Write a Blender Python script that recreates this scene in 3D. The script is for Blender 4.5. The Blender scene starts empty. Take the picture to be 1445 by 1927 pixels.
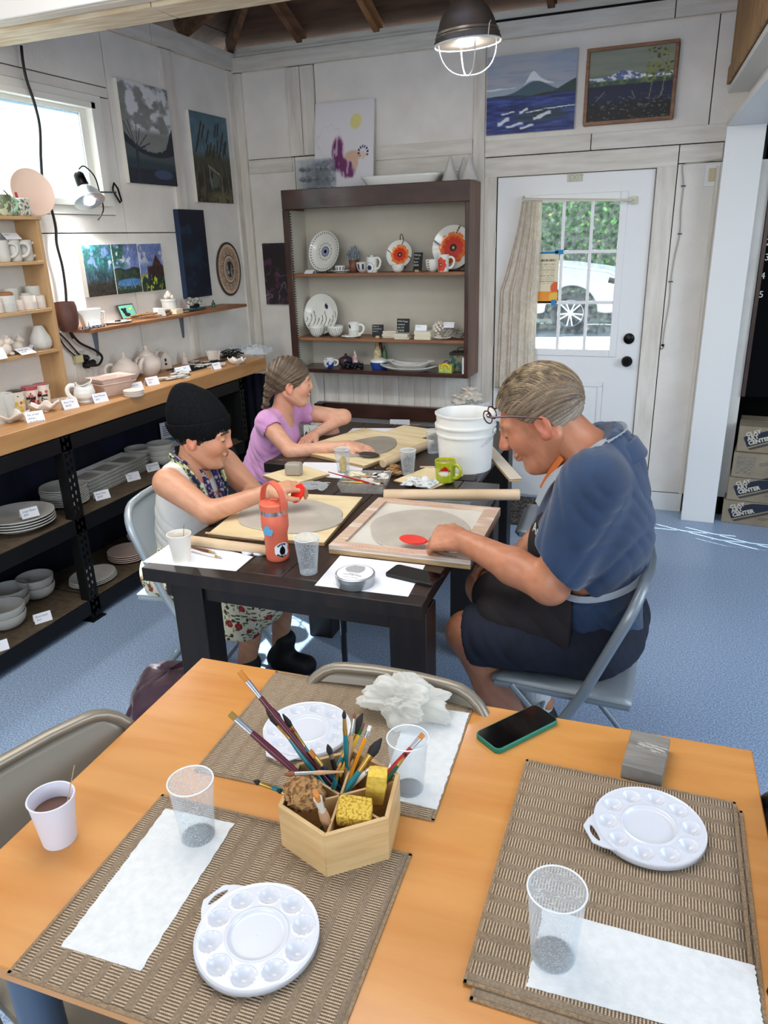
import bpy, bmesh, math, random
import numpy as np
from mathutils import Vector, Matrix, Quaternion, noise
random.seed(7); RNG = np.random.default_rng(7)
PI = math.pi
C = bpy.context.scene.collection
SC = bpy.context.scene

# ------------------------------------------------------------------ camera, world, lights, exposure
CAM_H = 1.68
CAMM=[[0.929634,0.367355,-0.028822],[0.102178,-0.332143,-0.937678],[-0.354034,0.868753,-0.346307]]
FPX = 1393.68
cam_d=bpy.data.cameras.new('camera');cam=bpy.data.objects.new('camera',cam_d);C.objects.link(cam)
cam_d.sensor_fit='AUTO';cam_d.sensor_width=36.0;cam_d.lens=FPX/1927*36.0
cam_d.clip_start = 0.05; cam_d.clip_end = 200
_r,_d,_f=Vector(CAMM[0]),Vector(CAMM[1]),Vector(CAMM[2])
cam.matrix_world=Matrix(((_r.x,-_d.x,-_f.x,0),(_r.y,-_d.y,-_f.y,0),(_r.z,-_d.z,-_f.z,CAM_H),(0,0,0,1)))
SC.camera = cam

SC.view_settings.view_transform='Standard';SC.view_settings.look='None'
SC.view_settings.gamma=1.0;SC.view_settings.use_curve_mapping=False
SC.view_settings.exposure = 0.0

world=bpy.data.worlds.new('world');SC.world=world;world.use_nodes=True
wn=world.node_tree.nodes;wl=world.node_tree.links;wn.clear()
_sky=wn.new('ShaderNodeTexSky');_sky.sky_type='NISHITA';_sky.sun_disc=False
_sky.sun_elevation=math.radians(52);_sky.sun_rotation=math.radians(-60);_sky.air_density=1.0;_sky.dust_density=1.5
_bg=wn.new('ShaderNodeBackground');_bg.inputs[1].default_value=0.28
_out = wn.new('ShaderNodeOutputWorld')
wl.new(_sky.outputs[0],_bg.inputs[0]);wl.new(_bg.outputs[0],_out.inputs[0])

def sun_light(direction, strength, color, angle):
    d=bpy.data.lights.new('sun','SUN');d.energy=strength;d.color=color;d.angle=angle
    o = bpy.data.objects.new('sun', d); C.objects.link(o)
    o.rotation_mode='QUATERNION';o.rotation_quaternion=Vector(direction).to_track_quat('-Z','Y');o.location=(-8,9,12)
    return o
def area_light(name,loc,target,size,size_y,energy,color):
    d=bpy.data.lights.new(name,'AREA');d.shape='RECTANGLE';d.size=size;d.size_y=size_y;d.energy=energy;d.color=color
    o=bpy.data.objects.new(name,d);C.objects.link(o);o.location=loc
    o.rotation_mode='QUATERNION';o.rotation_quaternion=(Vector(target)-Vector(loc)).to_track_quat('-Z','Y')
    return o
sun_light((0.665,-0.29,-1.0),30.0,(1.0,0.96,0.9),0.006)
# the rest of the room: a wide window band behind the photographer, plus unseen fill lights added under the roof and at the right bay
area_light('rear_window_light',(-1.0,-2.4,2.0),(-1.2,3.0,0.9),3.2,1.5,74,(0.99,0.98,0.97))
area_light('roof_strip_light',(-1.3,1.5,2.95),(-1.3,1.5,0.0),2.2,1.2,46,(1.0,0.96,0.91))
area_light('bay_light',(2.6,1.6,2.1),(-0.8,2.6,0.6),2.0,1.6,55,(0.86,0.93,1.0))

# ------------------------------------------------------------------ measuring: a photo point on a known real plane -> world point
def _ray(px, py):
    v = (px - 722.5, py - 963.5, FPX)
    return Vector([CAMM[0][i]*v[0]+CAMM[1][i]*v[1]+CAMM[2][i]*v[2]for i in range(3)])
def on(px, py, ax, val):
    d=_ray(px,py);o=Vector((0,0,CAM_H));t=(val-o[ax])/d[ax];return o+d*t
def onz(px, py, z): return on(px, py, 2, z)
def onx(px, py, x): return on(px, py, 0, x)
def ony(px, py, y): return on(px, py, 1, y)

# ------------------------------------------------------------------ materials
def lin(c):
    if max(c) > 1.001: c = [v / 255.0 for v in c]
    return tuple((v/12.92 if v<=0.04045 else((v+0.055)/1.055)**2.4)for v in c[:3])+(1.0,)
_M = {}
def mat(name,c1,c2=None,rough=0.6,metal=0.0,scale=20.0,stretch=(1,1,1),detail=4.0,bump=0.0,bscale=None,lo=0.35,hi=0.65,
        trans=0.0,ior=1.45,alpha=1.0,coat=0.0,sss=0.0,sheen=0.0,emit=None,estr=0.0,dist=0.0,c3=None,coords='Object',bstretch=None,spec=0.5,rvar=0.0):
    if name in _M: return _M[name]
    m=bpy.data.materials.new(name);m.use_nodes=True;_M[name]=m
    nt=m.node_tree;N=nt.nodes;L=nt.links;b=N['Principled BSDF']
    b.inputs['Roughness'].default_value=rough;b.inputs['Metallic'].default_value=metal
    b.inputs['IOR'].default_value=ior;b.inputs['Specular IOR Level'].default_value=spec
    if trans:b.inputs['Transmission Weight'].default_value=trans
    if alpha < 1: b.inputs['Alpha'].default_value = alpha
    if coat:b.inputs['Coat Weight'].default_value=coat;b.inputs['Coat Roughness'].default_value=0.08
    if sss:b.inputs['Subsurface Weight'].default_value=sss;b.inputs['Subsurface Radius'].default_value=(0.012,0.005,0.003);b.inputs['Subsurface Scale'].default_value=1.0
    if sheen:b.inputs['Sheen Weight'].default_value=sheen
    if emit:b.inputs['Emission Color'].default_value=lin(emit);b.inputs['Emission Strength'].default_value=estr
    b.inputs['Base Color'].default_value = lin(c1)
    tc = None
    if c2 is not None or bump or rvar:
        tc=N.new('ShaderNodeTexCoord');mp=N.new('ShaderNodeMapping');mp.inputs['Scale'].default_value=stretch
        L.new(tc.outputs[coords], mp.inputs['Vector'])
        nz=N.new('ShaderNodeTexNoise');nz.inputs['Scale'].default_value=scale;nz.inputs['Detail'].default_value=detail;nz.inputs['Distortion'].default_value=dist
        L.new(mp.outputs[0], nz.inputs['Vector'])
    if c2 is not None:
        cr=N.new('ShaderNodeValToRGB');e=cr.color_ramp.elements
        e[0].position=lo;e[0].color=lin(c1);e[1].position=hi;e[1].color=lin(c2)
        if c3 is not None:
            x = e.new((lo + hi) / 2); x.color = lin(c3)
        L.new(nz.outputs[0],cr.inputs[0]);L.new(cr.outputs[0],b.inputs['Base Color'])
    if rvar:
        mr=N.new('ShaderNodeMapRange');mr.inputs['To Min'].default_value=max(0,rough-rvar);mr.inputs['To Max'].default_value=rough+rvar
        L.new(nz.outputs[0],mr.inputs[0]);L.new(mr.outputs[0],b.inputs['Roughness'])
    if bump:
        nb = nz
        if bscale or bstretch:
            mp2=N.new('ShaderNodeMapping');mp2.inputs['Scale'].default_value=bstretch or(1,1,1);L.new(tc.outputs[coords],mp2.inputs['Vector'])
            nb=N.new('ShaderNodeTexNoise');nb.inputs['Scale'].default_value=bscale or scale;nb.inputs['Detail'].default_value=5;L.new(mp2.outputs[0],nb.inputs['Vector'])
        bp=N.new('ShaderNodeBump');bp.inputs['Strength'].default_value=min(1.0,bump);bp.inputs['Distance'].default_value=0.004
        L.new(nb.outputs[0],bp.inputs['Height']);L.new(bp.outputs[0],b.inputs['Normal'])
    return m
def matcol(name,rough=0.6,coat=0.0,bump=0.0,bscale=60,sss=0.0,bstretch=(1,1,1),sheen=0.0,spec=0.5):
    """base colour from the mesh's own colour attribute (flat paint or print)"""
    if name in _M: return _M[name]
    m=bpy.data.materials.new(name);m.use_nodes=True;_M[name]=m
    N=m.node_tree.nodes;L=m.node_tree.links;b=N['Principled BSDF']
    a=N.new('ShaderNodeAttribute');a.attribute_name='Col';L.new(a.outputs['Color'],b.inputs['Base Color'])
    b.inputs['Roughness'].default_value=rough;b.inputs['Specular IOR Level'].default_value=spec
    if coat:b.inputs['Coat Weight'].default_value=coat;b.inputs['Coat Roughness'].default_value=0.08
    if sss:b.inputs['Subsurface Weight'].default_value=sss;b.inputs['Subsurface Radius'].default_value=(0.012,0.005,0.003);b.inputs['Subsurface Scale'].default_value=1.0
    if sheen:b.inputs['Sheen Weight'].default_value=sheen
    if bump:
        tc=N.new('ShaderNodeTexCoord');mp=N.new('ShaderNodeMapping');mp.inputs['Scale'].default_value=bstretch;L.new(tc.outputs['Object'],mp.inputs['Vector'])
        nz=N.new('ShaderNodeTexNoise');nz.inputs['Scale'].default_value=bscale;nz.inputs['Detail'].default_value=5;L.new(mp.outputs[0],nz.inputs['Vector'])
        bp=N.new('ShaderNodeBump');bp.inputs['Strength'].default_value=bump;bp.inputs['Distance'].default_value=0.003
        L.new(nz.outputs[0],bp.inputs['Height']);L.new(bp.outputs[0],b.inputs['Normal'])
    return m

# ------------------------------------------------------------------ mesh builder
class MB:
    def __init__(s): s.v = []; s.f = []
    def add(s, vs, fs, M=None):
        n = len(s.v)
        s.v+=[tuple(M@Vector(p))for p in vs]if M is not None else[tuple(p)for p in vs]
        s.f+=[tuple(i+n for i in f)for f in fs];return s
    def box(s, x0, x1, y0, y1, z0, z1, M=None):
        vs=[(x0,y0,z0),(x1,y0,z0),(x1,y1,z0),(x0,y1,z0),(x0,y0,z1),(x1,y0,z1),(x1,y1,z1),(x0,y1,z1)]
        return s.add(vs,[(0,3,2,1),(4,5,6,7),(0,1,5,4),(1,2,6,5),(2,3,7,6),(3,0,4,7)],M)
    def bar(s, p0, p1, w, h, up=(0, 0, 1)):
        p0=Vector(p0);p1=Vector(p1);d=(p1-p0);L=d.length;d.normalize();up=Vector(up)
        if abs(d.dot(up)) > 0.98: up = Vector((1, 0, 0))
        x=d.cross(up).normalized();z=x.cross(d).normalized()
        M=Matrix(((x.x,d.x,z.x,p0.x),(x.y,d.y,z.y,p0.y),(x.z,d.z,z.z,p0.z),(0,0,0,1)))
        return s.box(-w / 2, w / 2, 0, L, -h / 2, h / 2, M)
    def tube(s,pts,r,seg=10,cap=True,closed=False,squash=None):
        pts = [Vector(p) for p in pts]; n = len(pts)
        rs = r if isinstance(r, (list, tuple)) else [r] * n
        base = len(s.v); nrm = None
        for i, p in enumerate(pts):
            a=pts[i-1]if(i or closed)else p;b=pts[(i+1)%n]if(i<n-1 or closed)else p
            t = (b - a)
            if t.length < 1e-9: t = Vector((0, 0, 1))
            t.normalize()
            if nrm is None:
                nrm = t.cross(Vector((0, 0, 1)))
                if nrm.length<1e-3:nrm=t.cross(Vector((1,0,0)))
            nrm=(nrm-t*nrm.dot(t));nrm.normalize();bi=t.cross(nrm)
            for k in range(seg):
                a_=2*PI*k/seg;q=1.0 if squash is None else squash
                s.v.append(tuple(p+nrm*(rs[i]*math.cos(a_))+bi*(rs[i]*q*math.sin(a_))))
        m = n if closed else n - 1
        for i in range(m):
            for k in range(seg):
                a0=base+i*seg+k;a1=base+i*seg+(k+1)%seg;j=(i+1)%n
                b0=base+j*seg+k;b1=base+j*seg+(k+1)%seg
                s.f.append((a0, a1, b1, b0))
        if cap and not closed:
            s.f.append(tuple(base+k for k in range(seg))[::-1]);s.f.append(tuple(base+(n-1)*seg+k for k in range(seg)))
        return s
    def lathe(s, prof, seg=32, M=None, sx=1.0, sy=1.0):
        vs = []; fs = []; n = len(prof)
        for (r, z) in prof:
            for k in range(seg):
                a=2*PI*k/seg;vs.append((r*math.cos(a)*sx,r*math.sin(a)*sy,z))
        for i in range(n - 1):
            for k in range(seg):
                k2=(k+1)%seg;fs.append((i*seg+k,i*seg+k2,(i+1)*seg+k2,(i+1)*seg+k))
        if prof[0][0]>1e-6:fs.append(tuple(range(seg))[::-1])
        if prof[-1][0]>1e-6:fs.append(tuple((n-1)*seg+k for k in range(seg)))
        return s.add(vs, fs, M)
    def prism(s, poly, z0, z1, M=None):
        n=len(poly);vs=[(x,y,z0)for x,y in poly]+[(x,y,z1)for x,y in poly]
        fs=[tuple(range(n))[::-1],tuple(range(n,2*n))]+[(i,(i+1)%n,n+(i+1)%n,n+i)for i in range(n)]
        return s.add(vs, fs, M)
    def grid(s, nx, ny, fn, M=None):
        vs=[fn(i/nx,j/ny)for j in range(ny+1)for i in range(nx+1)]
        fs=[(j*(nx+1)+i,j*(nx+1)+i+1,(j+1)*(nx+1)+i+1,(j+1)*(nx+1)+i)for j in range(ny)for i in range(nx)]
        return s.add(vs, fs, M)
    def sphere(s,c,r,seg=16,rings=10,sc=(1,1,1),M=None):
        vs = []; fs = []
        for j in range(rings + 1):
            t = PI * j / rings
            for k in range(seg):
                a = 2 * PI * k / seg
                vs.append((c[0]+r*sc[0]*math.sin(t)*math.cos(a),c[1]+r*sc[1]*math.sin(t)*math.sin(a),c[2]+r*sc[2]*math.cos(t)))
        for j in range(rings):
            for k in range(seg):
                k2=(k+1)%seg;fs.append((j*seg+k2,j*seg+k,(j+1)*seg+k,(j+1)*seg+k2))
        return s.add(vs, fs, M)
    def build(s,name,m,parent=None,smooth=True,bevel=0.0,bseg=2,loc=None,rot=None,solid=0.0,angle=40,sub=0):
        me=bpy.data.meshes.new(name);me.from_pydata(s.v,[],s.f)
        bm=bmesh.new();bm.from_mesh(me);bmesh.ops.remove_doubles(bm,verts=bm.verts,dist=1e-6)
        bmesh.ops.recalc_face_normals(bm,faces=bm.faces);bm.to_mesh(me);bm.free()
        return fin(me,name,m,parent,smooth,bevel,bseg,loc,rot,solid,angle,sub)
def fin(me,name,m,parent=None,smooth=True,bevel=0.0,bseg=2,loc=None,rot=None,solid=0.0,angle=40,sub=0):
    if m is not None: me.materials.append(m)
    if smooth:
        me.polygons.foreach_set('use_smooth',[True]*len(me.polygons))
        try:me.set_sharp_from_angle(angle=math.radians(angle))
        except Exception: pass
    o = bpy.data.objects.new(name, me); C.objects.link(o)
    if parent: o.parent = parent
    if loc is not None: o.location = loc
    if rot is not None: o.rotation_euler = rot
    if solid:md=o.modifiers.new('solid','SOLIDIFY');md.thickness=solid;md.offset=0
    if bevel:md=o.modifiers.new('bevel','BEVEL');md.width=bevel;md.segments=bseg;md.limit_method='ANGLE';md.angle_limit=math.radians(35)
    if sub:md=o.modifiers.new('sub','SUBSURF');md.levels=sub;md.render_levels=sub
    return o
def tag(o, label=None, cat=None, group=None, kind=None):
    if label: o['label'] = label
    if cat: o['category'] = cat
    if group: o['group'] = group
    if kind: o['kind'] = kind
    return o
def thing(name,label,cat,loc=(0,0,0),rz=0.0,group=None,rot=None):
    o=bpy.data.objects.new(name,None);C.objects.link(o);o.empty_display_size=0.05
    o.location=loc;o.rotation_euler=rot if rot is not None else(0,0,rz)
    return tag(o, label, cat, group)
def copy_tree(o, parent=None):
    c = o.copy(); C.objects.link(c)
    if parent is not None: c.parent = parent
    for ch in list(o.children): copy_tree(ch, c)
    return c
def dup(o, loc, rz=None, label=None, rot=None, group=None):
    c = copy_tree(o); c.location = loc
    if rz is not None: c.rotation_euler = (0, 0, rz)
    if rot is not None: c.rotation_euler = rot
    if label: c['label'] = label
    if group: c['group'] = group
    return c
def struct(o): o['kind'] = 'structure'; return o
def text(name,body,size,m,parent,loc=(0,0,0),rot=(0,0,0),extrude=0.0004,warp=None,align='LEFT',shear=0.0,space=1.0,bold=0.0,line=1.0):
    cu=bpy.data.curves.new(name,'FONT');cu.body=body;cu.size=size;cu.extrude=extrude;cu.align_x=align;cu.shear=shear
    cu.space_character=space;cu.resolution_u=3;cu.offset=bold;cu.space_line=line
    t=bpy.data.objects.new(name,cu);me=bpy.data.meshes.new_from_object(t);bpy.data.objects.remove(t)
    if warp is not None:
        for v in me.vertices: v.co = warp(v.co.copy())
    me.materials.clear(); me.materials.append(m)
    o = bpy.data.objects.new(name, me); C.objects.link(o)
    if parent: o.parent = parent
    o.location = loc; o.rotation_euler = rot
    return o
def arc(c, r, a0, a1, n, ax='xy'):
    out = []
    for i in range(n + 1):
        a=a0+(a1-a0)*i/n;u,v=r*math.cos(a),r*math.sin(a)
        out.append({'xy':(c[0]+u,c[1]+v,c[2]),'xz':(c[0]+u,c[1],c[2]+v),'yz':(c[0],c[1]+u,c[2]+v)}[ax])
    return out
def bez(p, n=12):
    """smooth Catmull-Rom through points"""
    p = [Vector(q) for q in p]; out = []
    for i in range(len(p) - 1):
        a=p[max(i-1,0)];b=p[i];c=p[i+1];d=p[min(i+2,len(p)-1)]
        for k in range(n):
            t = k / n
            out.append(0.5*((2*b)+(c-a)*t+(2*a-5*b+4*c-d)*t*t+(3*b-a-3*c+d)*t**3))
    out.append(p[-1]); return out
def bench_mesh(name,V,Fq,m,parent=None,col=None,smooth=True,**kw):
    me=bpy.data.meshes.new(name);me.from_pydata([tuple(p)for p in V],[],[tuple(int(i)for i in f)for f in Fq])
    if col is not None: setcol(me, col)
    return fin(me, name, m, parent, smooth, **kw)
def setcol(me, col):
    a=me.color_attributes.new('Col','FLOAT_COLOR','POINT')
    c=np.ones((len(me.vertices),4),np.float32);c[:,:3]=np.clip(np.asarray(col),0,1)
    a.data.foreach_set('color', c.ravel())
def s2l(a):
    a = np.asarray(a, float) / 255.0
    return np.where(a<=0.04045,a/12.92,((a+0.055)/1.055)**2.4)

# ------------------------------------------------------------------ numpy noise for flat painting
def vnoise(x, y, seed=0):
    xi=np.floor(x).astype(np.int64);yi=np.floor(y).astype(np.int64);xf=x-xi;yf=y-yi
    def h(a, b):
        n=(a*374761393+b*668265263+seed*974634777)&0xffffffff
        n=((n^(n>>13))*1274126177)&0xffffffff;return((n^(n>>16))&0xffff)/65535.0
    u = xf * xf * (3 - 2 * xf); w = yf * yf * (3 - 2 * yf)
    return(h(xi,yi)*(1-u)+h(xi+1,yi)*u)*(1-w)+(h(xi,yi+1)*(1-u)+h(xi+1,yi+1)*u)*w
def fbm(x, y, o=4, seed=0):
    s = 0; a = 0.5; t = 0
    for i in range(o):s=s+a*vnoise(x*2**i,y*2**i,seed+i);t+=a;a*=0.5
    return s / t
def blend(c, mask, col):
    m=np.clip(mask,0,1)[...,None];return c*(1-m)+np.array(col,float)*m
def ss(a,b,x):t=np.clip((x-a)/(b-a),0,1);return t*t*(3-2*t)
def paint_sheet(name,w,h,nx,ny,fn,m,parent=None,y=0.0):
    """flat print: grid in local XZ at local y, colours fn(u,v)->sRGB 0..255, u to the right, v up"""
    u,v=np.meshgrid(np.linspace(0,1,nx+1),np.linspace(0,1,ny+1))
    col = s2l(np.clip(fn(u, v), 0, 255)).reshape(-1, 3)
    V=np.stack([u.ravel()*w,np.full(u.size,y),v.ravel()*h],1)
    i=np.arange(nx)[None,:]+(nx+1)*np.arange(ny)[:,None]
    Fq=np.stack([i,i+1,i+nx+2,i+nx+1],-1).reshape(-1,4)
    return bench_mesh(name, V, Fq, m, parent, col)
# ================================================================== SETTING
XL, YB = -2.94, 4.80
M_wall=mat('white_wall_paint',(236,232,225),(222,217,209),rough=0.75,scale=5,lo=0.3,hi=0.72,detail=8,bump=0.55,bscale=55)
M_batten=mat('white_batten_paint',(228,223,214),(208,200,188),rough=0.6,scale=4,stretch=(6,6,1),lo=0.35,hi=0.7,detail=6,bump=0.3,bscale=12,bstretch=(8,8,1))
M_battenh=mat('white_rail_paint',(228,223,214),(206,199,187),rough=0.6,scale=4,stretch=(1,1,8),lo=0.35,hi=0.72,detail=6,bump=0.3,bscale=12,bstretch=(1,1,9))
M_floor=mat('blue_speckled_vinyl',(122,146,178),(176,196,220),rough=0.32,scale=160,lo=0.4,hi=0.62,detail=3,bump=0.05,rvar=0.08)
M_dark = mat('dark_gap', (30, 27, 24), rough=0.9)
M_white=mat('white_gloss_paint',(228,228,226),rough=0.4,bump=0.05,scale=14)
M_roof=mat('dark_roof_boards',(62,46,38),(96,70,54),rough=0.8,scale=3,stretch=(1,7,7),lo=0.3,hi=0.7,detail=6,bump=0.3,bscale=20)
M_rafter=mat('brown_rafter',(92,66,48),(126,92,64),rough=0.75,scale=4,stretch=(6,1,6),bump=0.2)
M_rafter_lit=mat('light_rafter',(168,122,78),(140,98,62),rough=0.7,scale=4,stretch=(6,1,6),bump=0.2)  # paler rafter brown: the light falling on it is put into the colour
M_navy=mat('navy_cloth',(16,20,44),(10,12,28),rough=0.95,scale=3,bump=0.2)

floor=struct(MB().box(-4.2,4.0,-3.5,4.85,-0.05,0).build('floor',M_floor,smooth=False))

# --- left wall with its window hole
WY0, WY1, WZ0, WZ1 = 2.30, 3.42, 1.88, 2.37
w = MB()
w.box(XL-0.035,XL,-3.0,WY0,0,2.82);w.box(XL-0.035,XL,-3.0,2.66,2.82,2.96);w.box(XL-0.035,XL,WY1,YB+0.1,0,2.82)
w.box(XL-0.035,XL,WY0,WY1,0,WZ0);w.box(XL-0.035,XL,WY0,WY1,WZ1,2.82)
wall_left=struct(w.build('wall_left',M_dark,smooth=False))
def piece(name, m, par, b, bev=0.0015):
    return MB().box(*b).build(name,m,par,bevel=bev,bseg=1,smooth=False)
t = 0.012; g = 0.0025
def Lp(y0,y1,z0,z1,m=M_wall,n='panel',th=t):return piece(n,m,wall_left,(XL,XL+th,y0+g,y1-g,z0+g,z1-g))
# sheet panels, joints left open as in the photo
Lp(-1.0,3.55,2.455,2.73);Lp(3.55,4.06,1.75,2.73);Lp(-1.0,WY0-0.05,1.75,2.455);Lp(WY0-0.05,3.55,WZ1+0.035,2.455);Lp(3.475,3.55,1.75,WZ1+0.035)
Lp(-1.0,3.55,0.0,1.75);Lp(3.55,4.06,0.0,1.75);Lp(4.06,4.72,0.0,2.73);Lp(WY0-0.05,3.48,1.75,1.84);pass
Lp(4.015,4.125,0.985,2.725,M_batten,'batten',0.03);Lp(4.70,4.785,0.0,2.725,M_batten,'batten',0.028)
# top plate in three lengths
for a,b in((-1.0,2.7),(2.7,3.93),(3.93,4.8)):piece('plank',M_battenh,wall_left,(XL,XL+0.045,a+g,b-g,2.728,2.825))

# --- window in the left wall
window_1=struct(thing('window_1',None,None,(XL,0,0)))
M_frame=mat('cream_window_paint',(238,236,228),rough=0.45,bump=0.1,scale=30)
for nm,b in(('frame',(-0.035,0.03,WY1-0.03,WY1+0.02,WZ0,WZ1)),('frame',(-0.035,0.03,WY0,WY0+0.03,WZ0,WZ1)),
              ('frame',(-0.035,0.03,WY0,WY1,WZ1-0.03,WZ1)),('sill',(-0.035,0.05,WY0,WY1,WZ0,WZ0+0.03)),
              ('casing',(0.0,0.02,WY1+0.0,WY1+0.055,WZ0-0.04,WZ1+0.035)),('casing',(0.0,0.02,WY0-0.05,WY1,WZ1,WZ1+0.035)),('casing',(0.0,0.024,WY0-0.05,WY1,WZ0-0.04,WZ0)),
              ('sash',(-0.032,-0.012,WY1-0.075,WY1-0.03,WZ0+0.03,WZ1-0.03)),('sash',(-0.032,-0.012,WY0+0.03,WY0+0.07,WZ0+0.03,WZ1-0.03)),
              ('sash',(-0.032,-0.012,WY0+0.07,WY1-0.075,WZ1-0.05,WZ1-0.03)),('sash',(-0.032,-0.012,WY0+0.07,WY1-0.075,WZ0+0.03,WZ0+0.05))):
    piece(nm, M_frame, window_1, b)
def glassmat(name,dirt,dscale=6.0,tint=(235,245,248),lo=0.35,hi=0.75,base=0.1):
    m=bpy.data.materials.new(name);m.use_nodes=True;N=m.node_tree.nodes;L=m.node_tree.links;N.clear()
    out=N.new('ShaderNodeOutputMaterial');tr=N.new('ShaderNodeBsdfTransparent');tr.inputs[0].default_value=lin(tint)
    gl=N.new('ShaderNodeBsdfGlossy');gl.inputs['Roughness'].default_value=0.05;fr=N.new('ShaderNodeFresnel');fr.inputs[0].default_value=1.08
    m1=N.new('ShaderNodeMixShader');L.new(fr.outputs[0],m1.inputs[0]);L.new(tr.outputs[0],m1.inputs[1]);L.new(gl.outputs[0],m1.inputs[2])
    tl=N.new('ShaderNodeBsdfTranslucent');tl.inputs[0].default_value=(0.9,0.97,1,1)
    tc=N.new('ShaderNodeTexCoord');nz=N.new('ShaderNodeTexNoise');nz.inputs['Scale'].default_value=dscale;nz.inputs['Detail'].default_value=8
    L.new(tc.outputs['Object'],nz.inputs['Vector']);mr=N.new('ShaderNodeMapRange');mr.inputs['From Min'].default_value=lo;mr.inputs['From Max'].default_value=hi
    mr.inputs['To Min'].default_value=base;mr.inputs['To Max'].default_value=dirt;L.new(nz.outputs[0],mr.inputs[0])
    m2=N.new('ShaderNodeMixShader');L.new(mr.outputs[0],m2.inputs[0]);L.new(m1.outputs[0],m2.inputs[1]);L.new(tl.outputs[0],m2.inputs[2]);L.new(m2.outputs[0],out.inputs[0])
    return m
M_dirtyglass=glassmat('dusty_window_glass',0.5,5.0,base=0.12)
M_doorglass = glassmat('door_glass', 0.07, 40.0, base=0.01)
piece('pane',M_dirtyglass,window_1,(-0.024,-0.021,WY0+0.07,WY1-0.075,WZ0+0.05,WZ1-0.05),0)

# --- back wall with its door hole
DX0, DX1, DZ1 = -1.150, -0.245, 2.005
w = MB()
w.box(XL-0.1,DX0,YB,YB+0.012,0,2.82);w.box(DX1,0.34,YB,YB+0.012,0,2.82);w.box(DX0,DX1,YB,YB+0.012,DZ1,2.82)
wall_back=struct(w.build('wall_back',M_dark,smooth=False))
def Bp(x0,x1,z0,z1,m=M_wall,n='panel',th=t):return piece(n,m,wall_back,(x0+g,x1-g,YB-th,YB,z0+g,z1-g))
Bp(-2.86,-2.51,2.20,2.72);Bp(-2.86,-2.51,0.75,2.20);Bp(-2.335,-1.30,2.20,2.72);Bp(-2.51,-1.22,0.56,2.20);Bp(-2.335,-1.30,0.0,0.56)
Bp(-1.23,0.0,2.20,2.72);Bp(0.0,0.34,2.19,2.72);Bp(-0.135,0.34,0.115,2.02);Bp(-2.86,-2.335,0.0,0.75)
for x0,x1 in((-2.525,-2.43),(-2.43,-2.335)):Bp(x0,x1,2.20,2.712,M_batten,'batten',0.03)
Bp(-2.935,-2.855,0.0,2.712,M_batten,'batten',0.034);Bp(-1.30,-1.225,0.0,2.72,M_batten,'batten',0.03)
Bp(-2.855,-2.52,2.11,2.20,M_battenh,'rail',0.026);Bp(-2.335,-1.30,2.14,2.225,M_battenh,'rail',0.026);Bp(-2.335,-1.30,2.05,2.14,M_battenh,'rail',0.02)
Bp(-1.225,-0.61,2.115,2.205,M_battenh,'rail',0.03);Bp(-0.61,0.10,2.115,2.205,M_battenh,'rail',0.026);Bp(-1.225,-0.135,2.004,2.115,M_battenh,'rail',0.022);Bp(-0.135,0.09,2.02,2.115,M_battenh,'rail',0.018)
for a,b in((XL,-1.225),(-1.225,-0.22),(-0.22,0.34)):Bp(a,b,2.712,2.80,M_battenh,'plank',0.045)
Bp(XL+0.05,-1.225,2.80,2.825,M_battenh,'plank',0.02)
# vertical boards low on the wall beside the rack
for i in range(9):Bp(-2.50+i*0.115,-2.385+i*0.115,0.50,0.84,M_batten,'board',0.02)
for x0,x1 in((DX0-0.075,DX0),(DX1,-0.135)):Bp(x0,x1,0.0,2.03,M_batten,'jamb',0.02)
Bp(0.06, 0.085, 0.0, 2.0, M_batten, 'batten', 0.02)
for x0,x1,z0,z1 in((DX0-0.03,DX0+0.012,0,DZ1+0.03),(DX1-0.012,DX1+0.03,0,DZ1+0.03),(DX0+0.012,DX1-0.012,DZ1-0.012,DZ1+0.03),(DX0,DX1,0,0.02)):MB().box(x0,x1,YB+0.0121,YB+0.02,z0,z1).build('door_stop',M_batten,wall_back)  # unseen strips added outside to block light leaking round the door
struct(piece('baseboard_back',M_white,None,(DX1+0.02,0.08,YB-0.026,YB-0.012,0.0,0.115)))
struct(piece('trim_1',M_battenh,None,(XL,0.3,YB,YB+0.1,2.82,2.86)))

# --- door
door_1=struct(thing('door_1',None,None,(DX0,YB+0.001,0)))
DW=DX1-DX0;GX0,GX1,GZ0,GZ1=0.24,0.735,0.985,1.865
M_door=mat('white_door_paint',(232,233,234),rough=0.38,bump=0.03,scale=60)
s=MB();s.box(0.004,GX0,0,0.010,0.012,DZ1-0.004);s.box(GX1,DW-0.004,0,0.010,0.012,DZ1-0.004);s.box(GX0,GX1,0,0.010,0.012,GZ0);s.box(GX0,GX1,0,0.010,GZ1,DZ1-0.004)
s.build('slab', M_door, door_1, smooth=False)
for x0,x1,z0,z1 in((GX0-0.03,GX0+0.012,GZ0-0.03,GZ1+0.03),(GX1-0.012,GX1+0.03,GZ0-0.03,GZ1+0.03),(GX0+0.012,GX1-0.012,GZ0-0.03,GZ0+0.012),(GX0+0.012,GX1-0.012,GZ1-0.012,GZ1+0.03)):
    MB().box(x0,x1,-0.008,0.0,z0,z1).build('glazing_frame',M_door,door_1,bevel=0.003)
for i in (1, 2):
    x=GX0+(GX1-GX0)*i/3;MB().box(x-0.009,x+0.009,-0.003,0.004,GZ0,GZ1).build('muntin',M_door,door_1,bevel=0.002)
for i in (1, 2):
    z=GZ0+(GZ1-GZ0)*i/3;MB().box(GX0,GX1,-0.0035,0.0045,z-0.009,z+0.009).build('muntin',M_door,door_1,bevel=0.002)
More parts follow.
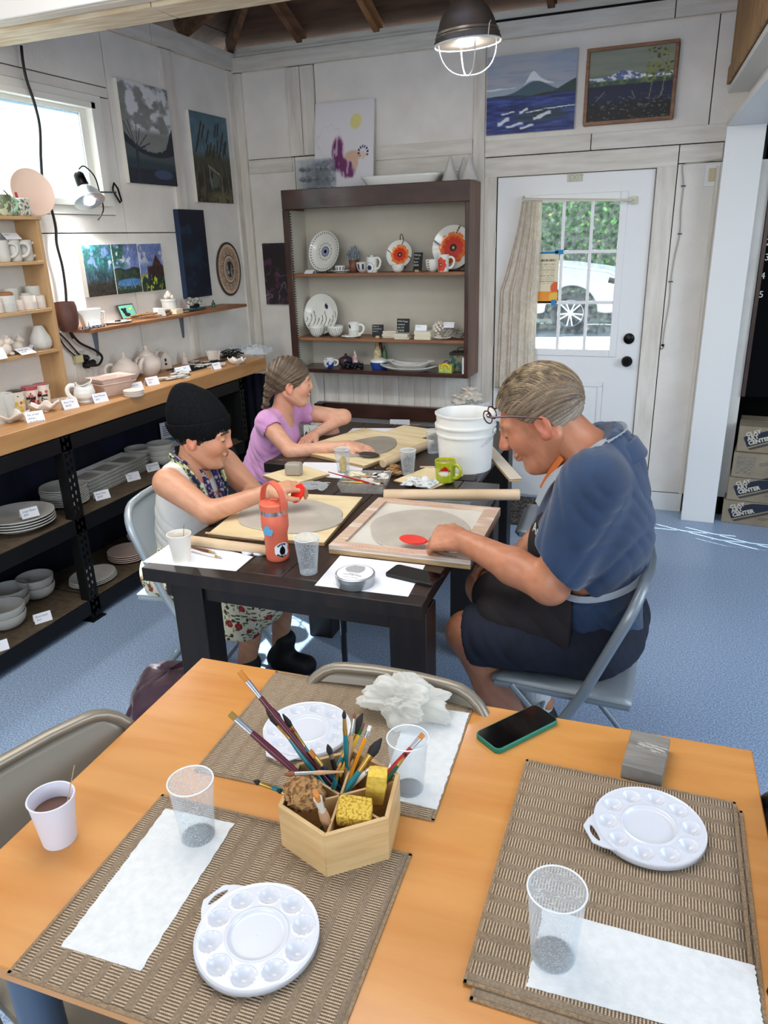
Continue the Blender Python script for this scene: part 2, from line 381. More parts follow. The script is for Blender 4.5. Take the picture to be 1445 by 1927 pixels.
for i in range(3):
    for j in range(3):
        x=GX0+(GX1-GX0)*i/3;z=GZ0+(GZ1-GZ0)*j/3
        MB().box(x+0.009,x+(GX1-GX0)/3-0.009,0.005,0.008,z+0.009,z+(GZ1-GZ0)/3-0.009).build('pane',M_doorglass,door_1,smooth=False)
# raised panel mouldings low on the door
for x0, x1 in ((0.16, 0.42), (0.47, 0.70)):
    for k, (z0, z1) in enumerate(((0.25, 0.80),)):
        q = MB()
        for(a,b,c_,d)in((x0,x1,z0,z0+0.03),(x0,x1,z1-0.03,z1),(x0,x0+0.03,z0+0.03,z1-0.03),(x1-0.03,x1,z0+0.03,z1-0.03)):q.box(a,b,-0.007,0,c_,d)
        q.box(x0+0.06,x1-0.06,-0.005,0,z0+0.06,z1-0.06)
        q.build('moulding', M_door, door_1, bevel=0.004)
M_black=mat('black_metal',(18,17,17),rough=0.28,metal=0.6)
def knob(z, r, deep):
    o=MB().lathe([(0,0),(r*1.15,0),(r*1.15,0.006),(r*0.5,0.010),(r*0.45,deep*0.5),(r*0.95,deep*0.62),(r,deep*0.8),(r*0.7,deep),(0,deep)],24).build('door_knob' if deep>0.03 else 'deadbolt',M_black,door_1,rot=(PI/2,0,0));return o
kx=ony(1179,681,4.78);knob(0,0.028,0.055).location=(kx.x-DX0,0.0,kx.z)
kx=ony(1183,638,4.78);knob(0,0.028,0.022).location=(kx.x-DX0,0.0,kx.z)
M_hinge=mat('painted_hinge',(205,203,198),rough=0.5,metal=0.2)
for z in(1.65,1.05,0.3):MB().lathe([(0.006,-0.045),(0.006,0.045)],8).build('hinge',M_hinge,door_1,loc=(-0.004,-0.018,z))

# --- big cross beam overhead at the near end, two stacked timbers
trim_2 = struct(thing('trim_2', None, None, (0, 0, 0)))
M_cream=mat('aged_cream_paint',(226,214,190),(200,180,146),rough=0.6,scale=6,stretch=(1,8,8),bump=0.15)
M_beam=mat('stained_white_beam',(224,218,206),(196,188,172),rough=0.6,scale=3,stretch=(1,6,6),lo=0.35,hi=0.75,detail=8,bump=0.2)
MB().box(XL,0.6,2.60,2.66,2.515,2.95).build('beam',M_beam,trim_2,bevel=0.004)
MB().box(XL,-1.95,2.664,2.83,2.50,2.56).build('plank',M_cream,trim_2,bevel=0.003)
MB().box(-1.946,0.6,2.664,2.83,2.50,2.56).build('plank',M_cream,trim_2,bevel=0.003)
MB().box(XL,0.6,2.585,2.60,2.52,2.62).build('fascia',M_white,trim_2,bevel=0.003)

# --- post and header of the bay on the right (slightly out of square, as in the photo)
trim_3 = struct(thing('trim_3', None, None, (0, 0, 0)))
MB().box(0.088,0.275,4.62,4.68,0,2.172).build('post',M_white,trim_3,bevel=0.003)
MB().box(0.095,0.115,4.68,4.80,0,2.172).build('post_side',M_white,trim_3,bevel=0.002)
def skew(x, y): return x - 0.0626 * (y - 4.736)
def hbox(x0, x1, y0, y1, z0, z1, nm, m, bev=0.003):
    vs=[(skew(x0,y0),y0,z0),(skew(x1,y0),y0,z0),(skew(x1,y1),y1,z0),(skew(x0,y1),y1,z0),(skew(x0,y0),y0,z1),(skew(x1,y0),y0,z1),(skew(x1,y1),y1,z1),(skew(x0,y1),y1,z1)]
    return MB().add(vs,[(0,3,2,1),(4,5,6,7),(0,1,5,4),(1,2,6,5),(2,3,7,6),(3,0,4,7)]).build(nm,m,trim_3,bevel=bev,smooth=False)
hbox(0.085,0.42,0.3,4.70,2.172,2.20,'soffit_board',M_white)
hbox(0.18, 0.36, 0.3, 4.79, 2.20, 2.345, 'header', M_white)
hbox(0.078,0.36,0.3,4.79,2.345,2.37,'soffit_board',M_white)
M_cedar=mat('raw_brown_plank',(176,138,92),(132,98,62),rough=0.7,scale=3,stretch=(6,9,0.8),lo=0.3,hi=0.7,detail=6,bump=0.3,bscale=16,bstretch=(6,6,1))
for k in range(14):hbox(0.074,0.098,4.75-0.16*(k+1)+0.003,4.75-0.16*k-0.002,2.38,3.15,'plank',M_cedar,0.002)
hbox(0.062,0.074,1.6,4.70,2.372,2.45,'trim_board',M_cedar,0.002)
hbox(0.098,0.12,0.3,4.79,2.37,3.3,'backing',M_dark,0)

# --- roof: dark boards and rafters rising from the wall plates
ceiling = struct(thing('ceiling', None, None, (0, 0, 0)))
SL = 0.43
def roofz_b(y): return 2.93 + SL * (4.8 - y)
nb = 15
for i in range(nb):  # boards of the back slope run along X
    y1 = 4.95 - i * 0.17; y0 = y1 - 0.165
    xl = XL + (4.8 - y1) * 1.0 - 0.1
    vs=[(xl,y0,roofz_b(y0)),(0.4,y0,roofz_b(y0)),(0.4,y1,roofz_b(y1)),(xl,y1,roofz_b(y1))]
    vs += [(a, b, c_ + 0.02) for a, b, c_ in vs]
    MB().add(vs,[(0,3,2,1),(4,5,6,7),(0,1,5,4),(1,2,6,5),(2,3,7,6),(3,0,4,7)]).build('board',M_roof,ceiling,smooth=False)
for i in range(nb):  # boards of the left slope run along Y
    x0=XL-0.15+i*0.17;x1=x0+0.165;zf=lambda x:2.93+SL*(x-XL)
    ye = 4.8 - (x0 - XL)
    vs=[(x0,2.6,zf(x0)),(x1,2.6,zf(x1)),(x1,ye,zf(x1)),(x0,ye,zf(x0))]
    vs += [(a, b, c_ + 0.02) for a, b, c_ in vs]
    MB().add(vs,[(0,3,2,1),(4,5,6,7),(0,1,5,4),(1,2,6,5),(2,3,7,6),(3,0,4,7)]).build('board',M_roof,ceiling,smooth=False)
def raft(p0,p1,m):MB().bar(p0,p1,0.04,0.09).build('rafter',m,ceiling,bevel=0.003)
for x,m in((-2.43,M_rafter),(-1.91,M_rafter_lit),(-1.39,M_rafter),(-0.87,M_rafter),(-0.35,M_rafter)):
    raft((x, 4.86, 2.865), (x, 3.2, 2.865 + SL * 1.66), m)
raft((XL,4.80,2.87),(XL+1.5,3.3,2.87+SL*1.5),M_rafter)
for y in(4.33,3.8):raft((XL-0.05,y,2.865),(XL+(4.8-y),y,2.865+SL*(4.85-y)),M_rafter)
# roof over the near half (never in view, it keeps the sky out)
MB().box(-3.2,3.9,-3.2,2.60,2.955,3.0).build('near_ceiling',M_white,ceiling,smooth=False)
# dim store beyond the bay
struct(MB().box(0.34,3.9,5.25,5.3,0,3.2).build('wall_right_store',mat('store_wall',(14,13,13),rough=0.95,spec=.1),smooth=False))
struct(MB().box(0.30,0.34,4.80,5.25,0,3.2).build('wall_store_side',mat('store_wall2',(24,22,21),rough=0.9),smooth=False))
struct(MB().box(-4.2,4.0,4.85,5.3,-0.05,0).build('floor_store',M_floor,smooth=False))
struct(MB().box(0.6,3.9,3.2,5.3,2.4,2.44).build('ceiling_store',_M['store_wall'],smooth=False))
# ================================================================== FURNITURE
# ---------- near table (warm maple top, turned 2.8 degrees)
M_maple=mat('orange_maple_veneer',(206,147,81),(190,125,58),rough=0.27,scale=2.2,stretch=(1.2,9,1),lo=0.3,hi=0.75,detail=7,dist=0.6,coat=0.25,bump=0.02,bscale=40)
M_maple_edge=mat('maple_edge',(182,116,52),(160,96,38),rough=0.35,scale=3,stretch=(1,9,9))
TR = math.radians(2.8); TA = Vector((-1.0, 1.268))
def tpt(u,v,z=0.752):  # u to the right along the far edge, v towards the photographer
    return Vector((TA.x+u*math.cos(TR)+v*math.sin(TR),TA.y+u*math.sin(TR)-v*math.cos(TR),z))
near_table=thing('table','orange-brown maple table in the foreground, laid with woven mats','table',tpt(0,0,0),TR)
TW, TD = 1.20, 0.79
MB().box(0,TW,-TD,0,0.722,0.750).build('tabletop',M_maple,near_table,bevel=0.003)
MB().box(0.05,TW-0.05,-TD+0.05,-0.05,0.66,0.722).build('apron',M_maple_edge,near_table)
M_tleg=mat('blue_grey_leg_paint',(88,104,124),rough=0.35,metal=0.3)
for x in (0.10, TW - 0.10):
    for y in (-0.10, -TD + 0.09):
        MB().lathe([(0.032,0.0),(0.034,0.02),(0.034,0.66)],20).build('leg',M_tleg,near_table,loc=(x,y,0))

# ---------- far work tables of dark stained planks
M_dkwood=mat('dark_walnut_plank',(58,42,34),(34,25,21),rough=0.35,scale=3,stretch=(7,0.9,5),lo=0.3,hi=0.7,detail=7,bump=0.15,bscale=14,bstretch=(6,1,1),coat=0.15)
M_dkleg=mat('dark_walnut_leg',(38,28,24),(22,17,15),rough=0.45,scale=4,stretch=(6,6,0.8),bump=0.1)
def plank_table(label, x0, x1, y0, y1, rz, legs=True):
    t=thing('work_table',label,'table',(x0,y0,0),rz)
    W = x1 - x0; D = y1 - y0; n = 6; pw = W / n
    for i in range(n):
        MB().box(i*pw+0.0012,(i+1)*pw-0.0012,0.062,D,0.71,0.75).build('plank',M_dkwood,t,bevel=0.002,bseg=1)
    MB().box(-0.004,W+0.004,0.0,0.06,0.706,0.75).build('end_board',M_dkleg,t,bevel=0.002)
    MB().box(0.04,W-0.04,0.05,D-0.05,0.64,0.708).build('apron',M_dkleg,t)
    for x in (0.125, W - 0.05):
        for y in (0.085, D - 0.08):
            MB().box(x-0.055,x+0.055,y-0.05,y+0.05,0,0.706).build('leg',M_dkleg,t,bevel=0.004)
    return t
plank_table('dark plank work table in the middle, nearer of the two pushed end to end',-1.483,-0.588,1.652,2.74,math.radians(2.0))
plank_table('dark plank work table at the back, under the white bucket and the far clay board',-1.70,-0.74,2.765,3.60,math.radians(1.0))
# black folding prop leg standing under the nearer table
pl_=thing('prop_stand','thin black metal folding prop standing under the dark table','stand',(-0.98,2.0,0))
a = onz(650, 1262, 0.06); b = on(643, 1128, 1, 1.9)
MB().tube([(a.x+0.98,a.y-2.0,0.0),(b.x+0.98,b.y-2.0,0.64)],0.011,8).build('tube',M_black,pl_)
MB().bar((b.x+0.99,b.y-2.0,0.64),(a.x*0.4+b.x*0.6+0.99,a.y*0.4+b.y*0.6-2.0,0.40),0.006,0.02).build('brace',M_black,pl_)

# ---------- folding chairs
def chair_mats(tagn, c, cs):
    return mat(tagn+'_frame',c,rough=0.33,metal=0.35,bump=0.02,scale=50),mat(tagn+'_panel',cs,rough=0.4,metal=0.15,bump=0.02,scale=50)
M_cap = mat('grey_rubber', (70, 74, 80), rough=0.7)
def bx_(z):   # x of the back tube at height z
    return 0.17-0.52*z if z<0.46 else(0.17-0.2392-0.40*(z-0.46))
def make_chair(label, mats, group, loc, rz):
    fm,pm=mats;t=thing('folding_chair',label,'chair',loc,rz,group)
    pts = []; hw = 0.215; ht = 0.79; r = 0.10
    zs=[0.0,0.15,0.30,0.42,0.46,0.50,0.56,0.62,ht-r]
    for z in zs: pts.append((bx_(z), -hw, z))
    for i in range(1, 7):
        a=PI/2*i/6;pts.append((bx_(ht-r+r*math.sin(a)),-hw+r*(1-math.cos(a)),ht-r+r*math.sin(a)))
    for k in(-0.05,0.05):pts.append((bx_(ht)-0.008,k,ht))
    for i in range(0, 7):
        a=PI/2*(1-i/6);pts.append((bx_(ht-r+r*math.sin(a)),hw-r*(1-math.cos(a)),ht-r+r*math.sin(a)))
    for z in reversed(zs[:-1]): pts.append((bx_(z), hw, z))
    MB().tube(pts,0.0125,12,squash=1.25).build('frame',fm,t)
    # backrest panel with rounded top, slightly dished
    def bp(u, v):
        z = 0.55 + v * (ht - 0.012 - 0.55); w = hw - 0.006
        if z>ht-r:dz=z-(ht-r);w=hw-r-0.006+math.sqrt(max(0,r*r-dz*dz))
        y=(u*2-1)*w;return(bx_(z)-0.022*(1-(y/hw)**2)+0.004,y,z)
    MB().grid(18,14,bp).build('backrest',pm,t,solid=0.006)
    # seat
    def sp(u, v):
        x=-0.20+0.40*v;y=(u*2-1)*(0.195-0.012*v);e=max(abs(u*2-1)**6,abs(v*2-1)**6)
        x = -0.20 + 0.40 * v
        cr=0.05;return(x,y,0.448-0.014*(1-abs(u*2-1)**3)*(1-abs(v*2-1)**4)-0.012*e)
    MB().grid(16, 16, sp).build('seat', pm, t, solid=0.012)
    rim=[(-0.19,-0.19,0.425),(0.19,-0.18,0.425),(0.205,-0.15,0.425),(0.205,0.15,0.425),(0.19,0.18,0.425),(-0.19,0.19,0.425)]
    MB().tube(rim,0.010,8,closed=True).build('seat_rim',fm,t)
    for s in (-1, 1):
        MB().tube([(0.14,s*0.185,0.43),(-0.05,s*0.187,0.22),(-0.235,s*0.19,0.0)],0.0105,10).build('leg',fm,t)
        MB().lathe([(0.016,0),(0.016,0.035),(0.0125,0.045)],12).build('foot_cap',M_cap,t,loc=(-0.235+0.012,s*0.19,0))
        MB().lathe([(0.018,0),(0.018,0.03),(0.014,0.04)],12).build('foot_cap',M_cap,t,loc=(0.165,s*hw,0))
        MB().lathe([(0,-0.006),(0.008,-0.006),(0.008,0.006),(0,0.006)],10).build('rivet',fm,t,loc=(bx_(0.3),s*0.203,0.30),rot=(PI/2,0,0))
    MB().tube([(-0.19,-0.19,0.055),(-0.19,0.19,0.055)],0.007,8).build('stretcher',fm,t)
    MB().tube([(bx_(0.14),-hw,0.14),(bx_(0.14),hw,0.14)],0.007,8).build('stretcher',fm,t)
    return t
G_=chair_mats('cool_grey',(128,136,142),(150,158,164));B_=chair_mats('beige_grey',(140,132,118),(142,134,120));D_=chair_mats('charcoal',(44,46,48),(40,42,44));L_=chair_mats('pale_grey',(170,180,186),(176,186,192))
make_chair('pale grey metal folding chair under the teen in the black beanie',L_,None,(-1.665,2.215,0),math.radians(8))
make_chair('grey metal folding chair the man in the navy shirt sits on',G_,None,(-0.235,2.062,0),math.radians(180))
make_chair('beige-grey folding chair pushed against the left end of the maple table',B_,None,(-0.885,0.765,0),math.radians(-15))
make_chair('grey folding chair tucked behind the far edge of the maple table',B_,None,(-0.50,1.085,0),math.radians(-88))
make_chair('charcoal folding chair, just a sliver at the right edge of the picture',D_,None,(0.03,1.02,0),math.radians(176))
make_chair('dark metal folding chair under the girl in the pink top',D_,None,(-2.03,3.10,0),math.radians(12))
make_chair('empty grey folding chair beyond the bucket, between the far table and the door',G_,None,(-0.42,3.25,0),math.radians(184))

# ---------- black slotted steel rack along the left wall with its thick pine counter
M_rack=mat('black_rack_steel',(10,10,11),rough=0.5,metal=0.2)
M_shelfboard=mat('brown_particle_board',(98,84,66),(80,67,52),rough=0.75,scale=40,detail=3,bump=0.1)
M_pine=mat('honey_pine',(196,148,96),(168,118,70),rough=0.45,scale=3.0,stretch=(8,0.8,5),lo=0.3,hi=0.75,detail=6,dist=0.5,bump=0.08,bscale=20)
M_pinelight=mat('pale_pine',(198,162,118),(174,136,92),rough=0.55,scale=3.0,stretch=(6,1.2,1.2),lo=0.3,hi=0.75,detail=6,bump=0.08)
CX0, CX1, CY1, CT = -2.925, -2.50, 4.20, 0.985
rack=thing('storage_rack','black slotted steel rack along the left wall under the pine counter','rack',(-2.5,0,0))
for y in (1.0, 2.40, 3.86):
    # angle post with keyhole slots in its faces: built as strips between slots
    q=MB();q.box(-0.006,0.0,y,y+0.012,0,0.90);q.box(-0.006,0.0,y+0.048,y+0.062,0,0.90);q.box(-0.006,0.0,y+0.026,y+0.034,0,0.90)
    for k in range(24):
        z=0.9*k/24;q.box(-0.006,0.0,y+0.012,y+0.026,z,z+0.018);q.box(-0.006,0.0,y+0.034,y+0.048,z+0.01,z+0.028)
    q.box(-0.05, -0.006, y, y + 0.004, 0, 0.90)
    q.build('post', M_rack, rack, smooth=False)
    MB().box(-0.42,-0.40,y,y+0.05,0,0.9).build('post',M_rack,rack,smooth=False)
    MB().box(-0.06,0.015,y-0.015,y+0.075,0,0.006).build('foot_plate',M_rack,rack,smooth=False)
for z in (0.105, 0.515):
    for y0, y1 in ((1.0, 2.46), (2.40, 3.92)):
        MB().box(-0.41,-0.008,y0+0.07,y1-0.01,z-0.012,z).build('shelf',M_shelfboard,rack,smooth=False)
    MB().box(-0.008,0.0,1.0,3.92,z-0.07,z+0.002).build('beam',M_rack,rack,bevel=0.001)
MB().box(-0.008,0.0,1.0,3.92,0.835,0.90).build('beam',M_rack,rack,bevel=0.001)
MB().box(-0.41,0.0,3.90,3.92,0.3,0.9).build('end_plate',M_rack,rack,smooth=False)
counter=thing('counter','thick honey pine counter plank lying on the black rack','counter',(0,0,0))
MB().box(CX0,CX1,0.6,CY1,0.905,CT).build('board',M_pine,counter,bevel=0.004)
cloth=MB();cloth.grid(160,2,lambda u,v:(-2.905+0.008*math.sin(u*90)+0.004*math.sin(u*217),0.6+u*3.62,0.01+v*0.89))
cl=cloth.build('backdrop_cloth',M_navy,None,solid=0.003);tag(cl,'dark navy cloth hung behind the rack shelves','cloth')
cloth=MB();cloth.grid(60,2,lambda u,v:(-2.915+u*0.50,4.24+0.008*math.sin(u*50),0.01+v*0.86))
cl=cloth.build('side_cloth',M_navy,None,solid=0.003);tag(cl,'dark navy cloth hanging in the back corner beside the girl','cloth')

# ---------- wall shelf with steel brackets
M_board2=mat('reddish_brown_shelf',(160,112,76),(132,86,54),rough=0.5,scale=3,stretch=(8,1,5),bump=0.05)
ws=thing('wall_shelf','narrow reddish-brown shelf board on steel brackets below the three landscapes','shelf',(XL+0.012,2.955,1.30))
e = onz(186, 621, 1.29); e2 = onz(425, 577, 1.29)
WSX = 0.20
MB().box(0,WSX,0,1.44,-0.018,0).build('board',M_board2,ws,bevel=0.002)
M_steel=mat('grey_steel',(120,132,146),rough=0.4,metal=0.6)
for y in (0.22, 0.98):
    q=MB();q.prism([(-0.022,0),(0.022,0),(0.007,-0.15),(-0.007,-0.15)],0.0,0.008,Matrix.Translation((0.0,y,-0.018))@Matrix.Rotation(PI/2,4,'Z')@Matrix.Rotation(PI/2,4,'X'));q.box(0,0.14,y-0.012,y+0.012,-0.022,-0.018)
    q.build('bracket', M_steel, ws, bevel=0.001)

# ---------- pine display unit standing on the counter
du=thing('display_shelf','open pine shelf unit standing on the counter by the window','shelf',(XL+0.012,1.75,CT))
DU_Y = 2.80 - 1.75; DU_D = 0.135
MB().box(0,DU_D,DU_Y-0.02,DU_Y,0,0.82).build('side',M_pinelight,du,bevel=0.0015)
MB().box(0,DU_D,0,0.02,0,0.82).build('side',M_pinelight,du,bevel=0.0015)
DUZ = [0.232, 0.425, 0.63]
# ================================================================== THINGS ON THE WALLS
M_paint=matcol('canvas_paint',rough=0.55,bump=0.25,bscale=90)
M_canvas=mat('bare_canvas_edge',(222,218,208),rough=0.8,bump=0.1,scale=200)
M_print = matcol('printed_card', rough=0.6)
def canvas(name,label,loc,w,h,th,rz,fn,n=(110,130),edge=None,tilt=0.0,cat='painting',group=None):
    t = thing(name, label, cat, loc, rz, group)
    if tilt: t.rotation_euler = (tilt, 0, rz)
    MB().box(0,w,-th,0,0,h).build('stretched_canvas',edge or M_canvas,t,bevel=0.0015)
    paint_sheet('painted_face',w,h,n[0],n[1],fn,M_paint,t,y=-th-0.0006)
    return t
def c3(c,like):return np.ones(like.shape+(3,))*np.array(c,float)
def line(u, v, p, q, w):
    p=np.array(p,float);q=np.array(q,float);d=q-p;L=(d**2).sum()+1e-9
    t=np.clip(((u-p[0])*d[0]+(v-p[1])*d[1])/L,0,1)
    return ss(w,w*0.5,np.hypot(u-p[0]-t*d[0],v-p[1]-t*d[1]))
def ell(u, v, cx, cy, rx, ry, soft=0.15, a=0.0):
    x=u-cx;y=v-cy;ca,sa=math.cos(a),math.sin(a)
    return ss(1+soft,1-soft,np.hypot((x*ca+y*sa)/rx,(-x*sa+y*ca)/ry))

def p_grey(u, v):
    c=c3((128,131,128),u)+(fbm(u*3,v*14,3,2)[...,None]-.5)*22
    cl=fbm(u*5+3,v*8,5,5);band=ss(.45,.6,v)*(.55+.45*np.sin(v*25+u*4))
    c=blend(c,ss(.50,.66,cl+.16*band-.04)*ss(.5,.58,v),(212,214,218))
    r=.50-.62*u+.55*u**2+.0+.16*ss(.8,1,u)*1.0+.02*vnoise(u*30,u*0,3)
    c = blend(c, ss(.0, -.01, v - r), (34, 40, 50))
    r2=.42-.42*u+.33*u*u;c=blend(c,ss(.0,-.01,v-r2),(72,84,88)+np.zeros(3))
    c=blend(c,ss(.30,.22,v+.04*u),(44,60,66));c=blend(c,fbm(u*20,v*20,3,9)*ss(.32,.1,v)*.8,(54,66,72))
    c=blend(c,ss(.17,.14,v),(34,40,52));c=blend(c,ell(u,v,.72,.11,.2,.05),(66,78,112))
    c=blend(c,line(u,v,(.2,0),(.22,.36),.03),(44,48,62))
    for p in((.1,.62),(.32,.55),(.45,.5),(.5,.42),(.15,.5),(.02,.6),(.4,.38),(.26,.6)):c=blend(c,line(u,v,(.22,.34),p,.008),(50,54,66))
    return c
def p_cattail(u, v):
    c=c3((72,104,118),u)+(fbm(u*4,v*10,4,8)[...,None]-.5)*40
    c=blend(c,ss(.62,.52,v+.05*np.sin(u*9)),(66,68,52));c=blend(c,ss(.5,.25,v),(38,38,30))
    c=blend(c,ss(.5,.62,fbm(u*22,v*8,4,3))*ss(.6,.3,v),(84,78,54))
    R = np.random.default_rng(3)
    for i in range(17):
        x=.1+.85*R.random();y=.62+.33*R.random();dx=.03+.05*R.random()
        c=blend(c,line(u,v,(x,y),(x-dx*1.2,y-.13),.022),(34,26,26));c=blend(c,line(u,v,(x-dx*1.2+.06,y-.11),(x+.12,.3),.006),(46,50,40))
    c=blend(c,line(u,v,(.38,.42),(.66,.33),.012),(150,148,132));c=blend(c,ell(u,v,.50,.26,.13,.09,.1),(84,88,78))
    c=blend(c,line(u,v,(.4,.42),(.42,.16),.012),(140,140,126));c=blend(c,ell(u,v,.45,.32,.03,.04),(16,18,16));c=blend(c,line(u,v,(.70,.33),(.72,.1),.01),(120,118,100))
    c=blend(c,ell(u,v,.65,.06,.35,.07,.5),(104,98,66));c=blend(c,ss(.5,.7,fbm(u*30,v*30,3,4))*ss(.16,0,v),(30,26,22));return c
def trip(u, v, k):
    c=c3((120,140,196),u)+(fbm(u*4,v*6,4,k)[...,None]-.5)*40
    c=blend(c,ss(.52,.62,fbm(u*4+k*3,v*5,4,30+k))*ss(.5,.7,v),(214,218,226))
    if k == 0:
        m=ss(.46,.54,fbm(u*7,v*6,4,13)+.15*ss(.9,.6,u)+.1*ss(.9,.5,v));c=blend(c,m,(44,92,92));c=blend(c,ss(.55,.62,fbm(u*14,v*12,3,14))*ss(.5,.7,v),(64,140,150))
        c=blend(c,ss(.62,.4,v+.1*vnoise(u*9,v*0,1)),(34,58,66));c=blend(c,ss(.5,.7,fbm(u*30,v*8,3,5))*ss(.6,.2,v),(84,110,130));c=blend(c,ss(.34,.2,v),(46,40,32))
    if k == 1:
        c=blend(c,ss(.46,.52,fbm(u*6,v*6,3,17))*ss(.6,.3,u)*ss(.45,.6,v),(48,98,84));c=blend(c,ss(.52,.50,v-.02*np.sin(u*10)),(38,52,46))
        c=blend(c,ss(.5,.68,fbm(u*26,v*14,3,6))*ss(.5,.42,v),(60,84,50));c=blend(c,ell(u,v,.55,.22,.5,.08,.2),(70,122,178));c=blend(c,ss(.6,.7,fbm(u*30,v*30,2,8))*ss(.26,.1,v),(170,200,220));c=blend(c,ss(.12,.06,v),(34,60,44))
    if k == 2:
        roof=(v<.78-1.1*np.abs(u-.72)-.15*(u<.72)*(.72-u))&(v>.1);c=blend(c,(roof&(v>.42)).astype(float),(74,44,38));c=blend(c,((u>.3)&(v<.55)).astype(float)*ss(.55,.5,v),(58,36,34))
        c=blend(c,ss(.42,.3,v+.08*vnoise(u*12,v*5,6)),(32,54,40));c=blend(c,ss(.64,.70,fbm(u*16,v*12,2,40))*ss(.45,.3,v),(196,196,60))
    return c*.86+(fbm(u*34,v*26,3,k+50)[...,None]-.55)*60
def p_navy(u, v):
    c=c3((13,19,38),u);c=blend(c,ss(.5,.8,fbm(u*3,v*9,5,3))*.8,(26,54,78));return blend(c,ell(u,v,.35,.45,.25,.08,.9)*.5,(30,66,84))
def p_violet(u, v):
    c=c3((30,18,24),u);c=blend(c,ss(.55,.66,fbm(u*6,v*10,5,3)),(76,38,66));return blend(c,ss(.035,.0,np.abs(fbm(u*4,v*7,4,8)-.5))*ss(.8,.3,v),(140,120,130))
def p_sea(u, v):
    c=c3((150,164,186),u);c=blend(c,ss(.3,.8,fbm(u*2.5,v*9,4,2))*.8,(176,176,182));c=blend(c,ss(.62,.72,fbm(u*3,v*22,3,6))*.4,(132,140,156))
    def mt(r, col, e=.006):
        nonlocal c; c = blend(c, ss(e, -e, v - r), col)
    n1 = .02 * fbm(u * 14, u * 0, 4, 1)
    mt(.55+.07*u+n1,(150,166,182));pk=.58+n1+.145*np.exp(-((u-.52)/.07)**2)+.06*np.exp(-((u-.62)/.12)**2);mt(pk,(226,228,232))
    mt(.555+.05*u+.02*fbm(u*20,v*20,3,4)+.06*np.exp(-((u-.52)/.1)**2),(158,172,186));mt(.49+.155*np.exp(-((u-.56)/.2)**2),(66,92,104));mt(.46+.03*np.sin(u*6)+.19*ss(.55,1.05,u),(46,66,62))
    mt(.475+.02*np.sin(u*11)+.03*(u>.9),(44,48,40));mt(.465+.012*np.sin(u*7+1),(38,58,124),.004)
    w=fbm(u*5,v*42,4,9);c=blend(c,ss(.5,.7,w)*ss(.46,.44,v)*.75,(74,96,160));c=blend(c,ss(.5,.3,w)*ss(.45,.44,v)*.7,(18,28,78))
    for cx,cy,rx,ry in((.62,.20,.30,.07),(.75,.29,.3,.02)):c=blend(c,ell(u,v,cx,cy,rx,ry,.5)*.7,(40,60,56))
    for cx,cy,L,s in((.20,.155,.07,.03),(.33,.10,.10,.018),(.47,.07,.08,.016),(.43,.275,.05,.02),(.66,.205,.08,.025),(.6,.185,.06,.02),(.85,.29,.2,.007),(.25,.26,.08,.01),(.55,.26,.1,.008)):
        yy=cy+s*np.sin((u-cx)/L*2.2)+.012*fbm(u*40,v*40,3,5);c=blend(c,ss(s*1.3,s*.5,np.abs(v-yy))*ss(1.15,.8,np.abs(u-cx)/L),(214,220,226))
    c=blend(c,(ell(u,v,.055,.035,.02,.02,.2)),(120,50,50));return c
def p_lake(u, v):
    c=c3((120,126,108),u);c=blend(c,ss(.35,.7,fbm(u*2,v*16,3,3)),(98,108,96));c=blend(c,ss(.55,.75,v)*.5,(150,154,138))
    r=.60+.05*fbm(u*9,u*0,4,2)+.08*np.exp(-((u-.42)/.14)**2);c=blend(c,ss(.006,-.006,v-r),(92,106,150));c=blend(c,ss(.006,-.006,v-r)*ss(.48,.56,fbm(u*22+v*14,v*26,4,6)),(222,226,232))
    c=blend(c,ss(.585,.56,v),(56,80,60));c=blend(c,ss(.50,.62,fbm(u*30,v*20,3,9))*ss(.6,.56,v)*.7,(110,130,80));c=blend(c,ss(.52,.49,v),(24,30,62));c=blend(c,ss(.36,.24,v+.08*fbm(u*8,v*8,3,1)),(12,12,14))
    c=blend(c,ss(.62,.72,fbm(u*26+v*9,v*40,3,13))*ss(.42,.3,v)*.8,(112,110,112));R=np.random.default_rng(5)
    for p,q in(((.88,.3),(.93,.95)),((.92,.5),(.8,.72)),((.74,.3),(.77,.62)),((.1,.3),(.2,.42)),((.93,.7),(.75,.95)),((.57,.3),(.53,.4)),((.85,.27),(.9,.4))):c=blend(c,line(u,v,p,q,.007),(120,124,92))
    for i in range(95):
        x,y=(.7+.3*R.random(),.55+.42*R.random())if i<70 else(.68+.12*R.random(),.5+.22*R.random())
        c=blend(c,ell(u,v,x,y,.012,.02,.3,R.random()*3),(126,136,62)if R.random()<.6 else(66,74,36))
    return c
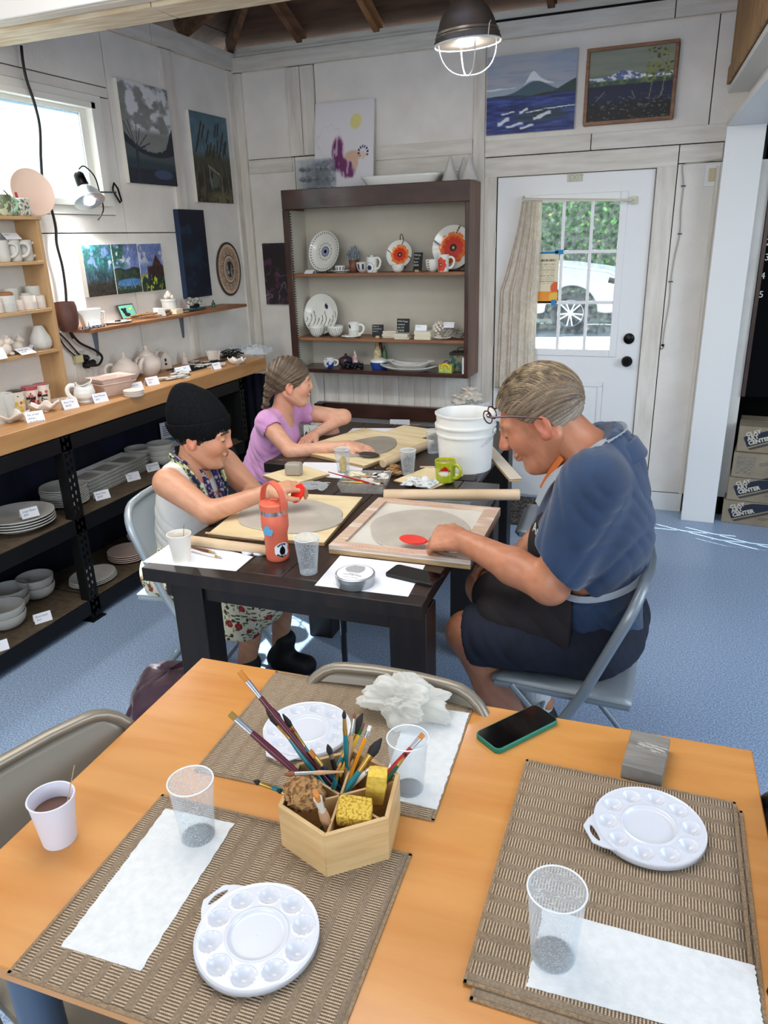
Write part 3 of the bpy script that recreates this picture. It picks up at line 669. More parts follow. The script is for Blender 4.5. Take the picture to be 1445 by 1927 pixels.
def p_sketch(u, v):
    c=c3((226,223,226),u);c=blend(c,ell(u,v,.70,.76,.095,.085,.12,.4),(226,216,140))
    c=blend(c,ss(.012,.004,np.abs(np.hypot((u-.25),(v-.55)*1.1)-.2-.02*np.sin(u*50)))*.18,(170,170,180))
    sp = ss(.42, .52, fbm(u * 26, v * 7, 3, 4))
    for cx,cy,rx,ry in((.40,.42,.10,.17),(.43,.28,.14,.09),(.56,.22,.13,.10),(.64,.2,.07,.08),(.24,.32,.12,.02)):c=blend(c,ell(u,v,cx,cy,rx,ry,.25)*(0.35+.65*sp),(112,46,96))
    c=blend(c,ell(u,v,.66,.37,.14,.06,.3),(214,178,152));c=blend(c,ell(u,v,.70,.29,.05,.08,.3),(214,178,152));c=blend(c,ell(u,v,.83,.37,.04,.05,.3),(226,200,180))
    a=np.arctan2(v-.40,u-.83);r=np.hypot((u-.83),(v-.40)*1.1);c=blend(c,ss(.022,.012,np.abs(r-.075))*(v>.36)*(np.sin(a*12)>-.3),(34,48,92));return c

canvas('landscape_canvas','unframed tall grey landscape with white clouds and a bare tree, beside the window',(XL+t,3.597,2.005),0.425,0.505,0.028,PI/2,p_grey,(120,150))
canvas('cattail_canvas','unframed blue-green canvas of cattails over a wooden hut, nearest the room corner',(XL+t,4.222,1.927),0.408,0.511,0.022,PI/2,p_cattail,(100,130))
canvas('dark_blue_canvas','tall narrow dark navy canvas hanging above the end of the wall shelf',(XL+t,3.985,1.365),0.265,0.515,0.035,PI/2,p_navy,(50,90),edge=mat('navy_edge',(24,44,74),rough=0.5))
TG='row of three small landscape canvases over the wall shelf'
canvas('small_canvas','left canvas of the landscape trio, teal trees over tall grass',(XL+t,3.150,1.437),0.213,0.255,0.03,PI/2,lambda u,v:trip(u,v,0),(64,76),group=TG)
canvas('small_canvas','middle canvas of the landscape trio, blue pond under a cloud',(XL+t,3.367,1.436),0.208,0.256,0.03,PI/2,lambda u,v:trip(u,v,1),(64,76),group=TG)
canvas('small_canvas','right canvas of the landscape trio, brown barn with yellow flowers',(XL+t,3.580,1.434),0.208,0.256,0.03,PI/2,lambda u,v:trip(u,v,2),(64,76),group=TG)
canvas('seascape_canvas','unframed seascape with a snowy mountain above blue waves, right of the pendant lamp',(-1.215,YB-t,2.232),0.507,0.400,0.03,0,p_sea,(150,120))
lk=canvas('framed_lake_painting','wood-framed dark lake painting with snowy peaks and leafy branches',(-0.640,YB-t,2.258),0.438,0.342,0.022,0,p_lake,(150,120))
M_oakf=mat('brown_picture_frame',(146,102,70),(118,78,52),rough=0.45,scale=6,stretch=(2,8,8))
q=MB();q.box(-0.018,0.456,-0.032,0,-0.018,0.0);q.box(-0.018,0.456,-0.032,0,0.342,0.36);q.box(-0.018,0,-0.032,0,0,0.342);q.box(0.438,0.456,-0.032,0,0,0.342);q.build('frame',M_oakf,lk,bevel=0.003)
canvas('dark_violet_canvas','dark purple-black marbled canvas half hidden behind the left side of the cabinet',(-2.795,YB-t,1.264),0.30,0.408,0.02,0,p_violet,(60,80),edge=mat('black_edge',(24,20,22),rough=0.5))
CABT = 1.985
canvas('sketch_canvas','white canvas with a purple shape and a yellow balloon, leaning on top of the cabinet',(-2.325,4.705,CABT+0.002),0.405,0.505,0.018,0,p_sketch,(110,130),tilt=-math.asin(0.15))

# woven round plaque
def ring(u, v): return np.hypot(u - .5, v - .5) * 2
def p_plaque(x, y):
    r=np.hypot(x,y);a=np.arctan2(y,x);c=c3((200,172,146),r)
    c=blend(c,(np.abs(r-.55)<.02)|(np.abs(r-.42)<.015)|(np.abs(r-.36)<.012),(74,60,52));c=blend(c,((np.abs(r-.63)<.04)&(np.sin(a*60)>0)),(92,74,62))
    c=blend(c,(np.abs(r-.78)<.09)&(np.sin(a*26+r*60)>.1),(136,100,76));c=blend(c,(np.abs(r-.90)<.04)&(np.sin(a*36)>0),(206,190,170));c=blend(c,r>.96,(78,58,46))
    c=blend(c,r<.32,(42,40,42));c=blend(c,(r<.3)&(fbm(x*9+4,y*7+4,3,3)>.52),(150,146,138));return c
rr,aa=np.meshgrid(np.linspace(0,1,40),np.linspace(0,2*PI,97));px_=rr*np.cos(aa);pz_=rr*np.sin(aa)
col=s2l(np.clip(p_plaque(px_.ravel(),pz_.ravel()),0,255));V=np.stack([px_.ravel()*.135,-0.016-.004*np.cos(rr.ravel()*3),pz_.ravel()*.165],1)
i=np.arange(39)[None,:]+40*np.arange(96)[:,None];Fq=np.stack([i,i+1,i+41,i+40],-1).reshape(-1,4)
plq=thing('woven_plaque','round woven wall plaque with ring patterns, right of the navy canvas','plaque',(XL+t,4.515,1.515),PI/2)
bench_mesh('face',V,Fq,matcol('plaque_weave',rough=0.8,bump=0.4,bscale=120),plq,col)
MB().tube([(.136*math.cos(a),-.010,.166*math.sin(a))for a in np.linspace(0,2*PI,61)[:-1]],.007,8,closed=True).build('rim',mat('plaque_rim',(70,54,44),rough=0.7),plq)

# EXIT plate on the door, light switch, surface wire, hook on the back wall
ex=thing('exit_plate','small cream EXIT plate above the door window','sign',(-0.735,YB+0.0,1.958))
MB().box(0,0.088,-0.006,0,0,0.042).build('plate',mat('cream_plate',(206,206,186),rough=0.5),ex,bevel=0.002)
text('lettering','EXIT',0.040,mat('plate_ink',(172,176,152),rough=0.6),ex,(0.008,-0.0065,0.008),(PI/2,0,0),0.0006,space=1.05)
q = MB()
for a,b in(((0.007,0.006),(0.081,0.006)),((0.007,0.036),(0.081,0.036))):q.bar((a[0],-0.0064,a[1]),(b[0],-0.0064,b[1]),0.001,0.001)
q.build('border_line', _M['plate_ink'], ex)
sw=thing('light_switch','white light switch plate with a beige rocker beside the post','switch',(0.006,YB-t,1.895))
MB().box(0,0.078,-0.006,0,0,0.118).build('plate',M_white,sw,bevel=0.003)
MB().box(0.022,0.056,-0.010,-0.006,0.026,0.092).build('rocker',mat('beige_rocker',(196,186,150),rough=0.4),sw,bevel=0.002)
M_wire = mat('old_white_wire', (176, 170, 158), rough=0.6)
pts=[ony(x,y,4.782)for x,y in((1360,299),(1320,305),(1288,309),(1284,318),(1286,350),(1281,395),(1279,440),(1270,480),(1262,530),(1259,570),(1250,620),(1247,650))]
wr=thing('surface_wire','thin dirty white wire stapled down the wall right of the door','wire',pts[-1]);o=Vector(pts[-1])
MB().tube([p-o for p in bez(pts,5)],0.0035,6).build('wire',M_wire,wr)
for k in(4,6,8):MB().box(-0.012,0.012,-0.006,0.004,-0.003,0.003).build('staple',M_cap,wr,loc=pts[k]-o)
MB().tube([(0,-0.004,-0.0),(0.004,-0.012,-0.012),(-0.006,-0.016,-0.022),(-0.012,-0.01,-0.014)],0.0025,6).build('hook',M_black,wr)
MB().box(-0.008,0.008,-0.01,0.004,-0.004,0.008).build('clip',M_black,wr)

# curtain on its rod, notice taped to the glass
M_curtain=mat('cream_lace',(246,240,231),(228,219,206),rough=0.85,scale=22,lo=0.42,hi=0.58,detail=2,dist=1.5,bump=0.2)
_nt=M_curtain.node_tree;_b=_nt.nodes['Principled BSDF'];_b.inputs['Transmission Weight'].default_value=0.0
_ts=_nt.nodes.new('ShaderNodeBsdfTranslucent');_ts.inputs[0].default_value=(0.9,0.85,0.75,1);_mx=_nt.nodes.new('ShaderNodeMixShader');_mx.inputs[0].default_value=0.45
_nt.links.new(_b.outputs[0],_mx.inputs[1]);_nt.links.new(_ts.outputs[0],_mx.inputs[2]);_nt.links.new(_mx.outputs[0],_nt.nodes['Material Output'].inputs[0])
rod=thing('curtain_rod','cream curtain rod across the top of the door window','rod',(-0.985,4.74,1.845))
MB().tube([(0,0.05,0.045),(0,-0.002,0.03),(0.63,0,-0.002),(0.635,0.05,0.0)],0.007,10).build('rod',mat('cream_rod',(214,208,188),rough=0.5),rod)
MB().box(0.62,0.65,0.03,0.055,-0.02,0.02).build('bracket',_M['cream_rod'],rod,bevel=0.002)
def curt(u, v):
    z=1.862-v*1.12;s=min(1,v*2.2);xl=-0.985-0.03*s*3.6*(0.55+.45*s)-0.035*v;xr=-0.868+0.004*math.sin(v*7)
    x=xl+(xr-xl)*u;return(x,4.742+0.009*math.sin(u*27+math.sin(v*3)*.8)+0.006*math.sin(u*71+1)-0.004*math.sin(v*30),z)
cu=MB().grid(90,60,curt).build('lace_curtain',M_curtain,None,solid=0.0012);tag(cu,'cream lace curtain gathered at the left of the door window','curtain')
def p_notice(u, v):
    c = c3((226, 214, 186), u)
    c=blend(c,(np.abs(v-.84)<.02)&(np.sin(u*70)>-.4)&(u>.15)&(u<.85),(120,116,100))
    for k in range(11):c=blend(c,(np.abs(v-(.76-k*.037))<.007)&(vnoise(u*30,u*0+k,k)>.3)&(u>.12)&(u<.85),(170,160,138))
    c=blend(c,ss(.0,.02,.24+.16*ss(.6,1,u)-v)*(u>.0),(232,150,50));c=blend(c,ell(u,v,.9,.3,.25,.12,.1),(218,96,52));c=blend(c,ell(u,v,.9,.12,.3,.1,.2),(236,186,70));return c
nt_=thing('paper_notice','paper notice with an orange foot taped inside the door glass','notice',(-0.885,YB-0.0025,1.275))
paint_sheet('sheet',0.125,0.30,40,90,p_notice,M_print,nt_)
text('lettering',"SUMMER HOURS",0.013,mat('print_ink',(70,66,58),rough=0.8),nt_,(0.010,-0.001,0.245),(PI/2,0,0),0.0002)
M_tape = mat('blue_tape', (40, 132, 190), rough=0.6)
for b in((0.10,0.15,0.285,0.31),(-0.01,0.12,0.292,0.303),(0.09,0.12,-0.015,0.02)):MB().box(b[0],b[1],-0.002,-0.001,b[2],b[3]).build('tape',M_tape,nt_)

# ---------- pendant lamp
pc = on(880, 82, 1, 3.40)
pl2=thing('pendant_lamp','ribbed grey metal pendant lamp with a white wire guard, switched on','lamp',(pc.x,pc.y,pc.z),rot=(0.05,-0.05,0))
prof=[(0.138,0.0),(0.136,0.012),(0.131,0.020),(0.132,0.028),(0.126,0.034),(0.127,0.042),(0.120,0.05),(0.108,0.085),(0.088,0.120),(0.062,0.145),(0.036,0.158),(0.034,0.175),(0.034,0.235),(0.030,0.245),(0.0,0.245)]
M_shade=mat('ribbed_pewter_shade',(142,134,124),rough=0.35,metal=0.7,bump=0.05,scale=60)
M_shin = mat('white_enamel', (225, 230, 235), rough=0.4)
MB().lathe(prof,48).build('shade',M_shade,pl2,solid=0.001)
MB().lathe([(0.136,0.001),(0.118,0.05),(0.106,0.085),(0.086,0.118),(0.05,0.143),(0.0,0.145)],48).build('reflector',M_shin,pl2)
MB().lathe([(0.0,-0.012),(0.022,-0.008),(0.034,0.012),(0.034,0.03),(0.022,0.06),(0.014,0.08),(0.014,0.14)],24).build('bulb',mat('lit_bulb',(255,250,240),emit=(255,250,240),estr=14),pl2)
M_guard = mat('white_wire', (232, 236, 238), rough=0.35)
for k in range(4):
    a = PI / 2 * k + 0.5
    pts=[(0.128*math.cos(a),0.128*math.sin(a),0.002)]+[(0.122*math.cos(PI/2*i/9)**.8*math.cos(a),0.122*math.cos(PI/2*i/9)**.8*math.sin(a),-0.115*math.sin(PI/2*i/9))for i in range(9)]+[(0,0,-0.115)]
    MB().tube(pts,0.0028,8).build('guard_wire',M_guard,pl2)
MB().tube([(0.136*math.cos(a),0.136*math.sin(a),0.0)for a in np.linspace(0,2*PI,49)[:-1]],0.0035,8,closed=True).build('rim',M_guard,pl2)
for a in(0.9,2.5,5.6):MB().tube([(0.138*math.cos(a),0.138*math.sin(a),0.0),(0.15*math.cos(a),0.15*math.sin(a),0.04),(0.142*math.cos(a+.1),0.142*math.sin(a+.1),0.05)],0.002,6).build('clip',M_guard,pl2)
MB().tube([(0,0,0.245),(0.005,0,0.45),(0,0,0.75)],0.012,12).build('stem',M_shade,pl2)
d=bpy.data.lights.new('pendant_bulb_light','POINT');d.energy=9;d.shadow_soft_size=0.035;d.color=(1,0.97,0.92)
o=bpy.data.objects.new('pendant_bulb_light',d);C.objects.link(o);o.location=(pc.x,pc.y,pc.z-0.02)

# ---------- clamp lamp at the window
cl0 = onx(166, 372, -2.80)
clamp=thing('clamp_lamp','lit clamp lamp with a metal reflector on the window frame','lamp',cl0)
Rm=Vector((0.45,-0.15,-0.88)).to_track_quat('Z','Y').to_matrix().to_4x4()
MB().lathe([(0.018,-0.13),(0.026,-0.12),(0.028,-0.07),(0.022,-0.06),(0.030,-0.05)],20,Rm).build('socket',M_black,clamp)
MB().lathe([(0.030,-0.055),(0.040,-0.045),(0.058,-0.02),(0.068,0.01),(0.075,0.02)],28,Rm).build('reflector',mat('spun_aluminium',(225,228,230),rough=0.2,metal=0.9),clamp,solid=0.0008)
MB().lathe([(0.0,0.035),(0.022,0.028),(0.03,0.01),(0.022,-0.02),(0.013,-0.05)],20,Rm).build('bulb',mat('lit_bulb2',(255,255,255),emit=(245,250,255),estr=120),clamp)
cb = onx(218, 362, -2.90) - cl0
MB().tube([(0.0,0.02,0.05),(-0.02,0.09,0.03),tuple(cb)],0.004,8).build('arm',M_cap,clamp)
MB().tube([(cb.x,cb.y-0.02,cb.z+0.02),(cb.x,cb.y-0.005,cb.z+0.045),(cb.x,cb.y+0.02,cb.z+0.02),(cb.x,cb.y+0.035,cb.z-0.04),(cb.x,cb.y+0.022,cb.z-0.05),(cb.x,cb.y-0.02,cb.z+0.005)],0.005,8,closed=True).build('clamp',M_black,clamp)
MB().tube(bez([(-0.03,0.0,0.13),(-0.03,0.04,0.145),(-0.02,0.09,0.10),(-0.02,0.11,0.02),(-0.03,0.13,-0.05),(-0.05,0.10,-0.10)],6),0.0035,8).build('cord',M_black,clamp)
d=bpy.data.lights.new('clamp_bulb_light','SPOT');d.energy=30;d.shadow_soft_size=0.03;d.spot_size=2.6;d.spot_blend=0.6
o=bpy.data.objects.new('clamp_bulb_light',d);C.objects.link(o);o.location=cl0+Vector((0.45,-0.15,-0.88))*0.045;o.rotation_mode='QUATERNION';o.rotation_quaternion=Vector((0.3,0.0,-0.95)).to_track_quat('-Z','Y')

# ---------- black extension cord hanging down the left wall
M_cord = mat('black_rubber_cord', (14, 14, 15), rough=0.45)
pts=[onx(x,y,XL+0.045)for x,y in((40,86),(43,115),(50,150),(65,195),(75,240),(77,300),(82,350),(98,398),(105,430),(107,460),(117,500),(123,540),(125,572))]
pts2=[Vector((XL+0.05,pts[-1].y,1.25)),onx(132,625,XL+.05),onx(150,645,XL+.05),onx(180,660,XL+.05),onx(192,672,XL+.05),onx(186,686,XL+.05),onx(172,688,XL+.05)]
ec=thing('extension_cord','long black extension cord hanging from the ceiling beam past the window','cord',pts[-1]);o=Vector(pts[-1])
MB().tube([p-o for p in bez(pts,6)],0.0065,8).build('cord',M_cord,ec);MB().tube([p-o for p in bez(pts2,6)],0.0065,8).build('cord',M_cord,ec)
for pz in(((106,622),(125,640),(150,668),(168,682)),((108,628),(122,652),(148,675),(165,686)),((77,458),(84,500),(92,560),(106,620))):
    MB().tube([p-o for p in bez([onx(x,y,XL+0.03)for x,y in pz],6)],0.004,8).build('cord',M_cord,ec)
p=onx(172,684,XL+.045)-o;MB().tube([p+Vector((0,-0.03,0.0)),p+Vector((0,0.02,0.004))],[0.018,0.016],10).build('socket',M_cord,ec)
op = onx(150, 702, XL + t)
out_=thing('power_outlet','dirty white outlet plate with two black plugs behind the counter','outlet',(XL+t,onx(147,717,XL+t).y,CT+0.03))
MB().box(0,0.006,0,0.115,0,0.16).build('plate',M_batten,out_,bevel=0.002)
MB().box(0.006,0.03,-0.015,0.035,0.105,0.145).build('night_light',mat('yellowed_plastic',(206,196,150),rough=0.4),out_,bevel=0.004)
for z in(0.125,0.085):MB().lathe([(0.014,0),(0.017,0.01),(0.015,0.03),(0.007,0.04)],14,Matrix.Rotation(PI/2,4,'Y')).build('plug',M_cord,out_,loc=(0.006,0.055,z))
# ================================================================== CERAMICS
M_bisque=mat('white_bisque',(226,214,202),(214,200,188),rough=0.7,scale=10,bump=0.04,bscale=80)
M_bisqueg=mat('grey_white_bisque',(206,204,198),(190,188,182),rough=0.7,scale=10,bump=0.04,bscale=80)
M_pinkb=mat('pink_bisque',(222,198,184),(212,186,172),rough=0.7,scale=10,bump=0.04,bscale=80)
M_glaze=mat('white_glaze',(232,232,226),rough=0.14,coat=0.5)
M_glazep = matcol('painted_glaze', rough=0.14, coat=0.5)
M_card = mat('white_card', (236, 238, 244), rough=0.6)
M_ink = mat('blue_grey_ink', (92, 98, 130), rough=0.8)
def lathe_col(name, prof, seg, fn, m, parent, **kw):
    """lathe whose painted decoration fn(angle, radius, z)->rgb is stored per vertex"""
    V = []; Fq = []; n = len(prof)
    for (r, z) in prof:
        for k in range(seg):a=2*PI*k/seg;V.append((r*math.cos(a),r*math.sin(a),z))
    for i in range(n - 1):
        for k in range(seg):k2=(k+1)%seg;Fq.append((i*seg+k,i*seg+k2,(i+1)*seg+k2,(i+1)*seg+k))
    V=np.array(V);a=np.arctan2(V[:,1],V[:,0]);r=np.hypot(V[:,0],V[:,1])
    col=s2l(np.clip(fn(a,r,V[:,2]),0,255));return bench_mesh(name,V,Fq,m,parent,col,**kw)
def dense(prof, step):
    out = [prof[0]]
    for a, b in zip(prof[:-1], prof[1:]):
        n=max(1,int(math.hypot(b[0]-a[0],b[1]-a[1])/step))
        out+=[(a[0]+(b[0]-a[0])*i/n,a[1]+(b[1]-a[1])*i/n)for i in range(1,n+1)]
    return out
def bowl_prof(r, h, th=0.004, foot=0.45):
    out=[(0,0.004),(r*foot*.9,0.004),(r*foot,0.0),(r*(foot+.06),0.002)]
    out+=[(r*(foot+(1-foot)*math.sin(PI/2*i/8)**0.9),h*(0.06+0.94*(1-math.cos(PI/2*i/8))))for i in range(1,9)]
    out+=[(r-th,h+0.001)]+[((r-th)*(foot*.8+(1-foot*.8)*math.sin(PI/2*i/8)**0.9),th+(h-th)*(1-math.cos(PI/2*i/8)))for i in range(7,-1,-1)]+[(0,th+.001)]
    return out
def plate_prof(r, h=0.02, th=0.004):
    return[(0,0.003),(r*.55,0.003),(r*.58,0),(r*.62,0.002),(r*.8,h*.5),(r,h),(r-.001,h+th*.7),(r*.8,h*.5+th),(r*.62,0.002+th),(0,0.002+th)]
def cup_prof(rb, rt, h, th=0.003):
    return[(0,0.0),(rb*.92,0),(rb,0.003),(rt,h-.002),(rt-th*.5,h),(rt-th,h-.002),(rb-th,0.006),(0,0.006)]
def handle(r, w, h, zc, rad=0.005, ang=0.0, top=None):
    pts=[(r-0.003,0,zc+h*.5),(r+w*.55,0,zc+h*.52),(r+w,0,zc+h*.28),(r+w*.95,0,zc-h*.1),(r+w*.5,0,zc-h*.42),(r-0.003,0,zc-h*.5)]
    b=bez(pts,5);M=Matrix.Rotation(ang,4,'Z');return MB().tube([M@p for p in b],rad,10,squash=1.3)
def simple(name,label,cat,mb,m,loc,rz=0.0,group=None,**kw):
    o=mb.build(name,m,None,loc=loc,rot=(0,0,rz),**kw);return tag(o,label,cat,group)
def card(label,loc,rz,words,w=0.075,h=0.045,group='white price cards',tilt=0.42):
    t = thing('price_card', label, 'card', loc, rz, group)
    d=h*math.sin(tilt);z=h*math.cos(tilt);th=0.0008
    for s in (-1, 1):
        q=MB();q.add([(-w/2,s*d,0),(w/2,s*d,0),(w/2,0,z),(-w/2,0,z),(-w/2,s*(d-.001),0),(w/2,s*(d-.001),0),(w/2,-s*.0005,z-.001),(-w/2,-s*.0005,z-.001)],
            [(0,1,2,3),(7,6,5,4),(0,4,5,1),(1,5,6,2),(2,6,7,3),(3,7,4,0)])
        q.build('flap', M_card, t, smooth=False)
    text('handwriting',words,h*0.26,M_ink,t,(-w*.40,-d-0.0004+0.62*d,z*.62),(PI/2-tilt,0,0),0.0001,shear=0.25,line=1.3)
    return t

# ================================================================== THE DARK WOODEN WALL CABINET
M_cab=mat('dark_mahogany',(74,46,38),(44,28,26),rough=0.3,scale=4,stretch=(1.5,3,3),lo=0.3,hi=0.75,detail=8,coat=0.2,bump=0.1)
M_cabside=mat('red_brown_side',(118,78,56),(84,52,40),rough=0.4,scale=3,stretch=(5,5,0.8),lo=0.3,hi=0.7,coat=0.1)
M_cabin=mat('grey_cream_interior',(196,190,176),(184,178,164),rough=0.7,scale=3,bump=0.05)
KX0,KX1,KY0,KY1,KZ0,KZ1=-2.480,-1.245,4.53,YB-t,0.838,1.985
cab=thing('wall_cabinet','dark mahogany open display cabinet mounted on the back wall','cabinet',(KX0,KY0,KZ0));KW=KX1-KX0;KH=KZ1-KZ0;KD=KY1-KY0-0.002
MB().box(0,0.022,0.0,KD,0,KH).build('side',M_cabside,cab,bevel=0.002)
MB().box(KW-0.022,KW,0.0,KD,0,KH).build('side',M_cabside,cab,bevel=0.002)
MB().box(0.022,KW-0.022,0,KD,KH-0.02,KH).build('top',M_cab,cab,bevel=0.002)
MB().box(0.022,KW-0.022,0,KD,0,0.022).build('bottom',M_cab,cab,bevel=0.002)
MB().box(0.022,KW-0.022,KD-0.008,KD,0.022,KH-0.02).build('back',M_cabin,cab)
MB().box(0.022,0.026,0.03,KD-0.008,0.022,KH-0.12).build('lining',M_cabin,cab)
MB().box(0.0,KW-0.0,-0.016,0,KH-0.115,KH).build('top_rail',M_cab,cab,bevel=0.003)
MB().box(0.0,0.045,-0.016,0,0,KH-0.117).build('stile',M_cab,cab,bevel=0.003)
MB().box(KW-0.026,KW,-0.016,0,0,KH-0.117).build('stile',M_cab,cab,bevel=0.003)
MB().box(0.045,KW-0.026,-0.010,0,0.0,0.026).build('bottom_rail',M_cab,cab,bevel=0.002)
q = MB()
for k in range(60):q.box(0.026,0.030,0.03,0.045,0.06+k*0.016,0.066+k*0.016)
q.build('slotted_strip', M_black, cab, smooth=False)
M_shelfw=mat('cabinet_shelf_wood',(150,104,72),(122,80,52),rough=0.45,scale=3,stretch=(1,6,6),lo=0.3,hi=0.7)
S1, S2, S0 = 1.478, 1.068, KZ0 + 0.022
for z in(S1,S2):MB().box(0.032,KW-0.024,0.012,KD-0.01,z-0.02-KZ0,z-KZ0).build('shelf',M_shelfw,cab,bevel=0.002)

def up(x, y, Y, z): p = ony(x, y, Y); return (p.x, Y, z)
# --- painted plates (stand, leaning) : built flat, tipped back
def plate_thing(name,label,x,Y,z,r,fn,tip=1.28,yaw=0.0,group=None,stand=True):
    t = thing(name, label, 'plate', (x, Y, z), yaw, group)
    o=lathe_col('plate',dense(plate_prof(r,0.022),r/26),120,fn,M_glazep,t)
    o.rotation_euler=(tip,0,0);o.location=(0,0.01,r*math.sin(tip)+0.006)
    if stand:
        q = MB()
        for s in(-1,1):q.tube([(s*r*.35,-0.04,0.018),(s*r*.35,-0.045,0.004),(s*r*.3,0.0,0.002),(s*r*.2,0.05,0.002),(s*r*.12,0.045,r*1.2)],0.0022,6)
        q.build('wire_stand', M_black, t)
    return t
W_ = (226, 226, 218)
def f_blueflower(a, r, z, R=.125):
    c=c3(W_,r);c=blend(c,(r>R*.86)&(r<R*.97)&(np.sin(a*40)>.1),(22,26,40));rf=r/R
    pet=.30+.16*np.abs(np.sin(a*6));c=blend(c,(np.abs(rf-pet)<.016)&(rf>.2),(70,76,90));c=blend(c,(rf<.27)&(rf>.21),(22,28,70));c=blend(c,rf<.10,(16,18,40));c=blend(c,(rf>.1)&(rf<.2),(150,158,190));return c
def f_poppy(a, r, z, R=.09, orange=(226, 120, 30)):
    c=c3(W_,r);rf=r/R;p=.60+.09*np.abs(np.sin(a*4.5))+.02*np.sin(a*17)
    c=blend(c,(np.sin(a*4+1+rf*2)>.985)&(rf>.62)&(rf<.97),(60,60,58));c=blend(c,ss(.02,-.02,rf-p),orange);c=blend(c,ss(.03,-.03,rf-p*.70-.02*np.sin(a*11)),(204,52,40));c=blend(c,rf<.16,(30,22,24));c=blend(c,rf<.07,(200,190,120));return c
def f_reeds(a, r, z, R=.13):
    x=r*np.cos(a)/R;y=r*np.sin(a)/R;c=c3(W_,r);c=blend(c,(np.abs(r/R-.72)<.01)&(np.sin(a*60)>0)&(y>0),(120,120,120))
    st=np.abs(np.sin(x*14+np.sin(y*7)*.9));c=blend(c,(st<.28)&(y<.0+.18*np.sin(x*9))&(r/R<.98),(34,34,44));c=blend(c,np.hypot((x-.25)/.11,(y-.42+.6*(x-.25))/.13)<1,(26,26,60));return c
plate_thing('painted_plate','large plate with a black dashed rim and a blue flower, top cabinet shelf',-2.262,4.66,S1,0.128,f_blueflower,1.36,-0.25)
plate_thing('painted_plate','small plate with an orange poppy on a wire stand, mid top shelf',-1.738,4.66,S1+0.012,0.086,f_poppy,1.32)
MB().tube([(0.012,0.045,0.17),(0.008,0.04,0.205),(0,0.04,0.215),(-0.008,0.04,0.205),(-0.012,0.045,0.17)],0.0025,6).build('stand_hook',M_black,bpy.data.objects['painted_plate.001'])
plate_thing('painted_plate','large plate with a red-orange poppy at the right end of the top shelf',-1.392,4.68,S1,0.132,lambda a,r,z:f_poppy(a,r,z,.138,(222,108,34)),1.36,-0.05)
plate_thing('painted_plate','plate with black reeds and a small dark insect, second cabinet shelf',-2.315,4.665,S2,0.135,f_reeds,1.36,-0.12)

def f_dash(a,r,z,col=(34,40,84),n=14,z0=.02,z1=.05):c=c3(W_,r);return blend(c,(np.sin(a*n)>.45)&(z>z0)&(z<z1),col)
def f_reedc(a,r,z):c=c3(W_,r);return blend(c,(np.abs(np.sin(a*11+z*60))<.3)&(z<.062),(34,34,40))
def bowl_thing(name,label,cat,x,Y,z,r,h,fn,group=None,foot=.45):
    o=lathe_col(name,dense(bowl_prof(r,h,foot=foot),0.003),90,fn,M_glazep,None);o.location=(x,Y,z);return tag(o,label,cat,group)
def saucer(name,label,x,Y,z,r,fn):o=lathe_col(name,dense(plate_prof(r,.014),.003),90,fn,M_glazep,None);o.location=(x,Y,z);return tag(o,label,'saucer')
def mug_thing(name,label,x,Y,z,r,h,fn,hand=0.0,hw=0.035,prof=None,m=None,hm=None,group=None,cat='mug'):
    t = thing(name, label, cat, (x, Y, z), 0, group)
    lathe_col('body',dense(prof or cup_prof(r*.92,r,h),.0035),84,fn,M_glazep,t)if fn else MB().lathe(prof or cup_prof(r*.92,r,h),40).build('body',m,t)
    handle(r*.96,hw,h*.62,h*.52,0.0055,hand).build('handle',hm or m or M_glaze,t);return t
f_dashrim=lambda R:(lambda a,r,z:blend(c3(W_,r),(r>R*.82)&(r<R*.96)&(np.sin(a*26)>.3),(24,28,50)))
saucer('painted_saucer','white saucer with a dark dashed rim under the small striped cup',-2.135,4.62,S1,0.062,f_dashrim(.062))
bowl_thing('small_cup','small white cup with blue dashes standing on the dashed saucer','cup',-2.14,4.62,S1+0.007,0.034,0.036,lambda a,r,z:f_dash(a,r,z,(30,40,100),10,.008,.03))
bowl_thing('painted_bowl','small white bowl with blue drop marks left of the flower mug','bowl',-1.990,4.655,S1,0.046,0.062,lambda a,r,z:f_dash(a,r,z,(30,40,100),9,.02,.052))
def f_flmug(a, r, z):
    c=c3(W_,r);aa=(a+1.7);y=z-.03;x=aa*.037;rr=np.hypot(x,y);c=blend(c,(rr<.016),(30,50,110));c=blend(c,rr<.008,(14,16,40));c=blend(c,(np.abs(rr-.028-.006*np.abs(np.sin(np.arctan2(y,x)*4)))<.0016),(60,66,80));return blend(c,(z>.095)&(np.sin(a*30)>0),(40,44,60))
mug_thing('flower_mug','tall white mug with a blue eye-like flower, top cabinet shelf',-1.905,4.60,S1,0.037,0.105,f_flmug,-0.35)
bowl_thing('painted_bowl','small white bowl with a thin grey scroll in front of the poppy plate','bowl',-1.728,4.595,S1,0.040,0.045,lambda a,r,z:blend(c3(W_,r),(np.abs(np.sin(a*6+z*90))<.09),(90,92,96)))
bowl_thing('painted_cup','round white cup with black dots left of the poppy mug','cup',-1.505,4.62,S1,0.048,0.072,lambda a,r,z:blend(c3(W_,r),(np.abs(np.sin(a*2+.6))<.2)&(np.sin(z*420)>.2),(40,40,44)))
def f_popmug(a, r, z):
    c=c3(W_,r);x=(a+1.75)*.034;y=(z-.042);rr=np.hypot(x,y*.85)+.003*np.sin(np.arctan2(y,x)*7);c=blend(c,rr<.034,(214,62,44));c=blend(c,rr<.009,(30,20,20));return blend(c,rr<.004,(220,200,160))
mug_thing('poppy_mug','white mug with a red poppy, right side of the top shelf',-1.425,4.585,S1,0.036,0.100,f_popmug,0.1,0.032)
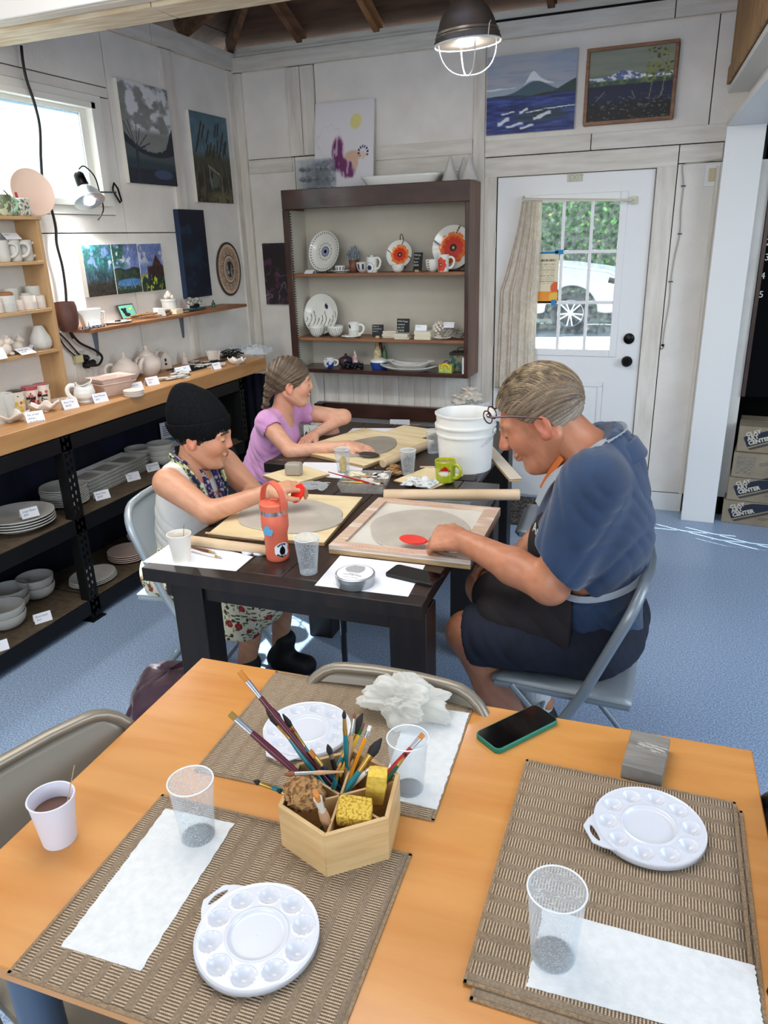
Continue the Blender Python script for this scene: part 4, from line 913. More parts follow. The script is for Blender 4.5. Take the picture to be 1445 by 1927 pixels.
# shell-planter with blue-grey feathers
pt=thing('feather_planter','terracotta pine-cone pot with blue-grey plumes between plate and bowl','ornament',(-2.065,4.68,S1))
MB().lathe([(0,0),(0.026,0),(0.036,0.02),(0.030,0.045),(0.036,0.075),(0.024,0.078),(0,0.07)],24).build('pot',mat('terracotta_glaze',(140,84,62),(96,60,50),rough=0.35,scale=30),pt)
q = MB()
for k in range(26):
    a=k*2.4;r=.006+.02*(k/26);h=.10-.05*(k/26)
    q.tube([(r*math.cos(a),r*math.sin(a),.07),(r*1.6*math.cos(a),r*1.6*math.sin(a),.07+h*.6),(r*1.9*math.cos(a),r*1.9*math.sin(a),.07+h)],[.008,.009,.001],6)
q.build('plumes',mat('blue_grey_plume',(70,86,100),(150,158,162),rough=0.5,scale=40),pt)
# little card at the left and chalk signs
card('tiny white card with a red picture at the left end of the top shelf',(-2.335,4.575,S1),-0.1,'',0.065,0.035,tilt=.9)
M_slate=mat('chalkboard_slate',(26,28,30),(34,37,38),rough=0.7,scale=30)
M_chalk = mat('white_chalk', (206, 210, 206), rough=0.9)
M_oak = mat('small_wood_block', (200, 168, 122), rough=0.6)
def slate(label, x, Y, z, w, h, words, yaw=0, size=0.016):
    t=thing('slate_sign',label,'sign',(x,Y,z),yaw,'small chalk signs in the cabinet')
    MB().box(-w/2,w/2,-0.002,0.002,0.006,h).build('slate',M_slate,t,bevel=0.001,rot=(-.12,0,0))
    MB().box(-0.012,0.012,-0.012,0.012,0,0.014).build('holder',M_oak,t,bevel=0.001)
    text('chalk_writing',words,size,M_chalk,t,(-w*.44,-0.0035+.12*h*.8,h*.82),(PI/2-.12,0,0),0.0003,line=1.25);return t
slate('leaning chalk sign between the poppy plate and the dotted cup',-1.600,4.60,S1,0.075,0.115,'Wild Eye\nCarp &\nSpoon\n$38.00',-0.45)
slate('smaller chalk sign on the second shelf, right of the reed mug',-1.880,4.60,S2,0.078,0.085,'Open to\ncommission\nwork :)',0.1,.0125)
slate('taller chalk sign in the middle of the second shelf',-1.712,4.62,S2,0.088,0.122,'Wild Poppy\ncoasters\nset of 6\n$ 50.00',-0.05,.0155)
# second shelf
bowl_thing('reed_bowl','small bowl with black reed marks in front of the reed plate','bowl',-2.318,4.585,S2,0.052,0.075,f_reedc,foot=.3)
bowl_thing('reed_bowl','larger bowl with black reed marks right of the reed plate','bowl',-2.195,4.62,S2,0.056,0.072,f_reedc,foot=.35)
def f_reedmug(a,r,z):c=f_reedc(a,r,z*1.35);x=(a+2.0)*.036;return blend(c,np.hypot((x+.3*(z-.07))/.008,(z-.07)/.014)<1,(26,26,60))
mug_thing('reed_mug','white mug with reeds and a dark insect on the second shelf',-2.063,4.63,S2,0.038,0.095,f_reedmug,0.0,0.034)
saucer('painted_saucer','small dashed saucer in front of the reed mug',-2.06,4.575,S2,0.066,f_dashrim(.066))
M_tile=mat('cream_tile',(220,214,196),(90,84,76),rough=0.3,scale=40,lo=.6,hi=.75)
for i,(x,y,n)in enumerate(((-1.80,4.64,5),(-1.700,4.585,4))):
    for k in range(n):
        o=MB().box(-.048,.048,-.04,.04,0,.0085).build('coaster',M_tile,None,loc=(x+.004*math.sin(k*5+i),y+.003*math.cos(k*4),S2+k*.0090),rot=(0,0,.07*math.sin(k*3+i)),bevel=.0015)
        tag(o,('speckled coaster in the pile left of the tall chalk sign','speckled coaster in the low pile in front of the tall chalk sign')[i],'coaster',('coasters in the left pile','coasters in the front pile')[i])
for k in range(5):
    o=MB().box(-.055,.055,-.05,.05,0,.010).build('tile',mat('pale_tile',(226,220,196),rough=0.3),None,loc=(-1.555+.003*math.sin(k*4),4.60,S2+k*.0105),rot=(0,0,.05*math.sin(k*3)),bevel=.0015)
    tag(o,'square cream tile in the stack with a card leaning on top','tile','cream tiles stacked on the second shelf')
card('white price card on the cream tile stack',(-1.575,4.59,S2+.053),0.05,'Tile set',0.075,0.038)
pb=thing('beaded_ball','cluster of round white beads behind the tile stack','ornament',(-1.475,4.67,S2))
q = MB(); R_ = random.Random(4)
for k in range(46):
    a=k*2.399;zz=1-2*(k+.5)/46;rr_=math.sqrt(1-zz*zz);q.sphere((.042*rr_*math.cos(a),.036*rr_*math.sin(a),.055+.042*zz),.011,8,6)
q.build('beads',mat('white_beads',(224,216,204),rough=0.3),pb);MB().lathe([(0,0),(.03,0),(.03,.02),(0,.03)],20).build('foot',M_glaze,pb)
def fishdish(x, Y, z, w, rz, lab):
    t_ = MB()
    def f(u, v):
        a=u*2*PI;r=v;return(w*r*math.cos(a)*(1+.12*math.sin(5*a)),w*.55*r*math.sin(a)*(1+.1*math.sin(7*a)),.004+.012*r*r+.003*math.sin(9*a)*r)
    t_.grid(36,6,f);o=t_.build('leaf_dish',mat('dark_striped_glaze',(196,190,176),(60,60,62),rough=.25,scale=60,lo=.5,hi=.58,stretch=(1,6,1)),None,solid=.004,loc=(x,Y,z+.002),rot=(0,0,rz));tag(o,lab,'dish','wavy striped dishes at the right end of the second shelf')
for k in range(5):fishdish(-1.395,4.64,S2+.009*k,.062,.2*k,'wavy-edged striped dish in the nested pile under the right price card')
for k in range(4):fishdish(-1.315,4.62,S2+.009*k,.048,.3*k+1,'wavy-edged striped dish in the smaller pile by the right side')
card('white price card on the pile of wavy dishes',(-1.40,4.63,S2+.07),-.05,'Fish',0.07,0.036)
sd=MB();sd.grid(30,5,lambda u,v:(.055*v*math.cos(PI*(u*1.1-.05)),.05*v*math.sin(PI*(u*1.1-.05)),.004+.012*v+.003*math.sin(u*60)*v))
simple('shell_dish','white scallop shell dish in front of the wavy dishes','dish',sd,M_glaze,(-1.425,4.565,S2+.002),PI,solid=.003)
# bottom shelf
M_bluew=mat('blue_white_glaze',(226,226,224),(40,64,140),rough=0.2,scale=26,lo=.5,hi=.56)
t_=thing('blue_teacup','blue and white teacup at the left of the bottom shelf','cup',(-2.245,4.60,S0));MB().lathe(bowl_prof(.042,.062,foot=.5),32).build('body',M_bluew,t_);handle(.04,.026,.035,.036,.004,0).build('handle',M_glaze,t_)
t_=thing('brown_teapot','dark brown and blue glazed teapot on the bottom shelf','teapot',(-2.155,4.68,S0));MB().lathe([(0,0),(.03,0),(.055,.025),(.05,.055),(.02,.07),(.008,.075),(.01,.085),(0,.09)],28).build('body',mat('brown_glaze',(88,52,44),(36,48,84),rough=.2,scale=18),t_);MB().tube([(.045,0,.03),(.07,0,.05),(.08,0,.07)],[.012,.008,.006],10).build('spout',_M['brown_glaze'],t_)
t_=thing('dark_sculpture','dark little train-like sculpture with a red figure, bottom shelf','ornament',(-2.05,4.60,S0))
q = MB(); R_ = random.Random(9)
for k in range(34):q.sphere((R_.uniform(-.075,.075),R_.uniform(-.03,.03),R_.uniform(.01,.045)),R_.uniform(.008,.015),8,6)
q.build('body',mat('black_gloss',(24,26,34),rough=.2),t_)
MB().lathe([(0,0),(.018,.0),(.02,.03),(.012,.045),(.012,.055),(.006,.065),(.001,.085),(0,.085)],14).build('figure',mat('red_white_figure',(150,50,48),(220,214,210),rough=.3,scale=50),t_,loc=(0,0,.04))
t_=thing('cottage_teapot','blue teapot with a small castle and tree on its lid','teapot',(-1.895,4.65,S0));MB().lathe([(0,0),(.05,0),(.062,.03),(.06,.045),(0,.05)],28).build('body',mat('cobalt_glaze',(40,70,150),rough=.2),t_);MB().lathe([(.064,0),(.06,.014),(.03,.026),(0,.028)],28).build('lid',M_glaze,t_,loc=(0,0,.046))
MB().lathe([(.03,0),(.026,.05),(.016,.07),(.012,.09),(.003,.115),(0,.115)],12).build('castle',mat('cream_castle',(204,190,150),(150,130,90),rough=.4,scale=60),t_,loc=(-.012,0,.07));MB().lathe([(.02,0),(.016,.03),(.018,.03),(.011,.06),(.012,.06),(.001,.095),(0,.095)],12).build('tree',mat('green_tree_glaze',(52,84,50),rough=.4),t_,loc=(.035,.01,.06))
MB().lathe([(.018,0),(.014,.08),(.0,.16)],10).build('spire',mat('dark_red_spire',(84,40,36),rough=.4),t_,loc=(.0,.03,.06))
def boat(L, W, H, n=48):
    q = MB()
    def f(u, v):
        a=u*2*PI;cx=math.copysign(abs(math.cos(a))**.85,math.cos(a));sy=math.copysign(abs(math.sin(a))**.85,math.sin(a));r=.45+.55*v
        return(L*r*cx,W*r*sy,H*(v**1.6)*(.7+.5*abs(cx)**3))
    q.grid(n,8,f);q.add([(L*.45*math.copysign(abs(math.cos(2*PI*k/n))**.85,math.cos(2*PI*k/n)),W*.45*math.copysign(abs(math.sin(2*PI*k/n))**.85,math.sin(2*PI*k/n)),0)for k in range(n)],[tuple(range(n))]);return q
t_=thing('oval_platter','long oval white platter with end handles, bottom shelf','platter',(-1.665,4.60,S0+.001));boat(.20,.085,.035).build('body',M_bisqueg,t_,solid=.006)
t_=thing('boat_dish','boat-shaped grey-white dish nested in the oval platter','dish',(-1.655,4.60,S0+.012));boat(.145,.06,.05).build('body',M_bisqueg,t_,solid=.005)
for s in(-1,1):MB().tube(arc((s*.14,0,.055),.022,0,2*PI,14)[:-1],.004,8,closed=True).build('handle',M_bisqueg,t_)
t_=thing('flower_box','small green box with a yellow flower, bottom shelf right','box',(-1.405,4.585,S0));MB().box(-.045,.045,-.03,.03,0,.055).build('box',mat('green_patterned_box',(120,158,96),(196,200,90),rough=.4,scale=50),t_,bevel=.003)
q = MB()
for k in range(12):a=PI*k/11;q.sphere((.024*math.cos(a),-.032,.035+.022*math.sin(a)),.008,8,6,(1,.4,1))
q.build('flower',mat('yellow_flower',(226,180,40),rough=.4),t_);MB().tube(arc((0,0,.055),.02,0,PI,8,'xz'),.003,6).build('handle',M_black,t_)
t_=thing('floral_tin','large dark floral tin box with a lid handle beside the green box','tin',(-1.335,4.675,S0));MB().box(-.06,.06,-.05,.05,0,.105).build('box',mat('floral_print',(128,126,100),(52,96,92),rough=.4,scale=34,lo=.48,hi=.53,c3=(60,46,40)),t_,bevel=.004);MB().box(-.064,.064,-.054,.054,.105,.122).build('lid',mat('dark_tin_lid',(52,44,40),rough=.4),t_,bevel=.004);MB().tube(arc((0,0,.122),.028,0,PI,10,'xz'),.004,8).build('handle',mat('pewter',(130,126,116),rough=.4,metal=.5),t_)
t_=thing('white_booklet','white card standing at the right corner of the bottom shelf','card',(-1.283,4.535,S0));MB().box(-.004,.012,0,.06,0,.105).build('card',M_card,t_)

# --- on top of the cabinet
M_clear = None
def clearmat(name,tint=(251,253,254),body=0.22,rough=0.08,spk=0.0,col=(235,240,245),sscale=260.0):
    m=bpy.data.materials.new(name);m.use_nodes=True;N=m.node_tree.nodes;L=m.node_tree.links;N.clear();_M[name]=m
    out=N.new('ShaderNodeOutputMaterial');tr=N.new('ShaderNodeBsdfTransparent');tr.inputs[0].default_value=lin(tint)
    gl=N.new('ShaderNodeBsdfPrincipled');gl.inputs['Base Color'].default_value=lin(col);gl.inputs['Roughness'].default_value=rough
    lw=N.new('ShaderNodeLayerWeight');lw.inputs[0].default_value=0.22
    mr=N.new('ShaderNodeMapRange');mr.inputs['To Min'].default_value=body;mr.inputs['To Max'].default_value=min(1,body+.42);L.new(lw.outputs['Facing'],mr.inputs[0])
    fac = mr.outputs[0]
    if spk:
        tc=N.new('ShaderNodeTexCoord');vo=N.new('ShaderNodeTexNoise');vo.inputs['Scale'].default_value=sscale;vo.inputs['Detail'].default_value=1.0;L.new(tc.outputs['Object'],vo.inputs['Vector'])
        m2=N.new('ShaderNodeMapRange');m2.inputs['From Min'].default_value=.56;m2.inputs['From Max'].default_value=.62;m2.inputs['To Max'].default_value=spk;L.new(vo.outputs[0],m2.inputs[0])
        ad=N.new('ShaderNodeMath');ad.operation='MAXIMUM';L.new(fac,ad.inputs[0]);L.new(m2.outputs[0],ad.inputs[1]);fac=ad.outputs[0]
    mx=N.new('ShaderNodeMixShader');L.new(fac,mx.inputs[0]);L.new(tr.outputs[0],mx.inputs[1]);L.new(gl.outputs[0],mx.inputs[2]);L.new(mx.outputs[0],out.inputs[0]);return m
M_clear = clearmat('clear_plastic', body=0.03)
M_fill=[mat('silver_beads',(196,200,206),(120,124,130),rough=.2,metal=.5,scale=80),mat('mixed_beads',(190,180,184),(110,90,110),rough=.3,scale=90)]
for k in range(3):
    t_=thing('organiser_box',('bottom','middle','top')[k]+' clear bead organiser in the stack on the cabinet','box',(-2.405,4.60,CABT+.002+k*.058),0,'clear organisers stacked on the cabinet')
    q=MB();q.box(0,.235,0,.003,0,.052);q.box(0,.235,.087,.09,0,.052);q.box(0,.003,.003,.087,0,.052);q.box(.232,.235,.003,.087,0,.052);q.box(.003,.232,.003,.087,0,.003);q.build('case',M_clear,t_,smooth=False)
    MB().box(-.002,.237,-.002,.092,.052,.0565).build('lid',M_clear,t_,smooth=False)
    for j in range(1,6):MB().box(j*.039,j*.039+.002,.003,.087,.003,.05).build('divider',M_clear,t_,smooth=False)
    for j in range(6):
        if(j+k)%4:MB().sphere((j*.039+.02,.045,.003),.017,10,6,(1,2.0,.9+.4*((j*k)%2))).build('contents',M_fill[(j+k)%2],t_)
t_=thing('white_tray','long white rectangular ceramic tray lying on top of the cabinet','tray',(-1.70,4.64,CABT+.001))
def trf(u, v):
    a=u*2*PI;n=5;c_,s_=math.cos(a),math.sin(a);k=(abs(c_)**n+abs(s_)**n)**(-1/n);r=.84+.16*v;return(.255*r*k*c_,.105*r*k*s_,.05*v)
q=MB();q.grid(64,4,trf);q.add([trf(k/64,0)[:2]+(0,)for k in range(64)],[tuple(range(64))]);q.build('tray',M_glaze,t_,solid=.006)
for k,(x,y)in enumerate(((-1.388,4.60),(-1.335,4.70),(-1.275,4.61))):
    t_=thing('ceramic_cone',('left','rear middle','right')[k]+' white bisque cone tree on top of the cabinet','ornament',(x,y,CABT+.001),0,'white cone trees on the cabinet')
    MB().lathe([(0,0),(.048,0),(.049,.004),(.007,.125),(0,.125)],32).build('cone',M_bisqueg,t_);MB().sphere((0,0,.13),.008,12,8).build('ball_top',M_bisqueg,t_)
# ================================================================== GOODS ALONG THE LEFT WALL
for k,z in enumerate((0.247,0.435,0.645)):MB().box(0.0,DU_D+0.004,0.02,DU_Y-0.02,z-0.016,z).build('shelf',M_pinelight,du,bevel=0.0015)
MB().box(-0.0,DU_D+0.008,-0.01,DU_Y+0.006,0.82,0.835).build('top',M_pinelight,du,bevel=0.0015)
ZT, Z1, Z2, Z3 = CT + .836, CT + .646, CT + .436, CT + .248
def at(px, py, z): return onz(px, py, z)
def atx(px,py,x,z):p=onx(px,py,x);return Vector((x,p.y,z))
def jar(label,x,y,z,r,h,m=M_bisque,group=None,lid=False):
    t_=thing('ceramic_jar',label,'jar',(x,y,z),0,group)
    r*=1.15;h*=1.12;MB().lathe([(0,0),(r*.96,0),(r,.004),(r,h*.5),(r*1.01,h*.52),(r,h*.54),(r,h-.004),(r*.94,h),(r*.88,h-.003),(r*.88,h*.5),(0,h*.5)],32).build('body',m,t_)
    if lid:MB().lathe([(r*.9,0),(r*.9,.010),(r*.6,.016),(0,.016)],28).build('lid',mat('cork_lid',(150,104,72),rough=.8),t_,loc=(0,0,h))
    return t_
# counter-top stoneware mugs on the upper shelf
def f_mug(r=.042,h=.09):return[(0,0),(r*.85,0),(r,.012),(r*.97,h*.4),(r*1.0,h-.002),(r-.003,h),(r-.006,h-.002),(r*.9,.01),(0,.01)]
for k,(px,ang)in enumerate(((8,0.3),(30,0.1),(52,0.5))):
    p=atx(px,494,-2.85,Z1);mug_thing('bisque_mug',('leftmost','middle','rightmost')[k]+' white handled mug under the card on the pine unit',p.x,p.y,Z1,.031,.090,None,.75+ang,.034,f_mug(.031,.090),M_bisqueg,M_bisqueg,'white mugs on the pine unit')
p=atx(18,447,-2.86,Z1+.093);card('white price card resting on the row of mugs',p,PI/2,'Mug  $',.085,.04,tilt=.8)
# jars on the middle shelf
for k,(px,X,r,h,ld,lab)in enumerate(((16,-2.825,.031,.062,True,'white lidded jar with a cork-brown top'),(-6,-2.83,.026,.055,False,'white jar cut off by the left picture edge'),(28,-2.875,.027,.085,False,'tall jar behind the cork-topped jar'),(36,-2.835,.024,.042,False,'short cream jar right of the cork-topped jar'),(53,-2.86,.022,.062,False,'small jar with a lid between the tall jars'),(56,-2.825,.030,.055,False,'wide cream jar in front on the middle shelf'),(68,-2.875,.030,.088,False,'tall cream jar at the right end'),(75,-2.835,.028,.050,False,'low jar at the right end of the middle shelf'))):
    p=atx(px,585,X,Z2);jar(lab+' of the pine unit',X,p.y,Z2,r,h,M_bisque if k%2 else M_bisqueg,None,ld)
# third shelf
def pear(lab, p, s=1.0):
    q=MB();prof=[(0,0),(.036,0),(.046,.012),(.049,.032),(.044,.055),(.032,.078),(.024,.098),(.018,.108),(0,.110)]
    seg = 40; vs = []
    for (r, z) in dense(prof, .006):
        for k in range(seg):a=2*PI*k/seg;rr_=r*(1+.05*abs(math.sin(a*2.5))-.02);vs.append((rr_*math.cos(a),rr_*math.sin(a),z))
    n=len(vs)//seg;q.add(vs,[(i*seg+k,i*seg+(k+1)%seg,(i+1)*seg+(k+1)%seg,(i+1)*seg+k)for i in range(n-1)for k in range(seg)])
    o=q.build('pear_vase',M_bisqueg,None,loc=p);return tag(o,lab,'vase')
pear('white pear-shaped vase at the right of the third shelf',atx(79,655,-2.855,Z3))
def critter(lab, p, s):
    t_=thing('animal_figurine',lab,'figurine',p,1.2,'bisque figurines on the pine unit');q=MB()
    for c,r,sc in(((0,0,.022),.022,(1,.8,1)),((.012,0,.05),.015,(1,.9,1)),((.024,0,.046),.008,(1,1,1)),((.008,.010,.064),.006,(.6,.6,1.3)),((.008,-.010,.064),.006,(.6,.6,1.3)),((.014,.012,.006),.008,(1.3,1,.8)),((.014,-.012,.006),.008,(1.3,1,.8))):q.sphere(tuple(v*s for v in c),r*s,12,8,sc)
    q.build('body', M_bisque, t_); return t_
critter('small white animal figurine behind the card',atx(33,655,-2.875,Z3),1.15);critter('larger white animal figurine left of the card',atx(14,672,-2.84,Z3),1.25);critter('white animal figurine at the left picture edge',atx(0,676,-2.85,Z3),1.2)
card('white card lying in front of the figurines',atx(42,664,-2.82,Z3),PI/2,'Small cats\n $7.00',.085,.05,tilt=1.05);card('tiny card between the figurines and the pear vase',atx(60,655,-2.85,Z3),PI/2+1.2,'',.04,.03)
card('white card at the left edge above the patterned cups',atx(2,690,-2.79,Z3-.001),PI/2,'Cups\n$12',.06,.05,tilt=.35)
# green mugs, watering can and peach plate on top of the unit
M_camo=mat('green_mottled_glaze',(96,110,76),(170,170,140),rough=.3,scale=46,lo=.45,hi=.56,c3=(60,74,54));M_town=mat('townscape_print',(206,204,190),(80,92,74),rough=.35,scale=70,lo=.5,hi=.58)
p=atx(8,408,-2.84,ZT);mug_thing('green_mug','green mottled mug at the left edge on top of the pine unit',p.x,p.y,ZT,.042,.085,None,1.4,.034,None,M_camo,mat('mint_handle',(160,206,176),rough=.3))
p=atx(42,408,-2.84,ZT);t_=thing('printed_canister','small printed canister with sticks beside the green mug','canister',p);MB().box(-.03,.03,-.03,.03,0,.075).build('body',M_town,t_,bevel=.006);MB().tube([(-.01,-.01,.05),(-.05,-.03,.11)],.003,6).build('stick',M_black,t_);MB().tube([(.0,.0,.05),(-.01,-.005,.10)],.006,6).build('stick',mat('red_stick',(150,30,50),rough=.4),t_)
p=atx(62,400,-2.895,ZT);t_=thing('peach_plate','large peach-coloured plate leaning on the wall by the window','plate',p,PI/2-.25);o=MB().lathe(plate_prof(.105,.02),48).build('plate',mat('peach_glaze',(238,208,190),rough=.4),t_,rot=(1.35,0,0),loc=(0,-.01,.103))
# ---------- on the counter
def wrapt(s, size, r, z, m, par, a0):
    def w(c):a=a0+c.x/r;return Vector(((r+.0006)*math.cos(a),(r+.0006)*math.sin(a),z+c.y))
    return text('lettering',s,size,m,par,warp=w,extrude=0.0,bold=.0008)
def f_fruit(seed, cols):
    def f(a, r, z):
        R=np.random.default_rng(seed);c=c3((226,218,204),r)
        for k in range(26):
            aa=R.random()*6.28;zz=R.random()*.095;w=(.007+.006*R.random())if k%3 else.0035;d=np.hypot(((a-aa+PI)%(2*PI)-PI)*.034,(z-zz)*(.8+.5*R.random()));c=blend(c,d<w,cols[k%len(cols)]if k%3 else(30,28,28))
        return blend(c,(z>.088),cols[0])if seed==2 else c
    return f
for k,(px,py,X,lab)in enumerate(((36,777,-2.70,'cream tumbler with red apples and yellow lemons'),(62,768,-2.78,'cream tumbler with pink birds, behind the apple tumbler'),(84,762,-2.74,'rightmost cream tumbler with pink birds and black lettering'))):
    p=at(px,py,CT);t_=thing('patterned_tumbler',lab+' on the counter','cup',(p.x,p.y,CT),0,'patterned tumblers on the counter')
    lathe_col('body',dense(cup_prof(.031,.036,.100),.0025),120,f_fruit(k+1,[(196,70,56),(222,190,60),(196,80,56)]if k==0 else[(176,60,74),(150,40,52),(190,90,100)]),M_glazep,t_)
    MB().lathe([(.037,0),(.0372,.003),(.033,.004),(0,.003)],32).build('lid',mat('rose_rim' if k else 'black_rim',(150,74,84)if k else(36,30,30),rough=.3),t_,loc=(0,0,.0985))
    if k:wrapt('Mysti\n  Do',.020,.0345,.045,M_black,t_,-1.35)
for k,(px,py,h)in enumerate(((14,798,.10),(-4,806,.11))):p=at(px,py-10,CT);jar(('tall plain white cylinder left of the patterned tumblers','tall plain white cylinder at the left picture edge')[k],p.x,p.y,CT,.036,h,M_bisqueg)
def shell(lab, p, s, rz=0.0):
    def f(u,v):a=u*2*PI;r=.25+.75*v;return(s*r*math.cos(a)*(1+.12*math.sin(a*6)),s*.72*r*math.sin(a)*(1+.1*math.sin(a*5)),.006+.028*v**2*(1+.35*math.sin(a*6)))
    q=MB();q.grid(60,7,f);q.add([f(k/60,0)[:2]+(0.0,)for k in range(60)],[tuple(range(60))]);return simple('shell_dish',lab,'dish',q,M_bisque,p,rz,solid=.004)
shell('wavy white shell dish at the front left of the counter',at(15,794,CT),.085,.6);shell('wavy white leaf dish behind the left price card',at(86,774,CT),.062,1.0)
simple('leaf_plate','flat white leaf-shaped plate between tumblers and the card','plate',MB().lathe([(0,0),(.05,0),(.06,.012),(.056,.014),(0,.006)],32,None,1,.6),M_bisque,at(113,756,CT),1.2)
for px,py,wds,lab in((66,792,'Set of leaf\ndishes\n $10.00 each','white price card in front of the leaf dish'),(132,768,'Plant Tray\n $6.00','white price card right of the tumblers'),(188,756,'Owl Planter\n $10','white price card under the white pitcher'),(256,735,'Small set\n $18','white price card in front of the first teapot'),(286,724,'Teapot\n $20','white price card in front of the second teapot'),(337,703,'Lantern','small price card by the lantern house'),(350,700,'Tags','second small price card by the lantern house'),(407,694,'Tags $1','price card among the white tags')):
    card(lab,at(px,py,CT),math.radians(72 if px>100 else 62),wds,.075 if px<300 else.055,.046 if px<300 else.04)
card('white price card by the tall white cylinders',at(12,786,CT),1.2,'Vases',.06,.04)
# owl pitcher
p=at(162,757,CT);t_=thing('white_pitcher','rounded white pitcher with a cut-out mouth on the counter','pitcher',p,.9)
V_, F_ = [], []; seg = 48
for i,(r,z)in enumerate(dense([(0,0),(.030,0),(.034,.006),(.028,.012),(.045,.028),(.050,.05),(.043,.072),(.032,.088),(.034,.10),(.030,.1),(.028,.088),(.040,.07),(.046,.05),(.04,.03),(0,.02)],.006)):
    for k in range(seg):a=2*PI*k/seg;f=max(0,(z-.07)/.03);V_.append((r*math.cos(a)*(1+.25*f*max(0,math.cos(a))),r*math.sin(a),z-.022*f*abs(math.sin(a))+.008*f*max(0,math.cos(a))))
q=MB();n=len(V_)//seg;q.add(V_,[(i*seg+k,i*seg+(k+1)%seg,(i+1)*seg+(k+1)%seg,(i+1)*seg+k)for i in range(n-1)for k in range(seg)]);q.build('body',M_glaze,t_);handle(.042,.032,.062,.055,.008,PI).build('handle',M_glaze,t_)
# stacked square bowls
for k in range(2):
    p = at(213, 742, CT); q = MB(); vs = []
    for(h,z)in((.052,0),(.075,.055),(.087,.062),(.087,.068),(.070,.062),(.048,.012)):vs+=[(-h*1.15,-h*.8,z),(h*1.15,-h*.8,z),(h*1.15,h*.8,z),(-h*1.15,h*.8,z)]
    q.add(vs,[(0,3,2,1),(20,21,22,23)]+[(i*4+a,i*4+(a+1)%4,i*4+4+(a+1)%4,i*4+4+a)for i in range(5)for a in range(4)])
    simple('square_bowl',('lower','upper')[k]+' square pinkish bowl of the nested pair on the counter','bowl',q,M_pinkb,(p.x,p.y,CT+k*.026),1.3,'nested square bowls',bevel=.003)
for k in range(3):simple('round_saucer',('bottom','middle','top')[k]+' white saucer of the small pile below the square bowls','saucer',MB().lathe([(0,0),(.045,0),(.050,.008),(.047,.010),(0,.005)],36),M_bisque,at(226,745,CT)+Vector((.07,.02,k*.0105)),0,'saucers on the counter')
def teapot(lab, p, rz, s=1.0):
    t_=thing('bisque_teapot',lab,'teapot',p,rz,'white bisque teapots on the counter')
    MB().lathe([(r*s,z*s)for r,z in((0,0),(.045,0),(.05,.006),(.072,.035),(.076,.062),(.066,.088),(.045,.103),(.040,.108),(0,.108))],40).build('body',M_bisque,t_)
    MB().lathe([(r*s,z*s)for r,z in((.043,.0),(.040,.008),(.022,.022),(.010,.028),(.008,.034),(.012,.042),(.009,.052),(0,.054))],32).build('lid',M_bisque,t_,loc=(0,0,.106*s))
    MB().tube([Vector(v)*s for v in bez([(.06,0,.04),(.085,0,.055),(.098,0,.085),(.118,0,.108)],4)],[.020*s-.0009*s*i for i in range(13)],12).build('spout',M_bisque,t_);handle(-.068*s,-.048*s,.075*s,.062*s,.006*s).build('handle',M_bisque,t_);return t_
p=at(268,720,CT);teapot('nearer white teapot with ringed lid on the counter',(p.x-.12,p.y+.02,CT),math.radians(70),1.0)
p=at(292,712,CT);teapot('farther white teapot next to the lantern house',(p.x-.12,p.y+.10,CT),math.radians(100),1.05)
p=at(322,700,CT);t_=thing('lantern_house','white ceramic lantern house with a loop handle and keyhole','lantern',(p.x-.12,p.y+.1,CT),1.0)
MB().prism([(-.035,0),(.035,0),(.035,.06),(0,.098),(-.035,.06)],-.03,.03,Matrix.Rotation(PI/2,4,'X')).build('house',M_bisque,t_,bevel=.002);MB().tube(arc((0,0,.085),.034,0,PI,12,'xz'),.004,8).build('handle',M_bisque,t_)
MB().lathe([(0,0),(.007,0),(.007,.004),(0,.004)],12).build('keyhole',M_dark,t_,loc=(0,-.029,.03),rot=(PI/2,0,0));MB().box(-.005,.005,-.032,-.03,.045,.062).build('slot',M_dark,t_)
p=at(330,697,CT);simple('small_bottle','small white bottle with a stopper beside the lantern house','bottle',MB().lathe([(0,0),(.02,0),(.021,.045),(.010,.05),(.012,.056),(.008,.075),(0,.078)],24),M_bisque,(p.x-.09,p.y+.22,CT))
# loose tags: stars, ovals, plaques
R_ = random.Random(12); kinds = ('oval', 'square', 'star')
def tagshape(k):
    if k==0:return[(.026*math.cos(a),.017*math.sin(a))for a in np.linspace(0,2*PI,17)[:-1]]
    if k==1:return[(-.032,-.02),(.032,-.02),(.032,.02),(-.032,.02)]
    return[((.030 if j%2==0 else.015)*math.cos(j*PI/5),(.030 if j%2==0 else.015)*math.sin(j*PI/5))for j in range(10)]
protos = {}
for k in range(34):
    kk = 1 if k < 4 else (0 if k < 19 else 2)
    px=(R_.uniform(300,325),R_.uniform(322,352),R_.uniform(350,420))[(1,0,2).index(kk)if kk!=0 else 1];py={1:R_.uniform(712,718),0:R_.uniform(703,714),2:R_.uniform(686,700)-(px-350)*.12}[kk]
    p = at(px, py, CT); z = CT + .0006 + .0062 * (k % 3)
    if kk not in protos:o=MB().prism(tagshape(kk),0,.005).build('ceramic_tag',M_bisqueg,None,bevel=.001);protos[kk]=o
    else: o = protos[kk].copy(); C.objects.link(o)
    o.location=(p.x,p.y,z);o.rotation_euler=(0,0,R_.uniform(0,3));tag(o,{1:'flat rectangular white tag left of the oval ones',0:'oval white tag in the spread right of the lantern house',2:'star-shaped white tag on dark cord near the counter end'}[kk],'tag',{1:'rectangular tags on the counter',0:'oval tags on the counter',2:'star tags on the counter'}[kk])
